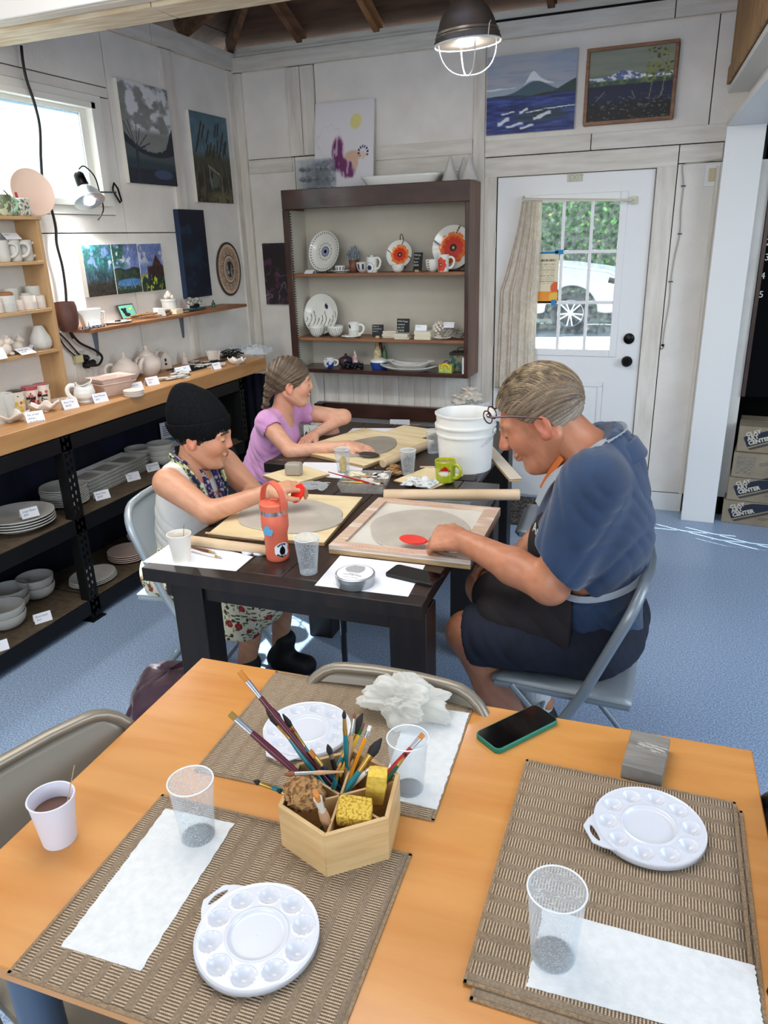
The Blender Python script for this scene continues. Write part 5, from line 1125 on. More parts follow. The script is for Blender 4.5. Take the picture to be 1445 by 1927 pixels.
def tangle(name,lab,cat,p,sx,sy,sz,n,r,m,seed=1,par=None,kind='stuff'):
    R = random.Random(seed); q = MB()
    for k in range(n):q.tube(bez([(R.uniform(-sx,sx),R.uniform(-sy,sy),r+abs(R.gauss(0,sz)))for _ in range(5)],5),r,6)
    o = q.build(name, m, par, loc=p); 
    if par is None: tag(o, lab, cat, None, kind)
    return o
p=at(372,690,CT);tangle('dark_cord','loose black cord lying under the white star tags','cord',p,.09,.22,.003,12,.0025,M_cord,3)
p=at(440,677,CT);tangle('wire_tangle','tangle of dark wires and beads at the far end of the counter','wire',p+Vector((-.06,.06,0)),.06,.09,.02,14,.0022,M_cord,5)
shell('white dish of beads by the wire tangle',at(446,686,CT),.055);simple('white_shell','upright white ruffled shell left of the wire tangle','shell',MB().grid(24,8,lambda u,v:(.05*math.cos(u*3.1)*(.7+.3*v),.035*math.sin(u*3.1),.002+.06*v+.004*math.sin(u*40))),M_bisque,at(402,680,CT),solid=.004)
M_film = clearmat('plastic_film', body=.30, rough=.25)
def crumple(nu, nv, L, W, Hh, seed):
    def f(u, v):
        n1=noise.noise(Vector((u*6,v*6,seed)));n2=noise.noise(Vector((u*14,v*14,seed+5)));e=min(1,6*min(u,1-u,v,1-v));return((u-.5)*L+.02*n2,(v-.5)*W+.02*n1,.003+Hh*e*(.5+.6*abs(n1)+.35*abs(n2)))
    return MB().grid(nu, nv, f)
simple('plastic_bag','clear crumpled plastic bag at the far end of the counter','bag',crumple(30,30,.30,.20,.05,2),M_film,at(468,664,CT),.2)
# ---------- wall shelf goods
SZ = 1.3005; SX = XL + .012
def sh(px,py,dx,z=SZ):p=onx(px,py,SX+dx);return Vector((SX+dx,p.y,z))
simple('brown_vase','plain dark brown barrel vase at the left end of the wall shelf','vase',MB().lathe([(0,0),(.040,0),(.052,.03),(.056,.07),(.052,.115),(.046,.135),(.042,.135),(.046,.12),(0,.1)],40),mat('dark_brown_clay',(92,58,50),(78,48,42),rough=.55,scale=20),sh(128,612,.10))
t_=thing('square_creamer','white angular creamer with a spout and a card on the wall shelf','pitcher',sh(170,607,.10),1.15)
q=MB();q.prism([(-.035,0),(.045,0),(.055,.09),(-.045,.09),(-.075,.085),(-.05,.06)],-.026,.026,Matrix.Rotation(PI/2,4,'X'));q.build('body',M_glaze,t_,bevel=.004);MB().tube([(.048,0,.07),(.078,0,.068),(.080,0,.03),(.046,0,.02)],.006,10).build('handle',M_glaze,t_)
card('price card leaning on the angular creamer',sh(177,605,.155),1.2,'Creamer\n $15',.06,.04)
t_=thing('white_board','flat white oval plate with a small black object on the wall shelf','plate',sh(222,604,.13),1.5);MB().lathe([(0,0),(.06,0),(.085,.010),(.08,.012),(0,.006)],40,None,1,.62).build('plate',M_glaze,t_);MB().box(-.015,.012,-.008,.008,.0065,.015).build('black_bar',M_black,t_,bevel=.002)
tangle('bead_string','string of small dark and silver beads along the shelf front','beads',sh(178,612,.17),.012,.10,.003,8,.0035,mat('dark_beads',(30,32,46),(180,180,186),rough=.2,scale=150,lo=.5,hi=.55),8)
def p_frog(u,v):c=c3((112,190,168),u);c=blend(c,ell(u,v,.30,.55,.14,.2),(24,24,28));c=blend(c,ell(u,v,.42,.28,.2,.14),(30,28,30));c=blend(c,ell(u,v,.2,.72,.1,.1)+ell(u,v,.4,.74,.08,.09),(24,24,28));return blend(c,ell(u,v,.76,.72,.13,.07,.3,.5),(214,214,60))
pf=sh(245,592,.055);t_=thing('small_framed_picture','small framed green picture with a dark shape, leaning on the wall shelf','picture',pf,PI/2-.0,rot=(-.35,0,PI/2));MB().box(-.065,.065,0,.008,0,.085).build('frame',M_cab,t_,bevel=.002);o=paint_sheet('painted_face',.116,.072,60,40,p_frog,M_print,t_,-.0008);o.location=(-.058,0,.0065)
M_drift=mat('driftwood',(176,136,98),(120,88,62),rough=.7,scale=12,stretch=(6,6,1),bump=.2)
for k in range(9):
    p=sh(258+k*8,598-k*1.6,.12);L=.05+.02*(k%3);o=MB().tube([(-.02,-L,.01),(.0,0,.012),(.012,L,.010)],[.006,.010,.005],8,squash=.7).build('wood_stick',M_drift,None,loc=p+Vector(((k%3-1)*.018,0,0+.012*(k%2))),rot=(0,0,.5*math.sin(k*3)));tag(o,'flat piece of tan wood in the row of wooden clips on the wall shelf','wood','wooden pieces on the wall shelf')
t_=thing('white_canister','white lidded canister topped with a white ruffle on the wall shelf','canister',sh(320,582,.09));MB().lathe([(0,0),(.042,0),(.044,.07),(.047,.072),(.047,.084),(0,.084)],36).build('body',M_bisqueg,t_)
q = MB()
for k in range(9):q.sphere((.022*math.cos(k*2.4)*(k/9),.022*math.sin(k*2.4)*(k/9),.092+.003*(9-k)),.012,8,6)
q.build('ruffle', M_bisque, t_)
simple('small_white_jug','small white angular jug in front of the canister','jug',MB().prism([(-.03,0),(.03,0),(.02,.045),(-.028,.05)],-.02,.02,Matrix.Rotation(PI/2,4,'X')),M_glaze,sh(300,583,.14),1.3,bevel=.004)
simple('cream_box','small cream open box right of the canister','box',MB().box(-.03,.03,-.02,.02,0,.03),mat('cream_box_paint',(214,200,170),rough=.6),sh(333,584,.15),1.5,bevel=.003)
t_=thing('stone_sculpture','pale rough stone mounted on a black base near the shelf end','ornament',sh(366,574,.10));MB().box(-.02,.02,-.025,.025,0,.035).build('base',M_black,t_,bevel=.003)
q = MB(); R_ = random.Random(5)
for k in range(22):q.sphere((R_.uniform(-.02,.02),R_.uniform(-.045,.045),.05+R_.uniform(-.012,.014)),R_.uniform(.008,.016),8,6)
q.build('stone',mat('pale_lichen_stone',(170,170,160),(110,108,100),rough=.8,scale=60),t_)
tangle('dark_jewellery','heap of dark and blue beaded jewellery round the black base','jewellery',sh(362,580,.13),.03,.12,.006,14,.004,mat('blue_black_beads',(26,28,44),(60,96,96),rough=.2,scale=120),6)
simple('green_bottle','tiny green glass bottle at the right end of the wall shelf','bottle',MB().lathe([(0,0),(.011,0),(.012,.02),(.005,.032),(.005,.042),(0,.042)],16),mat('green_glass',(40,110,80),rough=.1,trans=.6),sh(402,576,.10))
# ---------- inside the rack
Z5, Z6 = .5155, .1055
def stack(name,cat,lab,n,px,py,z,prof,dz,m=M_bisqueg,sx=1,sy=1,group=None,rz=0.0,seg=44):
    p = at(px, py, z); first = None
    for k in range(n):
        if first is None:o=MB().lathe(prof,seg,None,sx,sy).build(name,m,None);first=o
        else: o = first.copy(); C.objects.link(o)
        o.location=(p.x+.0015*math.sin(k*7),p.y+.0015*math.cos(k*5),z+k*dz);o.rotation_euler=(0,0,rz+.1*k)
        pos='only' if n==1 else('bottom' if k==0 else 'top' if k==n-1 else None)
        tag(o,(pos+' '+lab)if pos else(('second' if k==1 else 'inner')+' '+lab),cat,group)
stack('bowl','bowl','white bowl in the left pile near the leaflet on the middle rack shelf',2,265,875,Z5,bowl_prof(.078,.062),.040,group='bowls left of the leaflet')
stack('bowl','bowl','white bowl in the right pile under the leaflet on the middle rack shelf',3,306,873,Z5,bowl_prof(.076,.060),.032,group='bowls right by the leaflet')
stack('dinner_plate','plate','round plate in the tall pile behind the rack post',10,125,948,Z5,plate_prof(.110,.018,.005),.0082,group='tall pile of plates')
def tray_prof(): 
    q = MB(); vs = []
    for(x,y,z)in((.225,.070,0),(.245,.085,.022),(.241,.081,.023),(.220,.066,.005)):vs+=[(-x,-y,z),(x,-y,z),(x,y,z),(-x,y,z)]
    q.add(vs,[(0,3,2,1),(12,13,14,15)]+[(i*4+a,i*4+(a+1)%4,i*4+4+(a+1)%4,i*4+4+a)for i in range(3)for a in range(4)]);return q
p = at(205, 912, Z5); first = None
for k in range(5):
    t_=thing('divided_tray',('bottom','second','third','fourth','top')[k]+' long rectangular white tray of the stack beside the plate pile','tray',(p.x-.02,p.y+.02,Z5+k*.0185),PI/2+.06,'long white trays stacked on the rack');tray_prof().build('tray',M_bisqueg,t_,bevel=.002)
    for x in(-.075,.075):MB().box(x-.002,x+.002,-.070,.070,.005,.019).build('divider',M_bisqueg,t_)
stack('platter','platter','big round white platter in the pile at the left of the middle rack shelf',4,40,992,Z5,plate_prof(.150,.030,.006),.0125,group='big platters on the middle shelf')
for px,py,lab,wd in((56,972,'price card standing on the big platters','Large Platter\n $20'),(192,938,'price card in front of the plate pile','Small Plate\n $6.00'),(250,903,'price card in front of the long trays','Tray\n $14'),(287,885,'price card in front of the bowl piles','Dessert Bowl\n $8')):
    p=at(px,py,Z5+(.055 if px==56 else 0));card(lab,p,math.radians(66),wd,.075,.045)
t_=thing('leaflet','white leaflet with a teal stripe standing behind the bowls','leaflet',at(322,850,Z5)+Vector((-.06,.1,.0)),PI/2-.4);MB().box(-.07,.07,0,.002,0,.16).build('sheet',M_card,t_);MB().box(-.06,.068,-.001,0,.035,.06).build('stripe',mat('teal_ink',(50,140,140),rough=.7),t_)
q = MB()
for k in range(5):q.box(-.055,.02+.03*(k%2),-.001,0,.08+k*.013,.084+k*.013)
q.build('print_line', _M['print_ink'], t_, smooth=False)
simple('cork','small cork standing beside the leaflet','cork',MB().lathe([(0,0),(.014,0),(.016,.035),(0,.035)],14),_M['cork_lid'],at(296,850,Z5)+Vector((-.04,.04,0)))
stack('bowl','bowl','deep white bowl in the front pair at the left of the lowest shelf',2,14,1178,Z6,bowl_prof(.088,.066),.036,group='front left bowls')
stack('bowl','bowl','deep white bowl in the pile behind the front left pair',2,22,1145,Z6,bowl_prof(.088,.066),.040,group='second bowl pile')
stack('bowl','bowl','deep white bowl in the pile furthest right, behind the card',2,72,1122,Z6,bowl_prof(.084,.066),.042,group='third bowl pile')
stack('oval_plate','plate','pale oval plate in the low pile seen through the rack post',3,176,1092,Z6,plate_prof(.125,.012,.005),.010,sy=.8,rz=1.4,group='plates seen through the post')
stack('oval_plate','plate','pale pinkish plate in the pile behind the folding chair',4,242,1050,Z6,plate_prof(.105,.014,.005),.011,M_pinkb,group='plates behind the chair')
p=at(272,1020,Z6);q=MB();vs=[];seg=60;pr=[(0,0),(.05,0),(.085,.03),(.09,.055),(.075,.085),(.03,.1),(0,.095)]
for (r, z) in dense(pr, .008):
    for k in range(seg):a=2*PI*k/seg;rr_=r*(1-.07*(1-abs(math.sin(a*6))));vs.append((rr_*math.cos(a),rr_*math.sin(a),z))
n=len(vs)//seg;q.add(vs,[(i*seg+k,i*seg+(k+1)%seg,(i+1)*seg+(k+1)%seg,(i+1)*seg+k)for i in range(n-1)for k in range(seg)])
t_=thing('ceramic_pumpkin','white ribbed ceramic pumpkin on the lowest rack shelf','pumpkin',(p.x,p.y,Z6));q.build('body',M_bisque,t_);MB().tube([(0,0,.09),(.005,0,.11),(.012,0,.12)],[.010,.007,.009],8).build('stem',M_bisque,t_)
card('price card in front of the bowls on the lowest shelf',at(81,1168,Z6),math.radians(60),'Bowl Small\n $12',.075,.045);card('price card cut off at the left edge of the lowest shelf',at(2,1222,Z6),math.radians(60),'Bowl',.06,.045)
# ================================================================== ON THE NEAR TABLE
TZ = 0.7502
def matw(name):
    m=bpy.data.materials.new(name);m.use_nodes=True;N=m.node_tree.nodes;L=m.node_tree.links;b=N['Principled BSDF'];_M[name]=m
    tc=N.new('ShaderNodeTexCoord');sx=N.new('ShaderNodeSeparateXYZ');L.new(tc.outputs['Object'],sx.inputs[0])
    def M_(op, a, b_=None, c=None):
        n = N.new('ShaderNodeMath'); n.operation = op
        for i, v in enumerate((a, b_, c)):
            if v is None: continue
            if isinstance(v,(int,float)):n.inputs[i].default_value=v
            else: L.new(v, n.inputs[i])
        return n.outputs[0]
    nz=N.new('ShaderNodeTexNoise');nz.inputs['Scale'].default_value=30;L.new(tc.outputs['Object'],nz.inputs['Vector'])
    x=M_('ADD',sx.outputs[0],M_('MULTIPLY',nz.outputs[0],.003));y=sx.outputs[1]
    band=M_('GREATER_THAN',M_('SINE',M_('MULTIPLY',x,2*PI/.0335)),-.35)  # wide ribbed bands, narrow twill between
    rib=M_('MULTIPLY_ADD',M_('SINE',M_('MULTIPLY',y,2*PI/.0046)),.5,.5);warp=M_('MULTIPLY_ADD',M_('SINE',M_('MULTIPLY',x,2*PI/.0030)),.5,.5)
    tw=M_('MULTIPLY_ADD',M_('SINE',M_('MULTIPLY',M_('ADD',x,M_('ABSOLUTE',M_('SUBTRACT',M_('FRACT',M_('MULTIPLY',y,60)),.5))),2*PI/.05*8)),.5,.5)
    ribp=M_('MULTIPLY',rib,M_('MULTIPLY_ADD',warp,.35,.65));twp=M_('MULTIPLY_ADD',M_('MULTIPLY',warp,tw),.45,.35)
    mx=N.new('ShaderNodeMix');L.new(band,mx.inputs[0]);L.new(twp,mx.inputs[2]);L.new(ribp,mx.inputs[3])
    n2=N.new('ShaderNodeTexNoise');n2.inputs['Scale'].default_value=220;L.new(tc.outputs['Object'],n2.inputs['Vector'])
    f=M_('ADD',mx.outputs[0],M_('MULTIPLY',M_('SUBTRACT',n2.outputs[0],.5),.5))
    cr=N.new('ShaderNodeValToRGB');e=cr.color_ramp.elements;e[0].position=.12;e[0].color=lin((92,75,57));e[1].position=.85;e[1].color=lin((198,178,150));k=e.new(.45);k.color=lin((146,125,101))
    L.new(f,cr.inputs[0]);L.new(cr.outputs[0],b.inputs['Base Color']);b.inputs['Roughness'].default_value=.75
    bp=N.new('ShaderNodeBump');bp.inputs['Strength'].default_value=.6;bp.inputs['Distance'].default_value=.0015;L.new(f,bp.inputs['Height']);L.new(bp.outputs[0],b.inputs['Normal']);return m
M_mat = matw('woven_vinyl')
def mat_thing(label,c,u,w,h,z):  # c: world corner, u: direction of the long axis
    t_=thing('placemat',label,'placemat',(c.x,c.y,z),math.atan2(u.y,u.x),'woven brown placemats')
    MB().grid(24,18,lambda a,b:(a*w,-b*h,.0004*math.sin(a*9+b*7))).build('mat',M_mat,t_,solid=.0018)
    q = MB()
    for(x0,x1,y0,y1)in((-.001,w+.001,-.004,.001),(-.001,w+.001,-h-.001,-h+.004),(-.001,.004,-h,0),(w-.004,w+.001,-h,0)):q.box(x0,x1,y0,y1,-.0012,.0014)
    q.build('hem',mat('mat_hem',(120,98,74),(150,128,100),rough=.8,scale=300),t_);return t_
P = lambda px, py, z=TZ: onz(px, py, z)
a,b=P(520,1265),P(897,1325);mat_thing('woven brown placemat at the back, under the bag and rear palette',a,b-a,.462,.352,TZ+.0012)
a,b=P(306,1497),P(777,1610);mat_thing('woven brown placemat at the front left, under the long paper strip',a,b-a,.468,.362,TZ+.0012)
a, b = P(975, 1440), P(878, 1885)
mat_thing('lower woven placemat of the stacked pair at the front right',P(1388,1520)+Vector((.006,-.01,0)),P(1432,1927)-P(1388,1520),.47,.355,TZ+.0012)
mat_thing('upper woven placemat of the pair at the front right',P(1383,1515),P(1425,1927)-P(1383,1515),.468,.358,TZ+.0042)
MZ = TZ + .0024; MZ2 = TZ + .0054
# paper strips
M_paper=mat('white_paper_towel',(220,222,222),(210,213,214),rough=.85,scale=60,bump=.25,bscale=140)
def quad_sheet(label,pts,z,name='paper_towel',m=M_paper,th=.0008,torn=.0012,nseg=40,seed=1):
    c=[Vector((p.x,p.y,0))for p in pts];o=sum(c,Vector())/4;R=random.Random(seed);poly=[]
    for i in range(4):
        a,b=c[i]-o,c[(i+1)%4]-o;d=(b-a).normalized();nn=Vector((-d.y,d.x,0))
        for k in range(nseg):p=a+(b-a)*(k/nseg)+nn*(R.uniform(-torn,torn)if i%2 else R.uniform(-torn,torn)*.3);poly.append((p.x,p.y))
    return simple(name,label,'paper',MB().prism(poly,0,th),m,(o.x,o.y,z),smooth=False)
quad_sheet('long white paper strip on the front left placemat',[P(312,1524),P(441,1552),P(265,1830),P(115,1783)],MZ)
quad_sheet('white paper sheet on the front right placemats',[P(1022,1714),P(1418,1823),P(1442,1985),P(990,1862)],MZ2,seed=2)
quad_sheet('white paper sheet under the crumpled bag and rear cup',[P(772,1328),P(883,1344),P(822,1526),P(712,1500)],MZ,seed=3)
# plastic palettes with ten wells
M_plas=mat('white_polystyrene',(208,212,221),rough=.22,coat=.3)
def palette(label, c, ang, z, up_=False):
    t_=thing('paint_palette',label,'palette',(c.x,c.y,z),ang,'round white palettes');R=.0875;rings=64;seg=200
    def h(r, a):
        x, y = r * math.cos(a), r * math.sin(a); v = .012
        rr = r / R
        v+=.0018*math.exp(-((r-.043)/.0016)**2)-(.0035*(1/(1+math.exp((r-.040)/.0008))))
        v += .0012 * math.exp(-((R - r) / .0015) ** 2)
        for k in range(10):
            b=2*PI*(k+.5)/10;d=math.hypot(x-.0655*math.cos(b),y-.0655*math.sin(b))/.0155
            if d<1.12:v=v-(.0095*(1-d*d)if d<1 else 0)+.0010*math.exp(-((d-1.03)/.05)**2)
        return v
    V = [(0, 0, h(0, 0))]; Fq = []
    for i in range(1, rings + 1):
        for k in range(seg):r=R*i/rings;a=2*PI*k/seg;V.append((r*math.cos(a),r*math.sin(a),h(r,a)))
    for k in range(seg):V.append((R*1.005*math.cos(2*PI*k/seg),R*1.005*math.sin(2*PI*k/seg),.006))
    for i in range(rings):
        for k in range(seg):a0=1+i*seg+k;a1=1+i*seg+(k+1)%seg;Fq.append((a0,a1,a1+seg,a0+seg))
    for k in range(seg):Fq.append((0,1+k,1+(k+1)%seg))
    bench_mesh('dish',V,Fq,M_plas,t_,None,solid=.0012,angle=60)
    out=[(.076,-.042),(.094,-.030),(.106,-.018),(.106,.018),(.094,.030),(.076,.042)];hole=[(.0915,-.016),(.0945,-.018),(.0975,-.012),(.1000,-.003),(.1000,.003),(.0975,.012),(.0945,.018),(.0915,.016),(.0905,.006),(.0905,-.006)]
    bm = bmesh.new(); 
    for z0 in (.0105, .0125):
        ov=[bm.verts.new((x,y,z0))for x,y in out];hv=[bm.verts.new((x,y,z0))for x,y in hole]
        es=[bm.edges.new((ov[i],ov[(i+1)%len(ov)]))for i in range(len(ov))]+[bm.edges.new((hv[i],hv[(i+1)%len(hv)]))for i in range(len(hv))]
        bmesh.ops.triangle_fill(bm,use_beauty=True,use_dissolve=False,edges=es)
    bm.verts.ensure_lookup_table();n1,n2=len(out),len(hole);tot=n1+n2
    for n0, n in ((0, n1), (n1, n2)):
        for i in range(n):bm.faces.new((bm.verts[n0+i],bm.verts[n0+(i+1)%n],bm.verts[tot+n0+(i+1)%n],bm.verts[tot+n0+i]))
    bmesh.ops.recalc_face_normals(bm,faces=bm.faces);me=bpy.data.meshes.new('hang_tab');bm.to_mesh(me);bm.free();fin(me,'hang_tab',M_plas,t_,False)
    return t_
c=P(484,1760,TZ+.012);d=P(408,1688,TZ+.012)-c;palette('round white ten-well palette at the front left, beside the paper strip',c,math.atan2(d.y,d.x),MZ)
c=P(1221,1557,TZ+.012);d=P(1118,1572,TZ+.012)-c;palette('round white ten-well palette at the right, below the grey block',c,math.atan2(d.y,d.x),MZ2)
c=P(578,1372,TZ+.012);d=P(528,1418,TZ+.012)-c;palette('round white ten-well palette at the back, behind the brush holder',c,math.atan2(d.y,d.x),MZ)
# clear plastic cups
M_cup=clearmat('speckled_clear_cup',body=.035,rough=.12,spk=.30,sscale=420)
def clear_cup(label,px,py,z,rb,rt,h,m=None,group='clear plastic cups'):
    c=P(px,py,z);t_=thing('plastic_cup',label,'cup',(c.x,c.y,z+.0005),0,group)
    MB().lathe([(rb*.98,0.0),(rb,.004),(rb*1.03,.02),(rt,h)],56).build('wall',m or M_cup,t_).modifiers.new('s','SOLIDIFY').thickness=.0008
    MB().lathe([(0,.003),(rb*.65,.003),(rb*.68,.001),(rb*.97,.001)],48).build('base',M_clear,t_)
    MB().tube([(rt*math.cos(a),rt*math.sin(a),h)for a in np.linspace(0,2*PI,57)[:-1]],.0013,8,closed=True).build('rim',mat('cup_rim',(222,228,232),rough=.15),t_)
    return t_
clear_cup('clear speckled plastic cup on the front left placemat',373,1572,MZ+.001,.0285,.0365,.112)
clear_cup('clear speckled plastic cup standing at the front right on the paper corner',1040,1797,MZ2+.001,.0305,.0385,.118)
clear_cup('clear plastic cup behind the brush holder, on the paper',769,1483,MZ+.001,.0275,.0365,.108,clearmat('plain_clear_cup',body=.05,rough=.12,spk=.10,sscale=260))
# coffee in a paper cup
c=P(113,1578);t_=thing('paper_cup','white paper cup of brown coffee with a wire stirrer, left end of the maple table','cup',(c.x,c.y,TZ))
MB().lathe([(0,.003),(.0255,.003),(.026,0),(.027,0),(.0365,.086),(.0355,.0862),(.0262,.004)],48).build('wall',mat('white_cup_paper',(216,214,224),rough=.5),t_)
MB().tube([(.0365*math.cos(a),.0365*math.sin(a),.087)for a in np.linspace(0,2*PI,49)[:-1]],.0016,8,closed=True).build('rolled_rim',_M['white_cup_paper'],t_)
MB().lathe([(0,.060),(.0321,.060),(.0316,.058)],40).build('coffee',mat('brown_coffee',(104,74,62),rough=.15),t_)
MB().tube([(.012,-.004,.02),(.032,.006,.09),(.054,.012,.155)],.0008,6).build('stirrer',mat('thin_wood',(190,150,110),rough=.6),t_)
# ---------- hexagonal wooden brush holder
M_beech=mat('light_oak_panel',(214,182,132),(182,146,98),rough=.45,scale=5,stretch=(1.2,1.2,14),lo=.3,hi=.75,detail=7,dist=.4,bump=.04)
hb=[P(x,y)for x,y in((530,1604),(615,1653),(729,1617),(742,1540))]
hc=Vector(((hb[0].x+hb[2].x)/2,(hb[0].y+hb[2].y)/2,0));s_=.104
fr=hb[1];dirr=math.atan2(((hb[0]+hb[2])/2-fr).y,((hb[0]+hb[2])/2-fr).x);hc=Vector((fr.x+s_*math.cos(dirr),fr.y+s_*math.sin(dirr),0));HH=.083;HT=TZ+HH
hx=thing('brush_holder','hexagonal light wooden brush holder with dividers, full of brushes','holder',(hc.x,hc.y,TZ),dirr+PI)
hv=[(s_*math.cos(PI/3*k),s_*math.sin(PI/3*k))for k in range(6)];ti=1-.007/s_*1.15;hi_=[(x*ti,y*ti)for x,y in hv]
for k in range(6):
    a,b=hv[k],hv[(k+1)%6];ai,bi=hi_[k],hi_[(k+1)%6];MB().prism([a,b,bi,ai],0,HH).build('side_panel',M_beech,hx,bevel=.0008)
MB().prism(hi_, .002, .008).build('base', M_beech, hx)
for k in range(3):
    a=PI/3*k;q=MB();q.bar((.093*math.cos(a),.093*math.sin(a),.040),(-.093*math.cos(a),-.093*math.sin(a),.040),.004,.062);q.build('divider',M_beech,hx)
hin=lambda u,v,z=.012:Vector((hc.x+u,hc.y+v,TZ+z))
def tip_on(px, py, base, L, near=True):
    o=Vector((0,0,CAM_H));d=_ray(px,py).normalized();oc=o-base;b=oc.dot(d);c=oc.dot(oc)-L*L;disc=b*b-c
    if disc < 0: return o + d * (-b)
    return o+d*(-b-math.sqrt(disc))if near else o+d*(-b+math.sqrt(disc))
CB={'maroon':(84,26,40),'teal':(20,120,130),'red':(168,30,34),'tan':(186,146,110),'black':(24,22,24),'navy':(24,50,90),'green':(30,80,50),'orange':(230,150,30),'yellow':(220,180,60),'white':(220,216,208)}
def hm(c):return mat(c+'_lacquer',CB[c],rough=.25,coat=.4)
M_brass=mat('brass_ferrule',(206,168,90),rough=.25,metal=.9);M_nickel=mat('nickel_ferrule',(200,202,204),rough=.25,metal=.9)
M_gold_b=mat('golden_bristle',(206,134,52),(170,100,34),rough=.6,scale=200,stretch=(6,6,.3));M_black_b=mat('black_bristle',(34,30,28),(22,20,20),rough=.7,scale=200);M_olive_b=mat('olive_bristle',(142,112,50),rough=.6);M_brown_b=mat('brown_bristle',(128,72,44),rough=.6)
def brush(label,base,tip,hand,fer,bri,kind='flat',w=.010,hr=.0042,lb=.022,lf=.028,cat='brush'):
    base=Vector(base);tip=Vector(tip);d=tip-base;L=d.length;t_=thing('paintbrush',label,cat,base);t_.rotation_mode='QUATERNION';t_.rotation_quaternion=d.to_track_quat('Z','Y')
    lh = L - lb - lf; k = .45
    MB().lathe([(0,0),(hr*.5,.002),(hr*.75,lh*.4),(hr*1.15,lh*.8),(hr*.9,lh),(0,lh)],12).build('handle',hand,t_)
    fl = .42 if kind == 'flat' else 1
    MB().lathe([(hr*.92,0),(hr*1.0,lf*.3),(w*.5,lf)],16,None,1,1).build('ferrule',fer,t_,loc=(0,0,lh)).scale=(1,(fl+1)/2,1)
    if kind=='flat':MB().lathe([(0,-.001),(w*.5,0),(w*.56,lb*.5),(w*.52,lb*.97),(0,lb)],16).build('bristles',bri,t_,loc=(0,0,L-lb)).scale=(1,.4,1)
    else:MB().lathe([(0,-.001),(w*.5,0),(w*.66,lb*.3),(w*.5,lb*.6),(w*.18,lb*.9),(0,lb)],16).build('bristles',bri,t_,loc=(0,0,L-lb))
    return t_
def bru(label,tpx,bu,bv,L,hand,fer,bri,**k):b=hin(bu,bv);return brush(label,b,tip_on(tpx[0],tpx[1],b,L),hm(hand),fer,bri,**k)
bru('tallest flat brush with orange bristles, nickel ferrule and maroon handle',(450,1263),.02,.02,.255,'maroon',M_nickel,M_gold_b,w=.012,hr=.005,lb=.022,lf=.035)
bru('big black mop brush with a brass ferrule, left of the tallest group',(497,1322),.01,.01,.205,'teal',M_brass,M_black_b,kind='round',w=.015,hr=.005,lb=.045,lf=.03)
bru('flat brush with olive bristles and a wide nickel ferrule, leaning furthest left',(432,1342),.03,.0,.215,'maroon',M_nickel,M_olive_b,w=.013,hr=.006,lb=.014,lf=.035)
bru('thin pointed black brush with a dark red handle beside the big mop',(531,1342),.0,.02,.185,'maroon',M_brass,M_black_b,kind='round',w=.008,lb=.028,lf=.02)
bru('small round rust-tipped brush with a teal handle',(548,1368),.01,.01,.165,'teal',M_brass,M_brown_b,kind='round',w=.006,lb=.010,lf=.03)
bru('tiny dark-tipped brush with a brass ferrule at the back',(647,1336),-.01,.05,.17,'teal',M_brass,M_black_b,kind='round',w=.006,lb=.015,lf=.03)
bru('thin nickel brush with a brown tip behind the mop brushes',(668,1341),-.02,.04,.165,'tan',M_nickel,M_brown_b,kind='round',w=.005,lb=.010,lf=.03)
bru('black mop brush with a long brass ferrule and teal handle, middle right',(683,1341),-.05,.0,.185,'teal',M_brass,M_black_b,kind='round',w=.014,hr=.005,lb=.038,lf=.045)
bru('black mop brush leaning right over the holder with a teal handle',(719,1388),-.03,-.03,.175,'teal',M_brass,M_black_b,kind='round',w=.014,hr=.005,lb=.035,lf=.032)
bru('red-handled flat brush with orange bristles leaning right',(797,1381),.0,-.01,.185,'red',M_nickel,M_gold_b,w=.011,hr=.0045,lb=.010,lf=.022)
bru('small black-tipped brush with a green ferrule under the red-handled one',(769,1411),.02,-.01,.15,'green',M_brass,M_black_b,kind='round',w=.006,lb=.014,lf=.018)
bru('small dark brush leaning out over the left rim of the holder',(476,1469),.0,.02,.15,'teal',M_brass,M_black_b,kind='round',w=.007,lb=.012,lf=.022)
bru('second small dark brush at the left rim, lower and shorter',(520,1486),.01,.0,.115,'teal',M_brass,M_black_b,kind='round',w=.006,lb=.010,lf=.02)
bru('flat brush with orange bristles and a navy handle in the middle of the holder',(583,1412),.02,.03,.14,'navy',M_brass,M_gold_b,w=.010,lb=.014,lf=.02)
bru('black-handled brush standing upright left of the big ferrule',(616,1400),-.01,.04,.135,'black',M_nickel,M_black_b,kind='round',w=.008,lb=.02,lf=.01)
bru('teal-handled brush with gold bristles near the holder centre',(640,1438),-.035,.01,.115,'teal',M_brass,M_gold_b,w=.010,lb=.012,lf=.02)
bru('plain thin wooden brush lying across the right compartment',(740,1448),-.02,.0,.12,'tan',M_nickel,M_brown_b,kind='round',w=.004,lb=.006,lf=.01)
bru('pale dowel-like brush at the back right of the holder',(702,1440),-.04,.02,.12,'white',M_nickel,M_brown_b,kind='round',w=.005,lb=.006,lf=.012)
b0=tip_on(648,1452,hin(0,0),.10);b1=P(533,1457,b0.z+.012);brush('tan-handled brush lying across the sponge, brown tip to the left',b0,b1,hm('tan'),M_nickel,M_brown_b,kind='round',w=.007,hr=.0035,lb=.018,lf=.03)
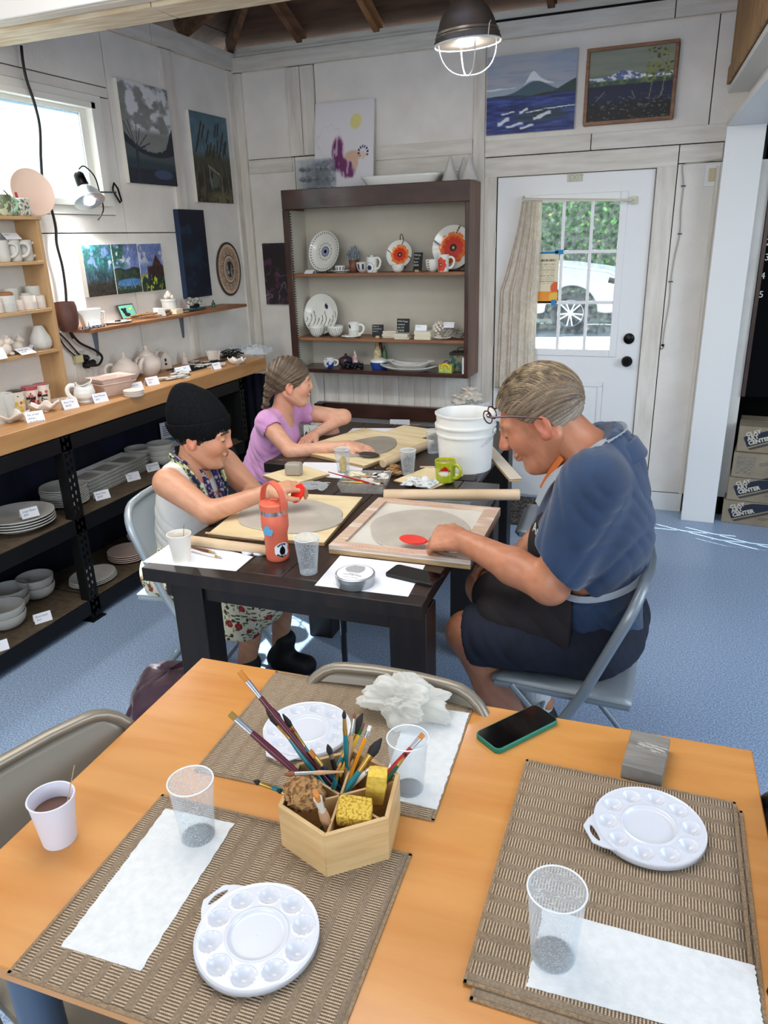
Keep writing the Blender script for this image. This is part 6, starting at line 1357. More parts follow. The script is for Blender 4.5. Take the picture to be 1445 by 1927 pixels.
def pencil(label, tpx, bu, bv, L, body, fer, er):
    b=hin(bu,bv);tip=tip_on(tpx[0],tpx[1],b,L);t_=thing('pencil',label,'pencil',b);t_.rotation_mode='QUATERNION';t_.rotation_quaternion=(tip-b).to_track_quat('Z','Y')
    MB().lathe([(0,0),(.0036,.015),(.0036,L-.022),(0,L-.022)],6).build('body',hm(body),t_,smooth=False);MB().lathe([(.0037,L-.022),(.004,L-.018),(.0037,L-.014),(.004,L-.010)],12).build('ferrule',fer,t_);MB().lathe([(.0034,L-.010),(.0034,L-.001),(0,L)],12).build('eraser',er,t_)
pencil('orange pencil with a white eraser',(702,1352),-.02,.01,.16,'orange',M_nickel,mat('white_eraser',(226,224,220),rough=.7));pencil('yellow pencil with a green ferrule and brown eraser',(690,1348),-.04,-.0,.17,'yellow',mat('green_ferrule',(60,100,50),rough=.3,metal=.6),mat('brown_eraser',(110,70,66),rough=.7))
# wide clear-ferruled brush in front, sponges
b=hin(.012,-.055,.02);tp=tip_on(594,1492,b,.115);brush('stubby wide brush with orange bristles and clear ferrule at the holder front',b,tp,hm('tan'),mat('cloudy_ferrule',(205,200,190),rough=.2),M_gold_b,w=.020,hr=.0075,lb=.012,lf=.026)
def lumpy(name,label,cat,c,r,sc,m,amp=.2,fr_=3.0,seed=0,lv=4,rot=(0,0,0)):
    bm=bmesh.new();bmesh.ops.create_icosphere(bm,subdivisions=lv,radius=1)
    for v in bm.verts:n=v.co.normalized();f=1+amp*noise.fractal(n*fr_+Vector((seed,seed,0)),1,2,3);v.co=Vector((n.x*sc[0],n.y*sc[1],n.z*sc[2]))*r*f
    me=bpy.data.meshes.new(name);bm.to_mesh(me);bm.free();o=fin(me,name,m);o.location=c;o.rotation_euler=rot;return tag(o,label,cat)
def spongemat(name, c1, c2, sc):
    m=mat(name,c1,c2,rough=.95,scale=sc,lo=.38,hi=.52,detail=2,bump=1.0,bscale=sc);m.node_tree.nodes['Bump'].inputs['Distance'].default_value=.004;return m
def sp_at(px, py, z, d=.0): return P(px, py, HT + z)
lumpy('natural_sponge','brown natural sea sponge at the left front of the holder','sponge',sp_at(572,1492,.006),.030,(1.1,.95,.9),spongemat('sea_sponge',(112,76,44),(172,132,84),130),.28,4,1)
def soft_block(name, label, c, dims, rot, m, seed):
    bm=bmesh.new();bmesh.ops.create_cube(bm,size=1);bmesh.ops.subdivide_edges(bm,edges=bm.edges,cuts=9,use_grid_fill=True)
    for v in bm.verts:
        p=v.co*2;n=p.normalized();q_=p.lerp(n,.32);f=1+.06*noise.noise(q_*2.2+Vector((seed,0,0)));v.co=Vector((q_.x*dims[0],q_.y*dims[1],q_.z*dims[2]))*.5*f
    me=bpy.data.meshes.new(name);bm.to_mesh(me);bm.free();o=fin(me,name,m);o.location=c;o.rotation_euler=rot;return tag(o,label,'sponge')
M_ysp=spongemat('yellow_sponge',(168,130,34),(218,184,78),260);M_ysp2=spongemat('smooth_yellow_sponge',(214,176,62),(222,190,84),90)
soft_block('yellow_sponge','porous square yellow sponge at the front of the holder',sp_at(667,1527,-.006),(.058,.045,.026),(.25,.15,.35),M_ysp,2)
soft_block('yellow_sponge','tall smooth yellow sponge standing at the right of the holder',sp_at(708,1478,.000),(.034,.026,.070),(.12,.12,.3),M_ysp2,5)
# ---------- crumpled bag
M_bag=mat('translucent_white_bag',(236,236,230),rough=.3,bump=.3,bscale=40,scale=40)
_nt=M_bag.node_tree;_b=_nt.nodes['Principled BSDF'];_ts=_nt.nodes.new('ShaderNodeBsdfTranslucent');_ts.inputs[0].default_value=(.9,.9,.86,1);_tr=_nt.nodes.new('ShaderNodeBsdfTransparent');_m1=_nt.nodes.new('ShaderNodeMixShader');_m1.inputs[0].default_value=.45;_m2=_nt.nodes.new('ShaderNodeMixShader');_m2.inputs[0].default_value=.16
_nt.links.new(_b.outputs[0],_m1.inputs[1]);_nt.links.new(_ts.outputs[0],_m1.inputs[2]);_nt.links.new(_m1.outputs[0],_m2.inputs[1]);_nt.links.new(_tr.outputs[0],_m2.inputs[2]);_nt.links.new(_m2.outputs[0],_nt.nodes['Material Output'].inputs[0])
def crinkle(name,label,c,rx,ry,rz_,m,seed,lv=6,cat='bag',amp=1.0):
    bm=bmesh.new();bmesh.ops.create_icosphere(bm,subdivisions=lv,radius=1)
    for v in bm.verts:
        n=v.co.normalized();s=Vector((seed,seed*2,0));a=abs(noise.noise(n*2.2+s));b=abs(noise.noise(n*5.0+s*2));c_=abs(noise.noise(n*11+s));f=.92+amp*(.60*noise.noise(n*1.7+s)+.16*(.35-2*abs(noise.noise(n*3.2+s)))+.05*(.3-2*abs(noise.noise(n*7+s))))
        v.co = Vector((n.x * rx, n.y * ry, n.z * rz_)) * f
        if v.co.z<-rz_*.75:v.co.z=-rz_*.75+(v.co.z+rz_*.75)*.05
    me=bpy.data.meshes.new(name);bm.to_mesh(me);bm.free();o=fin(me,name,m,angle=180);o.location=c;return tag(o,label,cat)
cb_=P(758,1345,MZ);crinkle('plastic_bag','crumpled translucent white plastic bag behind the rear cup',(cb_.x,cb_.y,MZ+.038),.092,.055,.050,M_bag,3.3)
# ---------- green phone, grey clay block
def phone(label, pts, z, th, case, h=.0):
    c=[P(x,y,z+th)for x,y in pts];o=sum(c,Vector())/4;u=(c[1]-c[0]+c[2]-c[3])/2;v=(c[3]-c[0]+c[2]-c[1])/2;L,W=u.length,v.length
    t_=thing('mobile_phone',label,'phone',(o.x,o.y,z),math.atan2(u.y,u.x))
    def rr(l,w,r):return[(sx*(l/2-r)+r*math.cos(a),sy*(w/2-r)+r*math.sin(a))for sx,sy,a0 in((1,1,0),(-1,1,PI/2),(-1,-1,PI),(1,-1,1.5*PI))for a in[a0+PI/2*k/6 for k in range(7)]]
    MB().prism(rr(L,W,.012),0,th).build('case',case,t_,bevel=.002);MB().prism(rr(L-.005,W-.005,.010),th-.002,th+.0004).build('screen',mat('dark_phone_glass',(6,6,8),rough=.08),t_);return t_
phone('mobile phone in a green case lying screen-up on the maple table',[(893,1378),(1010,1322),(1050,1356),(935,1413)],TZ,.011,mat('green_rubber_case',(20,116,92),rough=.45))
M_clayblk=mat('dry_grey_clay',(138,134,128),(112,108,102),rough=.8,scale=12,stretch=(1,6,1),detail=8,bump=.4,bscale=30,bstretch=(1,8,1))
c=[P(x,y,TZ+.03)for x,y in((1190,1372),(1263,1390),(1247,1458),(1167,1437))];o=sum(c,Vector())/4;u=c[1]-c[0]
t_=thing('clay_block','grey rectangular block with pale scratches on the far right of the table','block',(o.x,o.y,TZ),math.atan2(u.y,u.x));L=(c[1]-c[0]).length;W=(c[3]-c[0]).length
MB().box(-L/2,L/2,-W/2,W/2,0,.03).build('block',M_clayblk,t_,bevel=.002)
q = MB(); R_ = random.Random(3)
for k in range(16):y=.012+R_.uniform(-.012,.012);x=R_.uniform(-.02,.01);q.bar((x,y,.0303),(x+R_.uniform(.012,.03),y-R_.uniform(0,.006),.0303),.0009,.0004)
q.build('scratch',mat('pale_clay_dust',(206,202,194),rough=.9),t_,smooth=False)
# ================================================================== ON THE DARK WORK TABLES
M_ply=mat('raw_plywood',(236,218,178),(222,200,152),rough=.6,scale=3,stretch=(1,9,1),detail=6,dist=.4);M_plyedge=mat('ply_edge',(190,160,116),(150,120,84),rough=.7,scale=60,stretch=(.2,.2,6))
M_clay=mat('wet_grey_clay',(196,189,177),(182,175,163),rough=.42,scale=9,bump=.12,bscale=18);M_clay2=mat('dark_wet_clay',(172,164,152),(158,150,138),rough=.4,scale=9,bump=.12,bscale=18)
def frame_of(pts, z):
    c=[P(x,y,z)for x,y in pts];o=sum(c,Vector())/4;u=(c[1]-c[0]+c[2]-c[3])/2;v=(c[3]-c[0]+c[2]-c[1])/2;return o,u.length,v.length,math.atan2(u.y,u.x)
def board(label, pts, z, th, name='clay_board', m=None):
    o,L,W,a=frame_of(pts,z+th);t_=thing(name,label,'board',(o.x,o.y,z),a)
    MB().box(-L/2,L/2,-W/2,W/2,th*.75,th).build('top_ply',m or M_ply,t_,bevel=.001);MB().box(-L/2,L/2,-W/2,W/2,0,th*.75).build('core',M_plyedge,t_,bevel=.001);return t_,L,W
def slab(label, pts, z, th, m=M_clay):
    c=[P(x,y,z+th)for x,y in pts];n=len(c);cc=[0.5*(c[i-1]*.25+c[i]*1.5+c[(i+1)%n]*.25)for i in range(n)];b=bez(cc+[cc[0]],5)[:-1];o=sum(b,Vector())/len(b)
    return simple('clay_slab',label,'clay',MB().prism([(p.x-o.x,p.y-o.y)for p in b],0,th),m,(o.x,o.y,z),bevel=.0015)
bz = TZ + .0005
t_,L,W=board('wooden framed board with a thin clay slab, in front of the man',[(622,1031),(890,1061),(938,960),(709,940)],bz,.020,'framed_board',mat('white_melamine',(222,218,208),(210,204,192),rough=.5,scale=8))
M_rail=mat('clay_stained_wood',(206,184,158),(222,208,192),rough=.7,scale=5,stretch=(1,5,5),c3=(200,168,148));rw=.040
for(x0,x1,y0,y1)in((-L/2,L/2,-W/2,-W/2+rw),(-L/2,L/2,W/2-rw*.7,W/2),(-L/2,-L/2+rw,-W/2+rw,W/2-rw*.7),(L/2-rw*1.3,L/2,-W/2+rw,W/2-rw*.7)):MB().box(x0,x1,y0,y1,.020,.030).build('rail',M_rail,t_,bevel=.001)
for y0,x0,k in((-W/2+.008,-L/2+.05,0),(W/2-.022,-L/2+.05,1)):text('ruler_print','1 2 3 4 5 6 7 8 9 10 11 12 13 14 15 16',.013,mat('faded_red_ink',(206,120,120),rough=.8),t_,(x0,y0,.0302),(0,0,0),.0001,space=1.1)
text('pen_writing','Pottery',.018,_M['print_ink'],t_,(L/2-.10,-W/2+.010,.0303),(0,0,0),.0001,shear=.4)
slab('grey clay slab rolled thin on the framed board in front of the man',[(694,988),(705,975),(737,964),(770,959),(804,958),(838,962),(861,972),(880,985),(889,1000),(872,1020),(840,1034),(790,1036),(737,1031),(712,1022),(699,1010)],bz+.0205,.005)
board('plywood board in front of the teen in the beanie',[(387,1002),(605,1022),(686,934),(494,926)],bz,.014)
slab('grey clay slab on the plywood board in front of the teen',[(446,972),(458,951),(501,944),(553,941),(584,938),(615,948),(646,958),(642,974),(648,979),(632,989),(591,1000),(549,1003),(494,997),(449,986)],bz+.0145,.005)
board('plywood board the girl in pink is working on',[(566,848),(699,878),(805,827),(668,803)],bz,.016)
slab('grey clay slab on the board of the girl in pink',[(610,848),(640,836),(677,826),(718,819),(744,823),(748,836),(731,849),(699,856),(650,860)],bz+.0165,.005,M_clay2)
board('small plywood board with a clay lump beside the teen',[(505,896),(560,915),(606,888),(556,872)],bz,.012)
cb2=P(553,893,bz+.013);simple('clay_lump','small block of grey clay on the little plywood board','clay',MB().prism([(-.035,-.02),(.034,-.025),(.038,.02),(.0,.027),(-.030,.022)],0,.052),M_clay2,(cb2.x,cb2.y,bz+.0125),.3,bevel=.008)
board('thin square board under the green mug',[(742,903),(815,922),(868,892),(800,880)],bz,.006)
board('pale board at the back of the far table by the bucket',[(735,812),(800,826),(822,808),(748,800)],bz,.010)
board('long narrow white board on edge of the far table right of the bucket',[(926,900),(954,902),(915,800),(900,803)],bz,.014,'wooden_slat',mat('pale_plank',(214,200,182),rough=.6))
def dowel(name,label,a,b,z,r,m=None,cat='rolling pin'):
    p,q_=P(a[0],a[1],z+r),P(b[0],b[1],z+r);d=q_-p;t_=thing(name,label,cat,(p.x,p.y,z));M4=Matrix.Translation((0,0,r))@d.to_track_quat('Z','Y').to_matrix().to_4x4()
    L=d.length;MB().lathe([(0,0),(r*.86,0),(r,r*.15),(r,L-r*.15),(r*.86,L),(0,L)],28,M4).build('roller' if r>.01 else 'stick',m or mat('pale_birch',(216,192,160),(196,168,132),rough=.55,scale=5,stretch=(1,1,1),dist=.5),t_);return t_
dowel('rolling_pin','long pale wooden rolling pin across the table edge behind the framed board',(722,931),(978,931),bz+.018,.0205)
dowel('rolling_pin','wooden rolling pin in front of the teen, beside the orange tumbler',(354,1016),(505,1036),bz,.016)
dowel('rolling_pin','wooden rolling pin lying along the board of the girl in pink',(720,873),(806,836),bz,.019)
dowel('dowel','thin square wooden stick lying on the edge of the teen board',(387,1003),(497,1016),bz+.014,.004,cat='stick');dowel('dowel','short thin stick near the bucket foot',(790,879),(818,879),bz,.004,cat='stick')
# papers
qs=lambda lab,pts,sd=1,name='paper_sheet',m=M_card,z=TZ+.0002:quad_sheet(lab,[P(x,y)for x,y in pts],z,name,m,.0006,.0001,4,sd)
qs('white paper under the paper cup and the wood tools',[(268,1058),(338,1012),(476,1048),(444,1075)]);qs('white paper sheet under the round tin and the black phone',[(592,1102),(640,1046),(800,1064),(768,1123)])
qs('white paper under the cup that holds the yellow sponge',[(560,893),(572,870),(690,872),(668,903)]);qs('white paper at the back of the far table',[(650,818),(664,806),(748,806),(742,818)])
qs('small pale paper square left of the green mug',[(790,893),(806,880),(824,880),(822,894)]);simple('plastic_sheet','crumpled clear plastic sheet between the two rows of boards','plastic',crumple(20,16,.14,.10,.008,4),M_film,P(585,915),.2)
simple('plastic_sheet','clear blue-tinted plastic strip under the long rolling pin','plastic',MB().box(-.13,.13,-.02,.02,0,.0008),mat('blue_film',(120,140,160),rough=.2),P(820,944),.1)
simple('napkin','crumpled white napkin in front of the green mug','napkin',crumple(24,18,.13,.08,.022,7),M_paper,P(790,912,TZ+.006)+Vector((0,0,.001)),-.1,solid=.0005)
# cups
c=P(343,1055);t_=thing('paper_cup','white paper cup with a metal stirrer at the near left corner of the dark table','cup',(c.x,c.y,TZ+.0009));MB().lathe([(0,.003),(.0255,.003),(.026,0),(.027,0),(.0365,.090),(.0355,.0902),(.0262,.004)],40).build('wall',mat('cream_cup_paper',(236,230,218),rough=.5),t_);MB().tube([(.0365*math.cos(a),.0365*math.sin(a),.09)for a in np.linspace(0,2*PI,41)[:-1]],.0016,8,closed=True).build('rolled_rim',_M['cream_cup_paper'],t_)
MB().tube([(.0,.0,.01),(.022,.004,.12)],.0016,8).build('stirrer',M_nickel,t_)
clear_cup('clear plastic cup with a speckled wall right of the orange tumbler',581,1077,TZ,.027,.0375,.112)
clear_cup('clear plastic cup holding a yellow sponge on the dark table',646,888,TZ+.0008,.025,.034,.10);simple('yellow_sponge','yellow sponge piece standing inside the clear cup','sponge',MB().lathe([(0,0),(.012,.002),(.017,.03),(.013,.06),(.004,.072),(0,.072)],16),M_ysp,P(646,888,TZ+.004))
clear_cup('clear plastic cup left of the green mug',768,893,TZ,.025,.034,.105);clear_cup('clear plastic cup half hidden behind the bucket',815,852,TZ,.025,.033,.105)
# orange tumbler
c=P(523,1050);t_=thing('tumbler','coral orange insulated tumbler with a carry loop and stickers','bottle',(c.x,c.y,TZ));M_coral=mat('coral_powder_coat',(220,108,82),rough=.45,bump=.05,bscale=300)
MB().lathe([(0,0),(.032,0),(.0345,.003),(.036,.012),(.036,.085),(.042,.108),(.042,.150),(.0405,.152),(0,.152)],48).build('body',M_coral,t_);MB().lathe([(.0408,.1521),(.0408,.166),(0,.166)],48).build('steel_band',mat('brushed_steel',(190,192,194),rough=.25,metal=.9),t_)
MB().lathe([(.0435,.1662),(.0435,.184),(.040,.188),(.020,.189),(.018,.193),(0,.193)],48).build('lid',M_coral,t_);MB().box(-.006,.020,-.007,.007,.1935,.199).build('straw_flap',M_coral,t_,bevel=.002)
a0=-.35;R2=Matrix.Rotation(a0,4,'Z');loop=bez([(-.045,0,.160),(-.048,0,.195),(-.034,0,.232),(0,0,.250),(.034,0,.232),(.048,0,.195),(.045,0,.160)],5)
q = MB(); prev = None
for i in range(len(loop)-1):q.bar(R2@loop[i],R2@(loop[i+1]+(loop[i+1]-loop[i])*.12),.0045,.020,up=R2@Vector((0,1,0)))
q.build('carry_loop', M_coral, t_)
for s in(-1,1):MB().lathe([(0,0),(.008,0),(.008,.004),(0,.005)],14,Matrix.Rotation(s*PI/2,4,'Y')).build('pivot',_M['brushed_steel'],t_,loc=R2@Vector((s*.0435,0,.166)))
def onwall(poly, r, a0, z0, name, m, off=.0006):
    bm=bmesh.new();vs=[bm.verts.new((x,y,0))for x,y in poly];bm.faces.new(vs);bmesh.ops.triangulate(bm,faces=bm.faces);bmesh.ops.subdivide_edges(bm,edges=bm.edges,cuts=3,use_grid_fill=True)
    for v in bm.verts:a=a0+v.co.x/r;v.co=Vector(((r+off)*math.cos(a),(r+off)*math.sin(a),z0+v.co.y))
    me=bpy.data.meshes.new(name);bm.to_mesh(me);bm.free();return fin(me,name,m,t_,False)
va=math.atan2(-c.y,-c.x);onwall([(.026*math.cos(a)*(.80 if abs(math.sin(a))<.35 else 1),.024*math.sin(a))for a in np.linspace(0,2*PI,33)[:-1]],.036,va+.45,.040,'sticker',M_card)
onwall([(-.003,-.016),(.000,-.004),(.003,-.016),(.006,-.016),(.004,.002),(.010,-.004),(.006,.008),(.003,.010),(.0,.016),(-.003,.010),(-.006,.008),(-.010,-.004),(-.004,.002),(-.006,-.016)],.036,va+.45,.040,'sticker_figure',M_black,.0012)
def arcw(s, size, up_): 
    def w(q_):th=(q_.x-len(s)*size*.31)/.019*(-1 if up_ else 1);rr=(.0165+q_.y)if up_ else(.0235-q_.y);x=rr*math.sin(-th if up_ else th);y=rr*math.cos(th)*(1 if up_ else-1);a=va+.45+x/.036;return Vector(((.0375)*math.cos(a),(.0375)*math.sin(a),.040+y))
    return text('sticker_lettering',s,size,M_black,t_,warp=w,extrude=0,bold=.0006)
arcw('KATE BU',.0075,True);arcw('SAVES LI',.0070,False)
onwall([(-.020,-.012),(-.014,-.012),(-.013,-.005),(.002,-.005),(.003,-.014),(.009,-.014),(.009,-.004),(.014,.0),(.013,.006),(.006,.007),(.002,.005),(.004,.016),(-.002,.011),(-.004,.018),(-.009,.010),(-.012,.015),(-.014,.006),(-.019,.002)],.039,va-.55,.105,'blue_bear_sticker',mat('sky_blue_print',(96,168,212),rough=.5),.0035)
# fidget, wood tools
c=P(478,1041);t_=thing('fidget_toy','white two-bubble fidget toy with blue and pink dimples','toy',(c.x,c.y,TZ),.12)
for s,col in((-1,(70,150,200)),(1,(226,70,170))):MB().lathe([(0,0),(.020,0),(.022,.004),(.020,.009),(.014,.010),(0,.010)],28).build('ring',M_plas,t_,loc=(s*.019,0,0));MB().sphere((s*.019,0,.010),.0125,16,8,(1,1,.35)).build('bubble',mat('bubble%d'%(s+1),col,rough=.4),t_)
for a,b,h,lab in(((352,1027),(408,1041),'maroon','wooden-handled trimming tool nearest the paper cup'),((382,1022),(436,1034),'tan','brown wood modelling tool behind the trimming tool'),((350,1034),(420,1050),'white','pale thin needle tool on the white paper')):
    p,q_=P(a[0],a[1],TZ+.006),P(b[0],b[1],TZ+.006);brush(lab,p,q_,mat('dark_tool_wood',(112,64,40),rough=.5)if h!='white' else hm(h),M_brass,M_nickel,kind='round',w=.005,hr=.0045,lb=.02,lf=.012,cat='tool')
# tin
c=P(669,1098);t_=thing('round_tin','flat round silver tin with a printed lid','tin',(c.x,c.y,TZ+.0008));M_tin=mat('tin_plate',(176,180,184),rough=.3,metal=.7)
MB().lathe([(0,0),(.054,0),(.055,.002),(.055,.026),(0,.026)],56).build('base',M_tin,t_);MB().lathe([(.0565,.020),(.0575,.021),(.0575,.032),(.055,.034),(0,.034)],56).build('lid',M_tin,t_);MB().lathe([(0,0),(.052,0),(.052,.0004),(0,.0004)],56).build('label',M_card,t_,loc=(0,0,.034))
q = MB()
for k in range(15):w_=.020+.022*math.sin(PI*(k+1)/17);q.box(-w_*.9+.0,w_*.5,.044-k*.0032-.0005,.044-k*.0032+.0005,0,.0003)
q.build('line_print',_M['print_ink'],t_,smooth=False,loc=(0,0,.0345))
text('lettering','Radiance\nCRAFT BUTTERS',.008,_M['print_ink'],t_,(.0,-.014,.0346),(0,0,0),.0001,align='CENTER');text('lettering','COCONUT AND SHEA',.0045,_M['print_ink'],t_,(.0,-.036,.0346),(0,0,0),.0001,align='CENTER')
phone('black mobile phone on the near right corner of the dark table',[(726,1078),(750,1058),(836,1084),(811,1101)],TZ+.0008,.010,mat('black_case',(22,22,24),rough=.4))
# tub of tools
o,L,W,a=frame_of([(640,930),(728,932),(735,905),(650,902)],TZ);t_=thing('tool_tub','clay-smeared clear plastic tub full of pottery tools','tub',(o.x,o.y,TZ),a);h=.042
q = MB(); k = .86
vs=[(-L/2*k,-W/2*k,0),(L/2*k,-W/2*k,0),(L/2*k,W/2*k,0),(-L/2*k,W/2*k,0),(-L/2,-W/2,h),(L/2,-W/2,h),(L/2,W/2,h),(-L/2,W/2,h)];q.add(vs,[(0,3,2,1),(0,1,5,4),(1,2,6,5),(2,3,7,6),(3,0,4,7)])
q.build('tub',clearmat('smeared_plastic',body=.35,rough=.3,spk=.7,col=(196,190,182),sscale=90),t_,solid=.0015,bevel=.006,smooth=False)
R_ = random.Random(21)
for k,(a,b,z0,hh,fer,bri,lab)in enumerate((((617,888),(706,912),.05,'red',M_nickel,M_brown_b,'long thin red-handled tool sticking out of the tub'),((642,906),(722,910),.045,'yellow',M_brass,M_black_b,'yellow handled tool across the front of the tub'),((660,898),(726,915),.05,'white',M_nickel,M_brown_b,'white handled tool lying across the tub'),((690,900),(722,888),.05,'black',M_nickel,M_black_b,'black brush leaning at the right of the tub'),((672,896),(715,897),.052,'tan',M_nickel,M_brown_b,'tan wooden tool at the back of the tub'),((700,893),(738,885),.03,'white',M_nickel,M_brown_b,'pale tool pointing to the brown lumps'))):
    brush(lab,P(a[0],a[1],TZ+z0),P(b[0],b[1],TZ+z0),hm(hh),fer,bri,kind='round',w=.007,hr=.004,lb=.012,lf=.018,cat='tool')
for px,py,col,n_ in((672,893,(228,220,186),'rag'),(716,896,(220,216,206),'rag'),(690,905,(206,200,190),'rag')):crinkle('rag','pale clay-smeared rag in the tool tub, number from left'.replace(', number from left',', '+('at the back','at the right','in the middle')[(px==716)+2*(px==690)]),P(px,py,TZ+.040),.035,.02,.012,mat('rag%d'%px,col,rough=.8),px*.1,4,'rag')
for k,(px,py)in enumerate(((736,884),(746,890),(742,879))):lumpy('brown_sponge',('left','right','rear')[k]+' piece of dark brown sea sponge beside the tub','sponge',P(px,py,TZ+.013),.018,(1.2,1,.7),_M['sea_sponge'],.4,4,k,3)
# green mug (its printed cartoon face is left out)
def f_lime(a, r, z):
    c=c3((164,176,32),r);x=(((a-va2)+PI)%(2*PI)-PI)*.042;y=z-.055;c=blend(c,(y<.018-abs(1)*0-.9*np.abs(x-.004))&(y>-.008)&(z<.09),(176,36,26));return blend(c,np.hypot(x/.024,(y+.014)/.009)<1+.2*np.sin(x*900),(228,226,216))
c=P(838,905,TZ+.0065);va2=math.atan2(-c.y,-c.x)-.15;t_=mug_thing('lime_mug','lime green mug with a red and white hat print, in front of the bucket',c.x,c.y,TZ+.0068,.042,.088,f_lime,-.35,.034,cup_prof(.038,.043,.088,.004));[o.data.materials.clear()or o.data.materials.append(mat('lime_glaze',(164,176,32),rough=.2,coat=.4))for o in t_.children if o.name.startswith('handle')]
MB().lathe([(0,.078),(.0385,.078),(.0385,.076)],32).build('coffee',mat('milky_tea',(150,130,70),rough=.2),t_)
# bucket
M_pail=mat('white_hdpe',(228,228,224),(218,217,212),rough=.35,scale=6,bump=.05,bscale=30);c=(P(820,873)+P(921,873))/2;bc_=Vector((-.822,2.955,TZ));t_=thing('bucket','tall white plastic bucket with ribbed rim on the far table','bucket',bc_)
MB().lathe([(0,.004),(.104,.004),(.106,0),(.110,0),(.118,.150),(.124,.151),(.124,.158),(.120,.160),(.121,.186),(.129,.187),(.129,.194),(.122,.196),(.123,.232),(.128,.234),(.129,.240),(.122,.242),(.119,.238),(.108,.01)],72).build('body',M_pail,t_)
for s in(-1,1):MB().lathe([(0,0),(.012,0),(.012,.008),(0,.008)],14,Matrix.Rotation(s*PI/2,4,'Y')).build('lug',M_pail,t_,loc=(s*.122,0,.170))
MB().tube([(.128*math.cos(a)*1.02,-.128*math.sin(a)*.9-.004,.170-.075*math.sin(a))for a in np.linspace(0,PI,25)][6:0:-1]+[(.132,0,.17)],.002,6).build('handle',M_nickel,t_)
# ---------- low bench behind with odds and ends
bn=thing('low_bench','low dark wooden bench along the back wall under the cabinet','bench',(-2.40,4.12,0));MB().box(0,1.17,0,.50,.395,.42).build('seat_board',M_dkwood,bn,bevel=.003);MB().box(.0,1.17,.56,.60,.50,.60).build('back_rail',M_cab,bn,bevel=.003)
for x in (.04, 1.13):
    MB().box(x-.03,x+.03,.02,.07,0,.395).build('leg',M_dkleg,bn);MB().box(x-.03,x+.03,.50,.56,0,.60).build('leg',M_dkleg,bn)
BZ=.4205;M_kraft=mat('kraft_cardboard',(176,144,108),(160,128,94),rough=.8,scale=20)
c=P(738,812,BZ);t_=thing('cardboard_tray','open kraft cardboard box with a white card inside, on the bench','box',(-1.66,4.36,BZ),.15)
for b in((-.13,.13,-.09,-.086),(-.13,.13,.086,.09),(-.13,-.126,-.086,.086),(.126,.13,-.086,.086)):MB().box(b[0],b[1],b[2],b[3],0,.12).build('panel',M_kraft,t_)
MB().box(-.13,.13,-.09,.09,0,.003).build('bottom',M_kraft,t_);MB().box(-.06,.07,.03,.032,.02,.16).build('card',M_card,t_);text('lettering','Art Elements',.018,M_ink,t_,(-.05,.0295,.12),(PI/2,0,0),.0001)
for k,(x,y)in enumerate(((-.07,-.03),(.0,-.04),(.06,-.02))):simple('glaze_pot',('left','middle','right')[k]+' small dark pot inside the cardboard box','pot',MB().lathe([(0,0),(.028,0),(.028,.045),(.03,.05),(0,.055)],20),mat('pot%d'%k,((60,90,60),(40,44,50),(80,60,50))[k],rough=.4),(-1.66+x,4.36+y,BZ+.0035))
t_=thing('drink_can','small red and white drinks can on the bench','can',(-1.90,4.22,BZ));MB().lathe([(0,0),(.026,0),(.032,.008),(.032,.1),(.026,.112),(0,.112)],28).build('body',mat('red_can',(196,40,44),(230,226,222),rough=.3,metal=.3,scale=24,lo=.5,hi=.53),t_)
def pumpk(lab, c, r, m): 
    q=MB();vs=[];seg=48;pr=dense([(0,0),(r*.5,0),(r*.95,r*.35),(r,r*.7),(r*.8,r*1.15),(r*.3,r*1.3),(0,r*1.2)],r/8)
    for (rr, z) in pr:
        for k in range(seg):a=2*PI*k/seg;f=rr*(1-.12*(1-abs(math.sin(a*4))));vs.append((f*math.cos(a),f*math.sin(a),z))
    n=len(pr);q.add(vs,[(i*seg+k,i*seg+(k+1)%seg,(i+1)*seg+(k+1)%seg,(i+1)*seg+k)for i in range(n-1)for k in range(seg)]);t_=thing('pumpkin',lab,'pumpkin',c);q.build('body',m,t_);MB().tube([(0,0,r*1.2),(.004,0,r*1.6)],.008,8).build('stem',_M['green_ferrule'],t_)
pumpk('red-orange decorative pumpkin on the bench behind the bucket',(-1.37,4.30,BZ),.075,mat('red_orange_glaze',(196,62,40),(150,40,34),rough=.3,scale=12))
simple('patterned_box','white box with black spots on the bench beside the girl','box',MB().box(-.09,.09,-.06,.06,0,.12),mat('black_spotted',(214,212,204),(30,30,32),rough=.6,scale=26,lo=.60,hi=.62),(-2.20,4.30,BZ),.2,bevel=.003)
crinkle('clay_bag','open plastic bag of grey clay lumps standing behind the bucket',(-1.12,4.10,.72),.13,.10,.10,M_film,1.7,5);simple('storage_crate','dark crate holding up the bag of clay behind the bucket','crate',MB().box(-.15,.15,-.13,.13,0,.648),M_dkleg,(-1.12,4.10,0),0,bevel=.004)
for k,(x,y,z)in enumerate(((-1.16,4.07,.80),(-1.09,4.09,.81),(-1.12,4.14,.83))):crinkle('clay_chunk',('left','right','top')[k]+' torn lump of grey clay in the bag behind the bucket',(x,y,z),.058,.045,.035,M_clay,k+9.0,4,'clay')
o=MB().box(-.40,.40,-.26,.26,0,.008).build('doormat',mat('patterned_mat',(104,96,86),(46,42,40),rough=.9,scale=26,lo=.46,hi=.52,detail=1,dist=2),None,loc=(-.72,4.50,0),bevel=.002);tag(o,'dark mat with a pale scroll pattern in front of the door','mat')
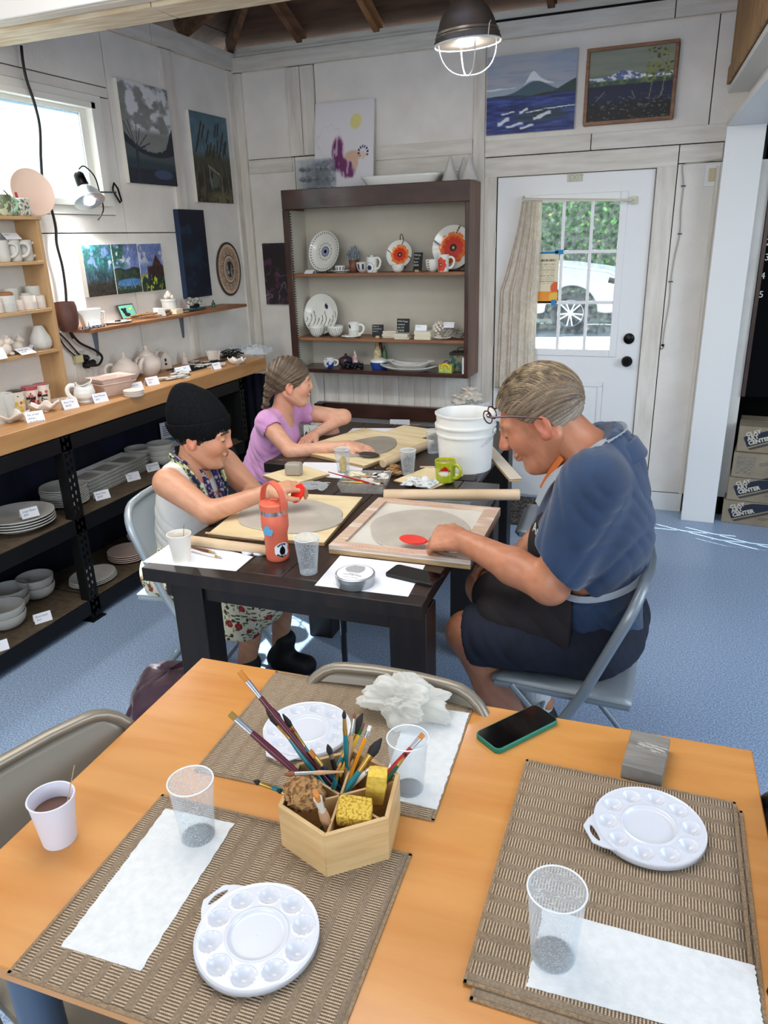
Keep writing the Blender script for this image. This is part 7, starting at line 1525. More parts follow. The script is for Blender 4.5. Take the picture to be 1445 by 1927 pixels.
# ---------- backpack
t_=thing('backpack','dark plum backpack lying on the floor by the teen chair','backpack',(-1.565,1.80,0),.5);M_plum=mat('plum_nylon',(62,22,44),(48,16,34),rough=.55,scale=30,bump=.5,bscale=9,sheen=.3)
q = MB()
def bpk(u, v):
    a=u*2*PI;t=v*PI;c_,s_=math.cos(a),math.sin(a);e=.55;sg=lambda x,p:math.copysign(abs(x)**p,x);r=abs(math.sin(t))**.5;w=1+.10*noise.noise(Vector((c_*2,s_*2,t*1.5)))+.03*noise.noise(Vector((c_*7,s_*7,t*5)))
    return(.14*sg(c_,e)*r*w,.12*sg(s_,e)*r*w,.14-.14*sg(math.cos(t),.7)*w)
q.grid(48, 30, bpk); q.build('body', M_plum, t_)
MB().tube([(.136*math.cos(a),.122*math.sin(a),.17+.02*math.cos(2*a))for a in np.linspace(0,2*PI,41)[:-1]],.004,6,closed=True).build('zip',M_black,t_)
MB().tube(bez([(-.10,-.05,.22),(-.14,-.09,.17),(-.17,-.09,.06),(-.12,-.11,.02)],5),.014,8,squash=.3).build('strap',M_plum,t_);MB().tube(bez([(.06,.06,.25),(.13,.08,.30),(.16,.05,.27),(.13,.02,.20)],5),.016,8,squash=.5).build('handle',mat('black_webbing',(20,18,20),rough=.8),t_)
# ---------- clay boxes
M_cbox=mat('brown_carton',(150,138,118),(132,120,100),rough=.8,scale=8);M_navyink=mat('dark_blue_print',(28,36,54),rough=.7)
p0=Vector((.315,4.66,0));zz=0.0;ca=math.radians(-5)
for k,(dx,dz,dy)in enumerate(((.0,.150,0),(.012,.148,.01),(.02,.150,.02),(.03,.155,.0))):
    t_=thing('clay_carton',('bottom','second','third','top')[k]+' brown carton of clay in the stack beside the white post','box',(p0.x+dx,p0.y-dy,zz),ca+.03*math.sin(k*3),'cartons of clay')
    MB().box(0,.42,0,.30,0,dz-.002).build('carton',M_cbox,t_,bevel=.004);MB().box(.0,.42,.145,.155,dz-.003,dz-.001).build('lid_seam',M_kraft,t_)
    if k != 2:
        MB().prism([(.03,.085),(.055,.03),(.30,.125),(.30,.145),(.16,.138),(.05,.10)],0,.0006,Matrix.Rotation(PI/2,4,'X')).build('emblem',M_navyink,t_)
        MB().prism([(.058,.022),(.075,.014),(.31,.105),(.30,.117)],0,.0006,Matrix.Rotation(PI/2,4,'X')).build('stripe',_M['print_ink'],t_)
        text('lettering','CLAY\nART\nCENTER',.032,mat('carton_letters',(196,188,172),rough=.8),t_,(.045,-.0012,.092),(PI/2,-.36,0),.0003,bold=.0016,line=.82)
        text('lettering','10 CONE 5/6\nSMOOTH',.010,_M['print_ink'],t_,(.20,-.0008,.05),(PI/2,0,0),.0001)
    else:
        MB().box(.02,.12,-.0006,0,.02,.13).build('info_panel',mat('dense_print',(104,98,88),(150,140,122),rough=.8,scale=160,stretch=(.3,1,2)),t_);text('lettering','PRODUCT OF\nCALIFORNIA',.012,_M['print_ink'],t_,(.14,-.0006,.085),(PI/2,-.3,0),.0001);MB().prism([(.16,.0),(.42,.0),(.42,.10)],0,.0006,Matrix.Rotation(PI/2,4,'X')).build('emblem',M_navyink,t_)
    zz += dz
cbd=thing('chalkboard','black chalkboard with small white numbers beyond the post','board',(.36,4.78,.75));MB().box(0,.6,0,.02,0,1.6).build('board',mat('black_slate',(7,8,10),rough=.9,spec=.1),cbd);MB().box(-.02,0,-.01,.02,0,1.6).build('frame',M_cab,cbd)
for n_,px,py in(('2',1440,462),('3',1438,490),('4',1430,525),('5',1427,560)):p=ony(px,py,4.77)-Vector(cbd.location);text('chalk_number',n_,.05,M_chalk,cbd,(p.x,-.002,p.z),(PI/2,0,0),.0003)
# ================================================================== PEOPLE : one smooth surface each, meshed from blended volumes
def _n(v):v=np.array(v,float);return v/np.linalg.norm(v)
class Vol:
    def __init__(s,lo,hi,h):s.lo=np.array(lo,float);s.h=h;s.n=np.ceil((np.array(hi)-s.lo)/h).astype(int)+1;s.F=np.full(s.n,.5,np.float32)
    def _sub(s, lo, hi):
        a=np.clip(np.floor((lo-s.lo)/s.h).astype(int),0,s.n);b=np.clip(np.ceil((hi-s.lo)/s.h).astype(int)+1,0,s.n)
        if (b <= a).any(): return None
        g=[s.lo[i]+s.h*np.arange(a[i],b[i],dtype=np.float32)for i in range(3)];return tuple(slice(a[i],b[i])for i in range(3)),np.stack(np.meshgrid(*g,indexing='ij'),-1)
    def comb(s, sl, d, k, op):
        F = s.F[sl]
        if op=='sub':q=np.maximum(k-np.abs(F+d),0)/k;s.F[sl]=np.maximum(F,-d)+q*q*k*.25
        else:q=np.maximum(k-np.abs(F-d),0)/k;s.F[sl]=np.minimum(F,d)-q*q*k*.25
    def cap(s, a, b, ra, rb, k=.02, op='add'):
        a=np.array(a,float);b=np.array(b,float);m=max(ra,rb)+k+.02;r=s._sub(np.minimum(a,b)-m,np.maximum(a,b)+m)
        if r is None: return
        sl,P_=r;ba=b-a;t_=np.clip(((P_-a)@ba)/(ba@ba+1e-9),0,1);d=np.linalg.norm(P_-a-t_[...,None]*ba,axis=-1)-(ra+(rb-ra)*t_);s.comb(sl,d,k,op)
    def ell(s, c, r, k=.02, op='add', R=None):
        c=np.array(c,float);r=np.array(r,float);m=r.max()+k+.02;q=s._sub(c-m,c+m)
        if q is None: return
        sl, P_ = q; L = P_ - c
        if R is not None: L = L @ R
        k0=np.linalg.norm(L/r,axis=-1);k1=np.linalg.norm(L/(r*r),axis=-1)+1e-9;s.comb(sl,k0*(k0-1)/k1,k,op)
    def fn(s,f):g=[s.lo[i]+s.h*np.arange(s.n[i],dtype=np.float32)for i in range(3)];s.F=f(np.stack(np.meshgrid(*g,indexing='ij'),-1),s.F)
    def mesh(s):
        F=s.F;neg=F<0;nx,ny,nz=F.shape;cnt=np.zeros((nx-1,ny-1,nz-1),np.int8)
        for dx in (0, 1):
            for dy in (0, 1):
                for dz in(0,1):cnt+=neg[dx:nx-1+dx,dy:ny-1+dy,dz:nz-1+dz]
        I=np.argwhere((cnt>0)&(cnt<8));idx=np.full(cnt.shape,-1,np.int64);idx[tuple(I.T)]=np.arange(len(I))
        acc=np.zeros((len(I),3));num=np.zeros(len(I));cr=[(x,y,z)for x in(0,1)for y in(0,1)for z in(0,1)]
        for a in cr:
            for ax in range(3):
                if a[ax]: continue
                b=list(a);b[ax]=1;fa=F[I[:,0]+a[0],I[:,1]+a[1],I[:,2]+a[2]];fb=F[I[:,0]+b[0],I[:,1]+b[1],I[:,2]+b[2]];m=(fa<0)!=(fb<0);t_=np.where(m,fa/(fa-fb+1e-12),0)
                p=np.tile(np.array(a,float),(len(I),1));p[:,ax]+=t_;acc+=p*m[:,None];num+=m
        V = s.lo + s.h * (I + acc / num[:, None]); Q = []
        for ax in range(3):
            o1,o2=[(1,2),(2,0),(0,1)][ax];A=neg;sl0=[slice(None)]*3;sl1=[slice(None)]*3;sl0[ax]=slice(0,-1);sl1[ax]=slice(1,None)
            ch=np.argwhere(A[tuple(sl0)]!=A[tuple(sl1)]);ch=ch[(ch[:,o1]>0)&(ch[:,o2]>0)&(ch[:,o1]<s.n[o1]-1)&(ch[:,o2]<s.n[o2]-1)]
            e1=np.zeros(3,int);e1[o1]=1;e2=np.zeros(3,int);e2[o2]=1;q=[idx[tuple((ch-d).T)]for d in(0*e1,e1,e1+e2,e2)];fl=A[tuple(ch.T)];q=np.stack(q,1);q[~fl]=q[~fl][:,::-1];Q.append(q)
        return V, np.concatenate(Q)
def smoothv(V, Q, it=2, lam=.5):
    E=np.concatenate([Q[:,[0,1]],Q[:,[1,2]],Q[:,[2,3]],Q[:,[3,0]]]);E=np.concatenate([E,E[:,::-1]])
    for _ in range(it):
        c=np.bincount(E[:,0],minlength=len(V));M_=np.stack([np.bincount(E[:,0],V[E[:,1],i],len(V))for i in range(3)],1)/np.maximum(c,1)[:,None];V=V+lam*(M_-V)
    return V
def solidm(name, parts, m, par, colf=None, loc=None, it=2):
    Vs, Qs, Cs, n = [], [], [], 0
    for p in parts:
        V,Q=p.mesh();V=smoothv(V,Q,it);Vs.append(V);Qs.append(Q+n);n+=len(V)
    V=np.concatenate(Vs);Q=np.concatenate(Qs);o=np.array(loc if loc is not None else(0,0,0));return bench_mesh(name,V-o,Q,m,par,colf(V)if colf else None,angle=180)
class Frame:  # local head or hand frame: x forward, y left, z up
    def __init__(s,o,f,u,sc):s.o=np.array(o,float);x=_n(f);y=_n(np.cross(_n(u),x));z=np.cross(x,y);s.R=np.stack([x,y,z],1);s.s=sc
    def w(s,p):return s.o+s.R@(np.array(p,float)*s.s)
    def l(s, P_): return ((P_ - s.o) @ s.R) / s.s
def head(fr, h=.0028, old=False):
    m=.19*fr.s;v=Vol(fr.o-m,fr.o+m,h);S=fr.s;W=fr.w
    E=lambda c,r,k=.02,op='add':v.ell(W(c),np.array(r)*S,k*S,op,fr.R)
    Cp=lambda a,b,ra,rb,k=.015,op='add':v.cap(W(a),W(b),ra*S,rb*S,k*S,op)
    E((-.014,0,.036),(.097,.075,.084));E((.020,0,-.028),(.066,.058,.072),.04);Cp((.045,0,-.085),(.070,0,-.092),.026,.019,.03)
    for y in (-1, 1):
        Cp((-.022,.056*y,-.040),(.050,.024*y,-.088),.017,.016,.03);E((.058,.034*y,-.020),(.026,.024,.026),.03);Cp((.084,.012*y,.030),(.070,.044*y,.030),.009,.009,.02)
    Cp((.088,0,.022),(.110,0,-.014)if old else(.1015,0,-.014),.0075 if old else.0062,.0125 if old else.0095,.016)
    for y in (-1, 1):
        E((.100 if old else.094,.0115*y if old else.009*y,-.020),(.012,.009,.008)if old else(.010,.007,.0065),.008);E((.094,.030*y,.011),(.014,.017,.011),.012,'sub');E((.077,.031*y,.009),(.0135,.0155,.0125),.003);Cp((.0905,.022*y,.0075),(.087,.041*y,.0075),.0016,.0016,.003)
        E((.108 if old else.100,.006*y,-.0275),(.005,.0035,.003),.003,'sub')
        E((-.012,.078*y,-.002),(.019,.0085,.031),.006);E((-.008,.087*y,.002),(.010,.006,.018),.004,'sub');E((-.006,.080*y,-.028),(.010,.006,.010),.006)
    Cp((.092,-.016,-.0475),(.092,.016,-.0475),.0055,.0055,.008);Cp((.090,-.013,-.0585),(.090,.013,-.0585),.0065,.0065,.008);Cp((.099,-.020,-.0530),(.099,.020,-.0530),.0016,.0016,.003,'sub')
    if old:
        E((.015,0,-.090),(.055,.045,.028),.03);Cp((.092,.018,-.022),(.078,.034,-.055),.002,.002,.010,'sub');Cp((.092,-.018,-.022),(.078,-.034,-.055),.003,.003,.012,'sub')
    return v
def facecol(fr,base,lip,brow,eye=(60,42,36),stub=None):
    base = np.array(base, float)
    def f(V):
        n=fbm(V[:,0]*60+V[:,2]*35,V[:,1]*60+V[:,2]*50,3,5)[:,None];c=np.tile(base,(len(V),1))+(n-.5)*26*np.array([1,.9,.9]);L=fr.l(V);x,y,z=L.T;hd=(np.abs(z)<.16)&(np.abs(x)<.16)&(np.abs(y)<.12)
        def B(m, col, a=1.0):
            nonlocal c;m=(m*hd*a)[:,None];c=c*(1-m)+np.array(col,float)*m
        B(np.exp(-((x-.108)**2+y*y+(z+.018)**2)/.00035),base*[1.0,.78,.76],.6);B(np.exp(-((x-.06)**2+(np.abs(y)-.045)**2+(z+.02)**2)/.0008),base*[1.0,.82,.80],.5);B((np.abs(y)>.070)&(np.abs(x+.01)<.03)&(np.abs(z)<.04),base*[1.0,.80,.78],.6)
        B((x>.080)&(np.abs(z+.0525)<.0085)&(np.abs(y)<.018),lip,.8);B((x>.085)&(np.abs(z+.053)<.0022)&(np.abs(y)<.02),base*.45)
        B((x>.055)&(np.abs(z-.034-.004*np.cos(y*60))<.0045)&(np.abs(np.abs(y)-.030)<.020),brow,.85);B((x>.06)&(np.abs(z-.0055)<.0024)&(np.abs(np.abs(y)-.031)<.013),eye,.9)
        return s2l(np.clip(c, 0, 255))
    return f
def hand(W,d,n,s,thumb,bend=(.5,.6,.4),spread=.10,h=.0026,forearm=None,r0=.031):
    d=_n(d);n=_n(np.array(n)-d*np.dot(n,d));sd=np.cross(d,n)*thumb;W=np.array(W,float);v=Vol(W-.17*s,W+.17*s,h)
    if forearm is not None:v.cap(W,forearm,r0*s*.92,r0*s*1.15,.01)
    offs=(.030,.010,-.011,-.030);ln=((.043,.025,.020),(.047,.028,.021),(.043,.026,.021),(.033,.020,.018))
    for o,l,rr in zip(offs,ln,(.0098,.0100,.0094,.0084)):
        K=W+d*(.083-abs(o)*.18)*s+sd*o*s;v.cap(W+sd*o*.55*s+d*.012*s,K,.0165*s,.0122*s,.016)
        a = 0.0; p = K; dd = _n(d + sd * o * spread * 22)
        for li,bi,k in zip(l,bend,(1.0,.93,.84)):a+=bi;q=p+(dd*math.cos(a)-n*math.sin(a))*li*s;v.cap(p,q,rr*k*s,rr*k*.94*s,.0035);p=q
    T=W+d*.022*s+sd*.030*s-n*.006*s;T1=T+(d*.028+sd*.020-n*.012)*s;T2=T1+(d*.028+sd*.004-n*.012)*s;T3=T2+(d*.022-n*.006)*s
    v.cap(T,T1,.0155*s,.0125*s,.014);v.cap(T1,T2,.0115*s,.0105*s,.006);v.cap(T2,T3,.0102*s,.0085*s,.005);return v
def wrinkle(amp, fx, fy, fz, seed=0):
    def f(P_, F):
        m=np.abs(F)<.05;q=P_[m];w=np.sin(q[:,0]*fx+q[:,2]*fz+2.5*np.sin(q[:,1]*fy+seed)+1.7*np.sin(q[:,2]*fz*.43+q[:,0]*fx*.3+seed));F[m]+=amp*(1-np.abs(w))**2*1.6-amp*.4;return F
    return f
def skinmat(n):return matcol(n,rough=.42,sss=.12,bump=.06,bscale=260)
def strip(name, pts, w, th, m, par, o, up=(0, 0, 1)):
    q = MB(); b = bez(pts, 6)
    for i in range(len(b)-1):q.bar(b[i]-o,b[i+1]-o+(b[i+1]-b[i])*.1,w,th,up)
    return q.build(name, m, par)

# ------------------------------------------------------------------ the man
mo=Vector((-.18,2.08,0));man=thing('person','man with grey-brown hair in a navy shirt and black apron, bent over a clay slab','person',mo)
fh=Frame((-.346,2.02,1.196),(-.87,-.08,-.50),(-.50,0,.87),1.14)
b = Vol((-.75, 1.72, -.01), (.08, 2.48, 1.28), .0065)
b.cap((-.20,2.04,1.08),fh.w((-.030,0,-.030)),.072,.066,.03);b.ell((-.185,2.06,.92),(.115,.185,.23),.05);b.cap((-.20,2.08,.60),(-.20,2.06,.85),.135,.14,.05)
SN,EN,WN=(-.185,1.885,1.055),(-.272,1.845,.785),(-.545,1.95,.840);SF,EF,WF=(-.20,2.24,1.05),(-.30,2.37,.80),(-.45,2.27,.665)
for S_, E_, W2 in ((SN, EN, WN), (SF, EF, WF)):
    b.cap(S_,E_,.062,.052,.03);b.cap(E_,tuple(np.array(E_)*.6+np.array(W2)*.4),.052,.052,.02);b.cap(tuple(np.array(E_)*.6+np.array(W2)*.4),W2,.051,.034,.02)
for hp,kn,an,y in(((-.15,2.0,.55),(-.525,1.935,.545),(-.335,1.99,.11),1),((-.13,2.19,.55),(-.55,2.25,.55),(-.345,2.28,.11),1)):
    b.cap(hp,kn,.088,.064,.03);mid=np.array(kn)*.62+np.array(an)*.38;b.cap(kn,mid,.060,.059,.03);b.cap(mid,an,.058,.040,.02);b.cap(an,(an[0]-.13,an[1],.05),.040,.032,.02)
hN=hand(WN,(-1,.10,-.05),(-.15,-.55,.83),1.10,1,(.95,1.25,.6),forearm=tuple(np.array(EN)*.3+np.array(WN)*.7));hF=hand(WF,(-1,-.2,-.1),(-.1,.1,1),1.08,-1,(.5,.6,.4),forearm=tuple(np.array(EF)*.3+np.array(WF)*.7))
solidm('body',[b,head(fh,old=True),hN,hF],skinmat('ruddy_skin'),man,facecol(fh,(184,122,90),(160,92,76),(132,100,74)),mo)
def shellhair(fr,hairline,grow,h,disp,shape=((-.016,0,.040),(.100,.079,.089)),extra=None):
    m=.17*fr.s;v=Vol(fr.o-m,fr.o+m,h);v.ell(fr.w(shape[0]),(np.array(shape[1])+grow)*fr.s,.01,'add',fr.R)
    if extra: extra(v)
    def cut(P_,F):L=fr.l(P_);F=np.where(np.abs(F)<.03,F+disp(L),F);return np.maximum(F,-(hairline(L))*fr.s)
    v.fn(cut); return v
def hl_man(L):x,y,z=L[...,0],L[...,1],L[...,2];hz=np.interp(x,[-.12,-.06,-.035,-.02,.004,.02,.045,.075,.12],[-.052,-.052,-.030,.012,.012,.020,.050,.078,.092]);return(z-hz)*.8
def dman(L):psi=np.arctan2(L[...,2]-.0,np.abs(L[...,1])+.001);return.0014*np.sin(psi*50+L[...,0]*90+3*np.sin(L[...,0]*40))+.0016*np.sin(psi*19+L[...,0]*110)
def haircol(fr, c1, c2, k=60, grey=None):
    def f(V):
        L=fr.l(V);psi=np.arctan2(L[:,2],np.abs(L[:,1])+.001);m=vnoise(psi*k+L[:,0]*40,L[:,0]*9+5,3)[:,None];c=np.array(c1,float)*m+np.array(c2,float)*(1-m)
        if grey is not None:g_=(ss(.03,-.02,L[:,2])*.8+.5*ss(.03,.09,L[:,0]))[:,None];c=c*(1-g_)+np.array(grey)*g_*(.7+.5*m)
        return s2l(np.clip(c, 0, 255))
    return f
M_hair=matcol('hair',rough=.5,bump=.5,bscale=90,bstretch=(1,1,4))
hr=shellhair(fh,hl_man,.007,.0030,dman);solidm('hair',[hr],M_hair,man,haircol(fh,(150,126,96),(66,54,44),60,(158,148,134)),mo,1)
q = MB(); R_ = random.Random(2)
for k in range(420):
    x0=R_.uniform(-.07,.075);y0=R_.uniform(-.06,.085);pts=[]
    for j in range(6):
        x=x0-j*.017;y=y0+(j*.007 if y0>0 else-j*.007);rx,ry,rz_=.109,.088,.098;e=1-((x+.016)/rx)**2-(y/ry)**2
        if e < .01: break
        pts.append(Vector(fh.w((x,y,.040+rz_*math.sqrt(e)+.001*math.sin(j+k))))-mo)
    if len(pts)>2:q.tube(pts,[.0007]*(len(pts)-1)+[.0002],3,cap=False)
o=q.build('hair_strands',mat('grey_hair_strand',(176,156,126),(90,76,62),rough=.4,scale=40),man);o['kind']='stuff'
# shirt
sh_ = Vol((-.46, 1.70, .42), (.12, 2.46, 1.24), .006)
sh_.ell((-.180,2.06,.93),(.138,.212,.255),.05);sh_.cap((-.20,2.08,.62),(-.195,2.06,.86),.162,.165,.06);sh_.cap((-.185,1.91,1.066),(-.185,2.21,1.066),.086,.086,.05);sh_.cap((-.205,2.04,1.05),(-.195,2.04,1.12),.090,.084,.03);sh_.ell((-.160,2.09,.53),(.135,.185,.10),.05)
for S_,E_,k_ in((SN,EN,.80),(SF,EF,.7)):e=np.array(S_)+(np.array(E_)-np.array(S_))*k_;sh_.cap(S_,tuple(e),.090,.082,.03)
sh_.fn(wrinkle(.0044,26,7,-20,1));sh_.fn(wrinkle(.0030,46,17,38,4))
def cutsh(P_, F):
    for S_,E_,k_ in((SN,EN,.80),(SF,EF,.66)):e=np.array(S_)+(np.array(E_)-np.array(S_))*k_;dd=_n(_n(np.array(E_)-np.array(S_))+np.array([-.65,0,.0]));t_=(P_-e)@dd;near=np.linalg.norm(P_-e,axis=-1)<.15;F=np.where(near,np.maximum(F,t_),F)
    ax=fh.w((-.03,0,-.03))-np.array((-.20,2.04,1.08));ax=ax/np.linalg.norm(ax);cc_=np.array((-.222,2.04,1.125));t_=(P_-cc_)@ax;return np.maximum(F,-np.maximum(-t_,np.linalg.norm(P_-cc_,axis=-1)-.118))
sh_.fn(cutsh)
def inner(v,S_,E_,r,a,c):S_=np.array(S_);E_=np.array(E_);v.cap(tuple(S_+(E_-S_)*a),tuple(S_+(E_-S_)*c),r,r,.006,'sub')
inner(sh_,SN,EN,.064,.66,1.05);inner(sh_,SF,EF,.064,.6,1.05)
M_navyshirt=mat('navy_cotton',(34,58,90),(27,48,77),rough=.85,scale=9,bump=.12,bscale=320,sheen=.25)
solidm('shirt', [sh_], M_navyshirt, man, None, mo)
col_ = Vol((-.36, 1.88, .98), (-.02, 2.22, 1.26), .004)
for a in np.linspace(-2.2,2.2,70):p=np.array((-.185,2.04,1.135))+np.array((math.cos(a)*.088,math.sin(a)*.092,-.055*(1-math.cos(a))*.5+.018*math.cos(a)));col_.cap(tuple(p),tuple(p+np.array((math.cos(a)*.028,math.sin(a)*.028,-.034))),.0055,.005,.012)
solidm('collar', [col_], M_navyshirt, man, None, mo)
# shorts, apron, straps, glasses, shoes
st=Vol((-.66,1.76,.36),(.10,2.44,.74),.006);st.ell((-.165,2.08,.54),(.150,.185,.115),.05)
st.cap((-.17,2.0,.545),(-.50,1.935,.545),.108,.095,.04);st.cap((-.13,2.19,.545),(-.52,2.25,.55),.118,.095,.04);st.fn(wrinkle(.0026,30,14,12,2));st.fn(wrinkle(.0016,70,20,40,5))
st.fn(lambda P_,F:np.maximum(F,-(P_[...,0]+.515+.0*P_[...,2]+.25*(P_[...,2]-.545))));st.cap((-.495,1.935,.545),(-.66,1.935,.545),.074,.078,.006,'sub');st.cap((-.48,2.25,.55),(-.68,2.25,.55),.078,.080,.006,'sub')
M_dnavy=mat('dark_navy_canvas',(24,30,46),(17,22,36),rough=.85,scale=14,bump=.1,bscale=300);solidm('shorts',[st],M_dnavy,man,None,mo)
ap=Vol((-.62,1.78,.50),(-.02,2.42,1.10),.0055);ap.ell((-.195,2.06,.88),(.138,.175,.23),.05);ap.cap((-.21,2.07,.65),(-.21,2.06,.82),.163,.163,.05);ap.cap((-.20,1.98,.60),(-.44,1.955,.61),.095,.070,.06);ap.cap((-.20,2.17,.60),(-.46,2.20,.61),.10,.075,.06);ap.cap((-.2,2.07,.60),(-.47,2.08,.61),.09,.08,.06);ap.fn(wrinkle(.0026,24,12,20,3))
ap.fn(lambda P_,F:np.maximum(np.maximum(F,P_[...,0]+.215+.20*(P_[...,2]-.7)*(P_[...,2]>.7)),.545-P_[...,2]-0*P_[...,0]))
M_apron=mat('black_apron',(24,18,20),(32,24,26),rough=.8,scale=10,bump=.08,bscale=200);solidm('apron',[ap],M_apron,man,None,mo)
M_strap=mat('grey_webbing',(150,156,164),rough=.7,bump=.1,scale=200)
V3 = lambda *a: Vector(a)
strip('neck_strap',[V3(-.335,1.955,.975),V3(-.295,1.940,1.06),V3(-.215,1.945,1.125),V3(-.165,1.965,1.165),V3(-.125,2.04,1.175),V3(-.165,2.115,1.165),V3(-.295,2.13,1.06),V3(-.330,2.12,.985)],.026,.003,M_strap,man,mo,(-.7,-.7,.3))
strip('waist_strap',[V3(-.262,1.908,.735),V3(-.20,1.893,.730),V3(-.13,1.903,.742),V3(-.07,1.938,.765),V3(-.035,1.985,.79)],.020,.003,M_strap,man,mo,(.3,-1,0))
MB().tube([V3(-.268+.010*math.cos(a),1.902,.735+.010*math.sin(a))-mo for a in np.linspace(0,2*PI,13)[:-1]],.002,6,closed=True).build('strap_ring',M_nickel,man)
strip('lanyard',[V3(-.275,1.952,1.115),V3(-.305,1.962,1.065),V3(-.330,1.985,1.01)],.018,.003,mat('orange_lanyard',(196,102,40),rough=.6),man,mo,(-.5,-.8,.2))
text('apron_lettering','Art',.05,M_chalk,man,V3(-.352,1.99,.88)-mo,(PI/2,0,-1.1),.0005,shear=.3)
gl_ = MB()
for y in(-1,1):gl_.tube([Vector(fh.w((.104+.004*math.cos(a),.031*y+.021*math.cos(a),.070+.016*math.sin(a))))-mo for a in np.linspace(0,2*PI,25)[:-1]],.0019,6,closed=True)
gl_.tube([Vector(fh.w((.110,-.010,.074)))-mo,Vector(fh.w((.110,.010,.074)))-mo],.0018,6)
for y in(-1,1):gl_.tube([Vector(fh.w(p))-mo for p in((.100,.052*y,.074),(.088,.075*y,.070),(.040,.086*y,.050),(-.002,.089*y,.026),(-.020,.088*y,.012))],[.002,.0026,.0026,.002,.002],6)
gl_.build('glasses',mat('dark_red_frames',(66,16,20),rough=.25,coat=.4),man)
for nm,an,dy in(('near',(-.335,1.99),0),('far',(-.345,2.28),0)):
    v=Vol((an[0]-.22,an[1]-.08,0),(an[0]+.10,an[1]+.08,.16),.005);v.cap((an[0]+.02,an[1],.045),(an[0]-.14,an[1],.042),.043,.042,.03);v.cap((an[0],an[1],.08),(an[0]-.02,an[1],.10),.044,.046,.02);v.fn(lambda P_,F:np.maximum(F,.002-P_[...,2]));solidm('shoe',[v],mat('black_shoe',(20,20,22),rough=.6),man,None,mo)
    v=Vol((an[0]-.10,an[1]-.08,.08),(an[0]+.10,an[1]+.08,.34),.005);v.cap((an[0]-.005,an[1],.10),(an[0]-.06,an[1]-.01,.27),.048,.060,.02);v.fn(lambda P_,F:np.maximum(np.where(np.abs(F)<.02,F+.0012*np.sin(np.arctan2(P_[...,1]-an[1],P_[...,0]-an[0])*26),F),P_[...,2]-(.30 if nm=='far' else.16)));solidm('sock',[v],mat('white_ribbed_sock',(206,206,208),rough=.9),man,None,mo)
# red ribs
M_redrib = mat('red_rubber_rib', (224, 40, 24), rough=.3)
def rib(label,c,rx,ry,m,rot):o=MB().lathe([(0,-.003),(.92,-.003),(1,0),(.92,.003),(0,.003)],32,None,rx,ry);[o.v.__setitem__(i,(v[0],v[1],v[2]))for i,v in enumerate(o.v)];return tag(o.build('pottery_rib',m,None,loc=c,rot=rot),label,'tool')
p=ony(778,1029,2.0);rib("red kidney-shaped rib under the man's fingers",(p.x,2.0,.802),.045,.026,M_redrib,(.15,.1,.2));p=ony(560,928,2.2);rib("red oval rib held upright by the teen's fingers",(p.x,2.2,p.z),.040,.026,M_redrib,(1.0,-1.0,.3));p=P(694,852,.787);rib("dark oval rib under the girl's fingertips",(p.x,p.y,.779),.048,.028,mat('dark_metal_rib',(60,54,50),rough=.3),(.10,.1,.3))

# ------------------------------------------------------------------ the teen in the beanie
to=Vector((-1.66,2.2,0));teen=thing('person','teen in a black beanie, white sleeveless top and flowered skirt','person',to)
ft=Frame((-1.600,2.195,1.028),(.93,.28,-.22),(.22,.05,.96),1.04)
b = Vol((-1.96, 1.90, 0), (-1.16, 2.58, 1.10), .006)
b.cap((-1.665,2.19,.86),ft.w((-.025,0,-.04)),.056,.050,.025);b.ell((-1.69,2.2,.76),(.095,.145,.17),.05);b.cap((-1.75,2.2,.52),(-1.71,2.2,.72),.115,.10,.05)
SN,EN,WN=(-1.66,2.045,.885),(-1.495,2.035,.795),(-1.315,2.165,.850);SF,EF,WF=(-1.63,2.355,.875),(-1.53,2.42,.72),(-1.50,2.30,.775)
for S_,E_,W2 in((SN,EN,WN),(SF,EF,WF)):b.cap(S_,E_,.056,.040,.03);b.cap(E_,W2,.040,.025,.02)
for y,ax_ in((2.11,-1.50),(2.32,-1.46)):b.cap((-1.74,y,.50),(-1.36,y-.01,.49),.085,.06,.03);b.cap((-1.37,y-.01,.48),(ax_+.03,y,.09),.050,.034,.02)
hN=hand(WN,(.72,.52,.12),(-.1,-.35,.92),.86,1,(.25,.75,.55),forearm=tuple(np.array(EN)*.3+np.array(WN)*.7),r0=.028);hF=hand(WF,(.55,-.75,-.25),(.1,.1,.98),.85,-1,(.4,.5,.4),forearm=tuple(np.array(EF)*.3+np.array(WF)*.7),r0=.028)
solidm('body',[b,head(ft),hN,hF],skinmat('warm_skin'),teen,facecol(ft,(208,152,120),(184,116,98),(52,38,34)),to)
hat=Vol(ft.o-.22,ft.o+.24,.0030);hat.ell(ft.w((-.022,0,.058)),(.112,.094,.092),.02,'add',ft.R);hat.ell(ft.w((-.050,0,.100)),(.070,.062,.060),.05,'add',ft.R);hat.ell(ft.w((-.085,0,.140)),(.018,.020,.014),.06,'add',ft.R)
cuff=Vol(ft.o-.22,ft.o+.24,.0030);cuff.ell(ft.w((-.022,0,.052)),(.119,.100,.104),.01,'add',ft.R)
def hatf(c0, c1, am):
    def f(P_, F):
        L=ft.l(P_);th=np.arctan2(L[...,1],L[...,0]+.022);F=np.where(np.abs(F)<.02,F+am*np.sin(th*64),F);zl=L[...,2]+.45*(-L[...,0]-.02)*-1*.35;F=np.maximum(F,(c0-(L[...,2]-.30*L[...,0])));return np.maximum(F,((L[...,2]-.30*L[...,0])-c1))
    return f
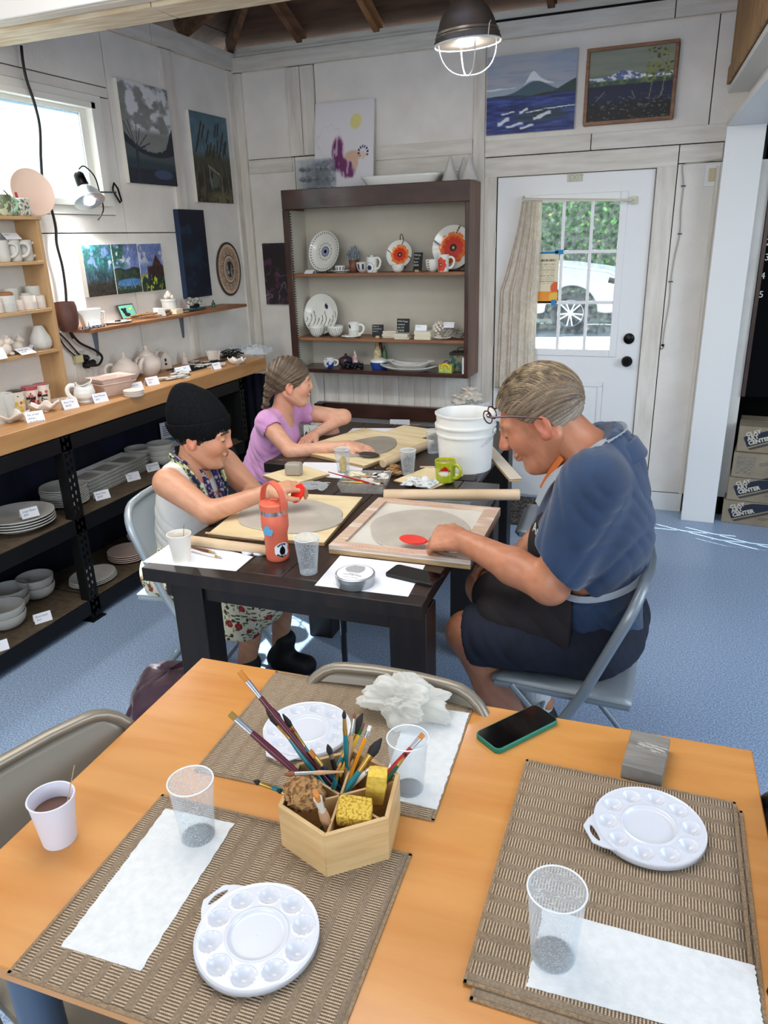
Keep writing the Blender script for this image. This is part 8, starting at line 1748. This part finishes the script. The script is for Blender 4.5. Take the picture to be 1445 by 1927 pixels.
hat.fn(hatf(.010,9,.0013));cuff.fn(hatf(-.008,.062,.0016));M_bean=mat('black_rib_knit',(12,13,15),(20,21,24),rough=.95,scale=120,bump=.2,spec=.15);solidm('beanie',[hat],M_bean,teen,None,to,1);solidm('beanie_cuff',[cuff],M_bean,teen,None,to,1)
hr=shellhair(ft,lambda L:np.minimum((L[...,2]-np.interp(L[...,0],[-.12,-.02,.0,.025,.04],[-.060,-.050,-.030,-.008,.03])),.06-L[...,2]),.008,.0034,lambda L:.003*np.sin(L[...,0]*260+4*np.sin(L[...,2]*90)+np.sin(L[...,1]*200)));solidm('hair',[hr],M_hair,teen,haircol(ft,(44,36,34),(22,18,18)),to,1)
tp=Vol((-1.90,1.94,.48),(-1.50,2.46,1.0),.0055);tp.ell((-1.69,2.2,.76),(.108,.150,.175),.05);tp.cap((-1.75,2.2,.54),(-1.71,2.2,.72),.128,.113,.05);tp.cap((-1.68,2.10,.895),(-1.68,2.30,.895),.045,.045,.04);tp.fn(wrinkle(.003,30,10,46,3))
for S_,E_ in((SN,EN),(SF,EF)):s_0=np.array(S_);s_1=s_0+(np.array(E_)-s_0)*.8;tp.cap(tuple(s_0+[0,.0,-.01]),tuple(s_1),.060,.054,.012,'sub');tp.ell(tuple(s_0+[0,-.03 if S_ is SN else.03,-.03]),(.062,.05,.075),.012,'sub')
tp.cap((-1.64,2.19,.93),(-1.56,2.19,.90),.052,.05,.012,'sub');tp.fn(lambda P_,F:np.maximum(F,.50-P_[...,2]));solidm('top',[tp],mat('white_jersey',(226,224,218),(212,210,204),rough=.85,scale=12,bump=.05,bscale=300),teen,None,to)
sk=Vol((-1.96,1.92,.14),(-1.22,2.52,.66),.0065);sk.ell((-1.76,2.2,.50),(.145,.175,.11),.05)
for y in(2.10,2.32):sk.cap((-1.74,y,.49),(-1.35,y,.49),.108,.088,.06);sk.cap((-1.37,y,.46),(-1.50,y,.28),.088,.105,.06)
sk.cap((-1.36,2.12,.44),(-1.36,2.30,.44),.08,.08,.06);sk.fn(wrinkle(.005,24,26,8,2));sk.fn(lambda P_,F:np.maximum(F,.315+.025*np.sin(P_[...,1]*30)-P_[...,2]))
M_flor=bpy.data.materials.new('pomegranate_print');M_flor.use_nodes=True;N=M_flor.node_tree.nodes;L_=M_flor.node_tree.links;B_=N['Principled BSDF'];B_.inputs['Roughness'].default_value=.8;tc=N.new('ShaderNodeTexCoord')
def flay(scale, st_, thr, c, prev, rnd=1.0):
    mp=N.new('ShaderNodeMapping');mp.inputs['Scale'].default_value=st_;mp.inputs['Rotation'].default_value=(.5*scale%3,.3,.7*scale%2);L_.new(tc.outputs['Object'],mp.inputs[0]);vo=N.new('ShaderNodeTexVoronoi');vo.inputs['Scale'].default_value=scale;vo.inputs['Randomness'].default_value=rnd;L_.new(mp.outputs[0],vo.inputs['Vector'])
    lt=N.new('ShaderNodeMath');lt.operation='LESS_THAN';lt.inputs[1].default_value=thr;L_.new(vo.outputs['Distance'],lt.inputs[0]);mx=N.new('ShaderNodeMix');mx.data_type='RGBA';L_.new(lt.outputs[0],mx.inputs[0]);mx.inputs[6].default_value=lin((222,216,190));mx.inputs[7].default_value=lin(c)
    if prev: L_.new(prev, mx.inputs[6])
    return mx.outputs[2]
o_=flay(27,(1,1,2.8),.30,(74,92,52),None);o_=flay(34,(2.6,1,1),.28,(122,134,72),o_);o_=flay(30,(1,2.8,1),.26,(58,60,44),o_);o_=flay(17,(1,1,1),.26,(150,30,40),o_);o_=flay(17,(1,1,1),.09,(206,84,70),o_);L_.new(o_,B_.inputs['Base Color'])
solidm('skirt', [sk], M_flor, teen, None, to)
for y,ax_ in((2.11,-1.50),(2.32,-1.46)):v=Vol((ax_-.1,y-.1,0),(ax_+.24,y+.1,.22),.0055);v.cap((ax_+.02,y,.05),(ax_+.15,y,.045),.045,.042,.03);v.cap((ax_+.03,y,.06),(ax_+.06,y,.15),.046,.044,.03);v.fn(lambda P_,F:np.maximum(F,.002-P_[...,2]));solidm('boot',[v],_M['black_shoe'],teen,None,to)
M_scarf=mat('patterned_scarf',(204,206,150),(40,44,96),rough=.8,scale=60,lo=.46,hi=.54,c3=(90,110,60));M_scarf2=mat('navy_scarf',(44,48,110),(190,180,180),rough=.8,scale=70,lo=.5,hi=.58,c3=(90,50,60))
for dy,m_,x_ in((-.045,M_scarf,0),(-.015,M_scarf2,.006),(.035,M_scarf2,.006),(.065,M_scarf,0)):
    s_=1 if dy>0 else-1;strip('scarf',[V3(-1.715,2.19+dy*1.1,.955),V3(-1.665,2.19+s_*(.062+abs(dy)*.3),.945),V3(-1.615+x_,2.19+dy*1.5,.895),V3(-1.580+x_,2.19+dy*1.3,.82),V3(-1.572+x_,2.19+dy,.745)],.022,.008,m_,teen,to,(0,1,.2))
strip('necklace',[V3(-1.62,2.15,.93),V3(-1.592,2.19,.895),V3(-1.62,2.23,.93)],.003,.003,mat('brown_cord',(90,60,40),rough=.6),teen,to);text('shirt_lettering','VERMONT',.022,mat('red_print',(176,60,56),rough=.7),teen,V3(-1.578,2.245,.80)-to,(PI/2,0,PI/2+.1),.0004)
bpy.data.objects['shirt_lettering'].rotation_euler=(PI/2-.05,0,PI/2);bpy.data.objects['shirt_lettering'].location=V3(-1.577,2.140,.795)-to

# ------------------------------------------------------------------ the girl in pink
go=Vector((-1.86,3.12,0));girl=thing('person','girl with braided brown hair in a pink top, looking away to the right','person',go)
fg=Frame((-1.722,3.10,1.045),(.84,.52,-.08),(.08,0,1),.97)
b = Vol((-2.14, 2.80, 0), (-1.20, 3.56, 1.12), .006)
b.cap((-1.80,3.12,.86),fg.w((-.025,0,-.035)),.052,.046,.025);b.ell((-1.83,3.12,.76),(.09,.135,.15),.05);b.cap((-1.93,3.12,.52),(-1.86,3.12,.72),.11,.095,.05)
SN,EN,WN=(-1.80,2.985,.870),(-1.640,2.915,.765),(-1.385,2.975,.800);SF,EF,WF=(-1.765,3.27,.865),(-1.575,3.36,.835),(-1.665,3.20,.775)
for S_,E_,W2 in((SN,EN,WN),(SF,EF,WF)):b.cap(S_,E_,.047,.036,.03);b.cap(E_,W2,.036,.023,.02)
b.cap((-1.90,3.20,.52),(-1.66,3.35,.745),.082,.055,.03);b.cap((-1.66,3.35,.745),(-1.80,3.18,.49),.05,.036,.02);b.cap((-1.80,3.18,.49),(-1.66,3.16,.475),.034,.028,.02);b.cap((-1.92,3.04,.50),(-1.58,3.02,.52),.08,.056,.03);b.cap((-1.58,3.02,.52),(-1.62,3.0,.09),.05,.034,.02);b.cap((-1.62,3.0,.08),(-1.50,3.0,.035),.034,.028,.02)
hN=hand(WN,(.96,.15,-.16),(.2,-.25,.95),.84,1,(.12,.25,.2),.06,forearm=tuple(np.array(EN)*.3+np.array(WN)*.7),r0=.027);hF=hand(WF,(-.2,-.9,-.2),(.1,.1,.98),.84,-1,(.4,.5,.4),forearm=tuple(np.array(EF)*.3+np.array(WF)*.7),r0=.027)
solidm('body',[b,head(fg),hN,hF],skinmat('fair_skin'),girl,facecol(fg,(218,164,136),(194,122,106),(130,100,76)),go)
hl_g=lambda L:np.minimum(L[...,2]-np.interp(L[...,0],[-.12,-.05,-.01,.02,.05,.08,.11],[-.058,-.045,-.022,-.006,.018,.050,.080]),9)
def gx(v):v.ell(fg.w((-.100,.0,-.030)),(.030,.030,.034),.03,'add',fg.R);[v.ell(fg.w((-.112-.004*k,.014*math.sin(k*2.2),-.055-.022*k)),(.020-.001*k,.020-.001*k,.017),.008,'add',fg.R)for k in range(4)]
def hl_g2(L):return np.maximum(hl_g(L),np.where(L[...,0]<-.085,.05,-1))
hr=shellhair(fg,hl_g2,.008,.0032,lambda L:.0022*np.sin(np.arctan2(L[...,2]+.03,L[...,0]+.12)*60+L[...,1]*50)+.0014*np.sin(L[...,2]*170+L[...,0]*90),extra=gx)
def gcol(V):L=fg.l(V);a=np.arctan2(L[:,2]+.03,L[:,0]+.12);m=vnoise(a*70,L[:,1]*22+8,2)[:,None];return s2l(np.array((122,102,78.))*m+np.array((58,46,36.))*(1-m))
solidm('hair', [hr], M_hair, girl, gcol, go, 1)
tp=Vol((-2.10,2.84,.44),(-1.62,3.44,.98),.0055);tp.ell((-1.835,3.12,.76),(.103,.150,.160),.05);tp.cap((-1.92,3.12,.55),(-1.86,3.12,.72),.130,.112,.05);tp.ell((-1.80,3.10,.60),(.12,.13,.09),.06);tp.cap((-1.81,3.00,.885),(-1.80,3.25,.885),.048,.048,.04);tp.cap(SN,tuple(np.array(SN)*.78+np.array(EN)*.22),.055,.053,.03);tp.cap(SF,tuple(np.array(SF)*.75+np.array(EF)*.25),.055,.053,.03);tp.fn(wrinkle(.0045,34,12,26,5));tp.fn(wrinkle(.0025,16,30,50,1))
def cutg(P_, F):
    for S_,E_,k_ in((SN,EN,.32),(SF,EF,.38)):e=np.array(S_)+(np.array(E_)-np.array(S_))*k_;near=np.linalg.norm(P_-e,axis=-1)<.10;F=np.where(near,np.maximum(F,(P_-e)@_n(np.array(E_)-np.array(S_))),F)
    return np.maximum(F, .47 - P_[..., 2])
tp.fn(cutg);inner(tp,SN,EN,.052,.3,.9);inner(tp,SF,EF,.052,.3,.9);tp.cap((-1.775,3.12,.93),(-1.70,3.14,.895),.054,.052,.012,'sub');tp.cap((-1.80,3.12,.95),(-1.79,3.12,1.0),.060,.08,.012,'sub')
solidm('top',[tp],mat('pink_jersey',(216,160,208),(204,146,196),rough=.85,scale=9,bump=.04,bscale=300,sheen=.2),girl,None,go)
sp_=Vol((-2.10,2.90,.40),(-1.66,3.36,.66),.006);sp_.ell((-1.93,3.12,.50),(.13,.165,.09),.05);sp_.cap((-1.92,3.04,.50),(-1.74,3.03,.51),.092,.086,.04);sp_.cap((-1.90,3.20,.52),(-1.79,3.27,.62),.094,.086,.04);sp_.fn(lambda P_,F:np.maximum(F,P_[...,0]+.74+1.0));solidm('denim_shorts',[sp_],mat('denim',(70,92,130),rough=.9,bump=.1,scale=200),girl,None,go)
# ================================================================== OUTSIDE THE DOOR
M_pave=mat('pale_concrete',(200,198,192),(182,180,174),rough=.9,scale=3);g_=struct(MB().box(-14,8,4.90,24,-.06,-.01).build('floor_yard',M_pave,smooth=False));g2=struct(MB().box(-14,-3.1,-4,4.90,-.06,-.01).build('floor_side_yard',M_pave,smooth=False))
# hedge: leafy mass with leaves as loose cards
hd=thing('hedge','tall green sunlit hedge behind the parked car','hedge',(-2.8,16.6,0));M_leafd=mat('deep_leaf',(40,74,34),(70,110,48),rough=.8,scale=3)
q=MB();q.grid(60,24,lambda u,v:((u-.5)*12,.25*noise.noise(Vector((u*20,v*9,1))),v*3.4));q.build('foliage_mass',M_leafd,hd,solid=.3)
V, Fq, Cc = [], [], []; rg = np.random.default_rng(4)
for k in range(9000):
    c=np.array((rg.uniform(-3.2,4.6),-.28+rg.uniform(-.16,.12),rg.uniform(0,3.4)));a=rg.normal(size=3);a/=np.linalg.norm(a);b_=np.cross(a,rg.normal(size=3));b_/=np.linalg.norm(b_);s1,s2_=.055,.03;n=len(V)
    V+=[c-a*s1,c+b_*s2_,c+a*s1,c-b_*s2_];Fq.append((n,n+1,n+2,n+3));cc=np.array((104,168,66.))*(.6+.6*rg.random())if rg.random()>.05 else np.array((206,200,90.));Cc+=[s2l(np.clip(cc,0,255))]*4
o=bench_mesh('leaves',V,Fq,matcol('leaf_paint',rough=.6),hd,np.array(Cc));o['kind']='stuff'
# parked car, nose to the right
car=thing('car','silver-white car parked outside, front wheel and headlight seen through the door','car',(-1.93,13.75,0),.03);M_car=mat('silver_car_paint',(214,220,226),rough=.25,metal=.3,coat=.8);M_tyre=mat('black_tyre',(26,27,30),rough=.8);M_alloy=mat('alloy_rim',(196,200,206),rough=.3,metal=.7)
def arch(cx,r,a0,a1,n=14):return[(cx+r*math.cos(a),.36+r*math.sin(a))for a in np.linspace(a0,a1,n)]
body=[(-3.6,.45),(-3.25,.30)]+arch(-2.75,.42,PI,0)+[(-2.2,.28),(-.55,.28)]+arch(0,.42,PI,0)+[(.62,.32),(.92,.42),(.98,.70),(.90,.92),(.60,1.06),(-.10,1.16),(-.62,1.20),(-1.25,1.66),(-2.9,1.68),(-3.45,1.15),(-3.6,.8)]
bm = bmesh.new(); prev = None
for y,ins in((.06,.05),(.0,.0),(.0,.0),(.06,.05)):pass
me=MB();Mx=Matrix.Rotation(PI/2,4,'X');me.prism(body,-1.72,0,Mx);me.build('body',M_car,car,bevel=.06,bseg=3,smooth=True);bm.free()
MB().prism([(-.75,1.20),(-1.30,1.60),(-2.0,1.61),(-2.0,1.18)],0.004,.012,Mx).build('side_window',M_black,car);MB().prism([(-2.06,1.18),(-2.06,1.61),(-2.85,1.60),(-3.2,1.2)],0.004,.012,Mx).build('side_window',M_black,car)
MB().prism([(.55,.82),(.93,.74),(.93,.90),(.62,.98)],0.0,.03,Mx).build('headlight',mat('headlight_glass',(230,214,216),rough=.1),car,bevel=.008);MB().prism([(.60,.86),(.74,.83),(.74,.92),(.62,.95)],.028,.034,Mx).build('headlamp_bezel',M_black,car)
MB().prism([(.70,.38),(.97,.45),(.97,.56),(.78,.54)],0,.02,Mx).build('fog_recess',M_black,car)
for cx in (0, -2.75):
    w_=MB();w_.lathe([(.22,-.11),(.335,-.11),(.35,-.08),(.35,.08),(.335,.11),(.22,.11)],48,Mx);w_.build('tyre',M_tyre,car,loc=(cx,.06,.35))
    r_=MB();r_.tube([(.225*math.cos(a),-.10,.225*math.sin(a))for a in np.linspace(0,2*PI,37)[:-1]],.012,8,closed=True)
    for k in range(10):a=2*PI*k/10+(.10 if k%2 else-.10);r_.bar((.04*math.cos(a),-.10,.04*math.sin(a)),(.22*math.cos(a),-.10,.22*math.sin(a)),.03,.025)
    r_.lathe([(0,.09),(.05,.09),(.05,.12),(0,.12)],20,Mx);r_.build('rim',M_alloy,car,loc=(cx,.06,.35));MB().lathe([(0,.02),(.22,.02)],30,Mx).build('wheel_well',M_tyre,car,loc=(cx,.06,.35))
    MB().tube([(cx+.43*math.cos(a),-.01,.36+.43*math.sin(a))for a in np.linspace(0,PI,20)],.022,8).build('arch_trim',M_tyre,car)
MB().box(-3.4,.7,-.02,.0,.26,.34).build('sill',M_tyre,car)
# neighbour's eave and wall outside the left window
nb_=thing('outbuilding','pale outbuilding with a blue-grey eave outside the left window','building',(-6.4,1.0,0));MB().box(0,.1,-3,7,0,3.6).build('wall',mat('pale_blue_siding',(190,214,224),rough=.8),nb_);MB().box(.1,.7,-3,7,3.6,3.68).build('eave',mat('blue_grey_eave',(120,140,176),rough=.7),nb_)
# ================================================================== SUB-PARTS : hang small pieces under the part they sit on
SUBS={'rivet':'frame','foot_cap':'leg frame','sticker_figure':'sticker','sticker_lettering':'sticker','straw_flap':'lid','beanie_cuff':'beanie','hair_strands':'hair','apron_lettering':'apron',
        'neck_strap':'apron','waist_strap':'apron','strap_ring':'apron','shirt_lettering':'top','collar':'shirt','pivot':'carry_loop','rolled_rim':'wall','emblem':'carton','stripe':'carton sheet','info_panel':'carton',
        'lid_seam':'carton','lettering':'carton label plate sheet card body','rocker':'plate','arch_trim':'body','headlamp_bezel':'headlight','ruler_print':'rail','pen_writing':'rail','line_print':'label sheet',
        'muntin':'glazing_frame','pane':'glazing_frame sash','zip':'body','contents':'case','stand_hook':'wire_stand','guard_wire':'reflector','clip':'shade','rim':'wall tyre shade','knob':'lid','stem':'body',
        'seat_rim':'seat','chalk_number':'board','tape':'sheet','flower':'box','black_bar':'plate','print_line':'sheet','slot':'house','keyhole':'house','bulb':'reflector'}
kind_of=lambda o:o.name.rsplit('.',1)[0]if o.name[-3:].isdigit()else o.name
def centre(o):
    n=len(o.data.vertices);a=np.empty(n*3,np.float32);o.data.vertices.foreach_get('co',a);return o.matrix_basis@Vector(a.reshape(-1,3).mean(0).tolist())
for root in[o for o in bpy.data.objects if o.parent is None and o.children]:
    ch=[c for c in root.children if c.type=='MESH'];kids={}
    for c in ch: kids.setdefault(kind_of(c), []).append(c)
    for c in ch:
        w = SUBS.get(kind_of(c))
        if not w or c.children: continue
        cand=[p for k in w.split()for p in kids.get(k,[])if p is not c and p.parent is root and SUBS.get(kind_of(p))is None]
        if not cand: continue
        cc_=centre(c);p=min(cand,key=lambda q_:(centre(q_)-cc_).length if kind_of(c)!='foot_cap' else min((q_.matrix_basis@v.co-cc_).length for v in list(q_.data.vertices)[::7]))
        c.parent=p;c.matrix_parent_inverse=p.matrix_basis.inverted()
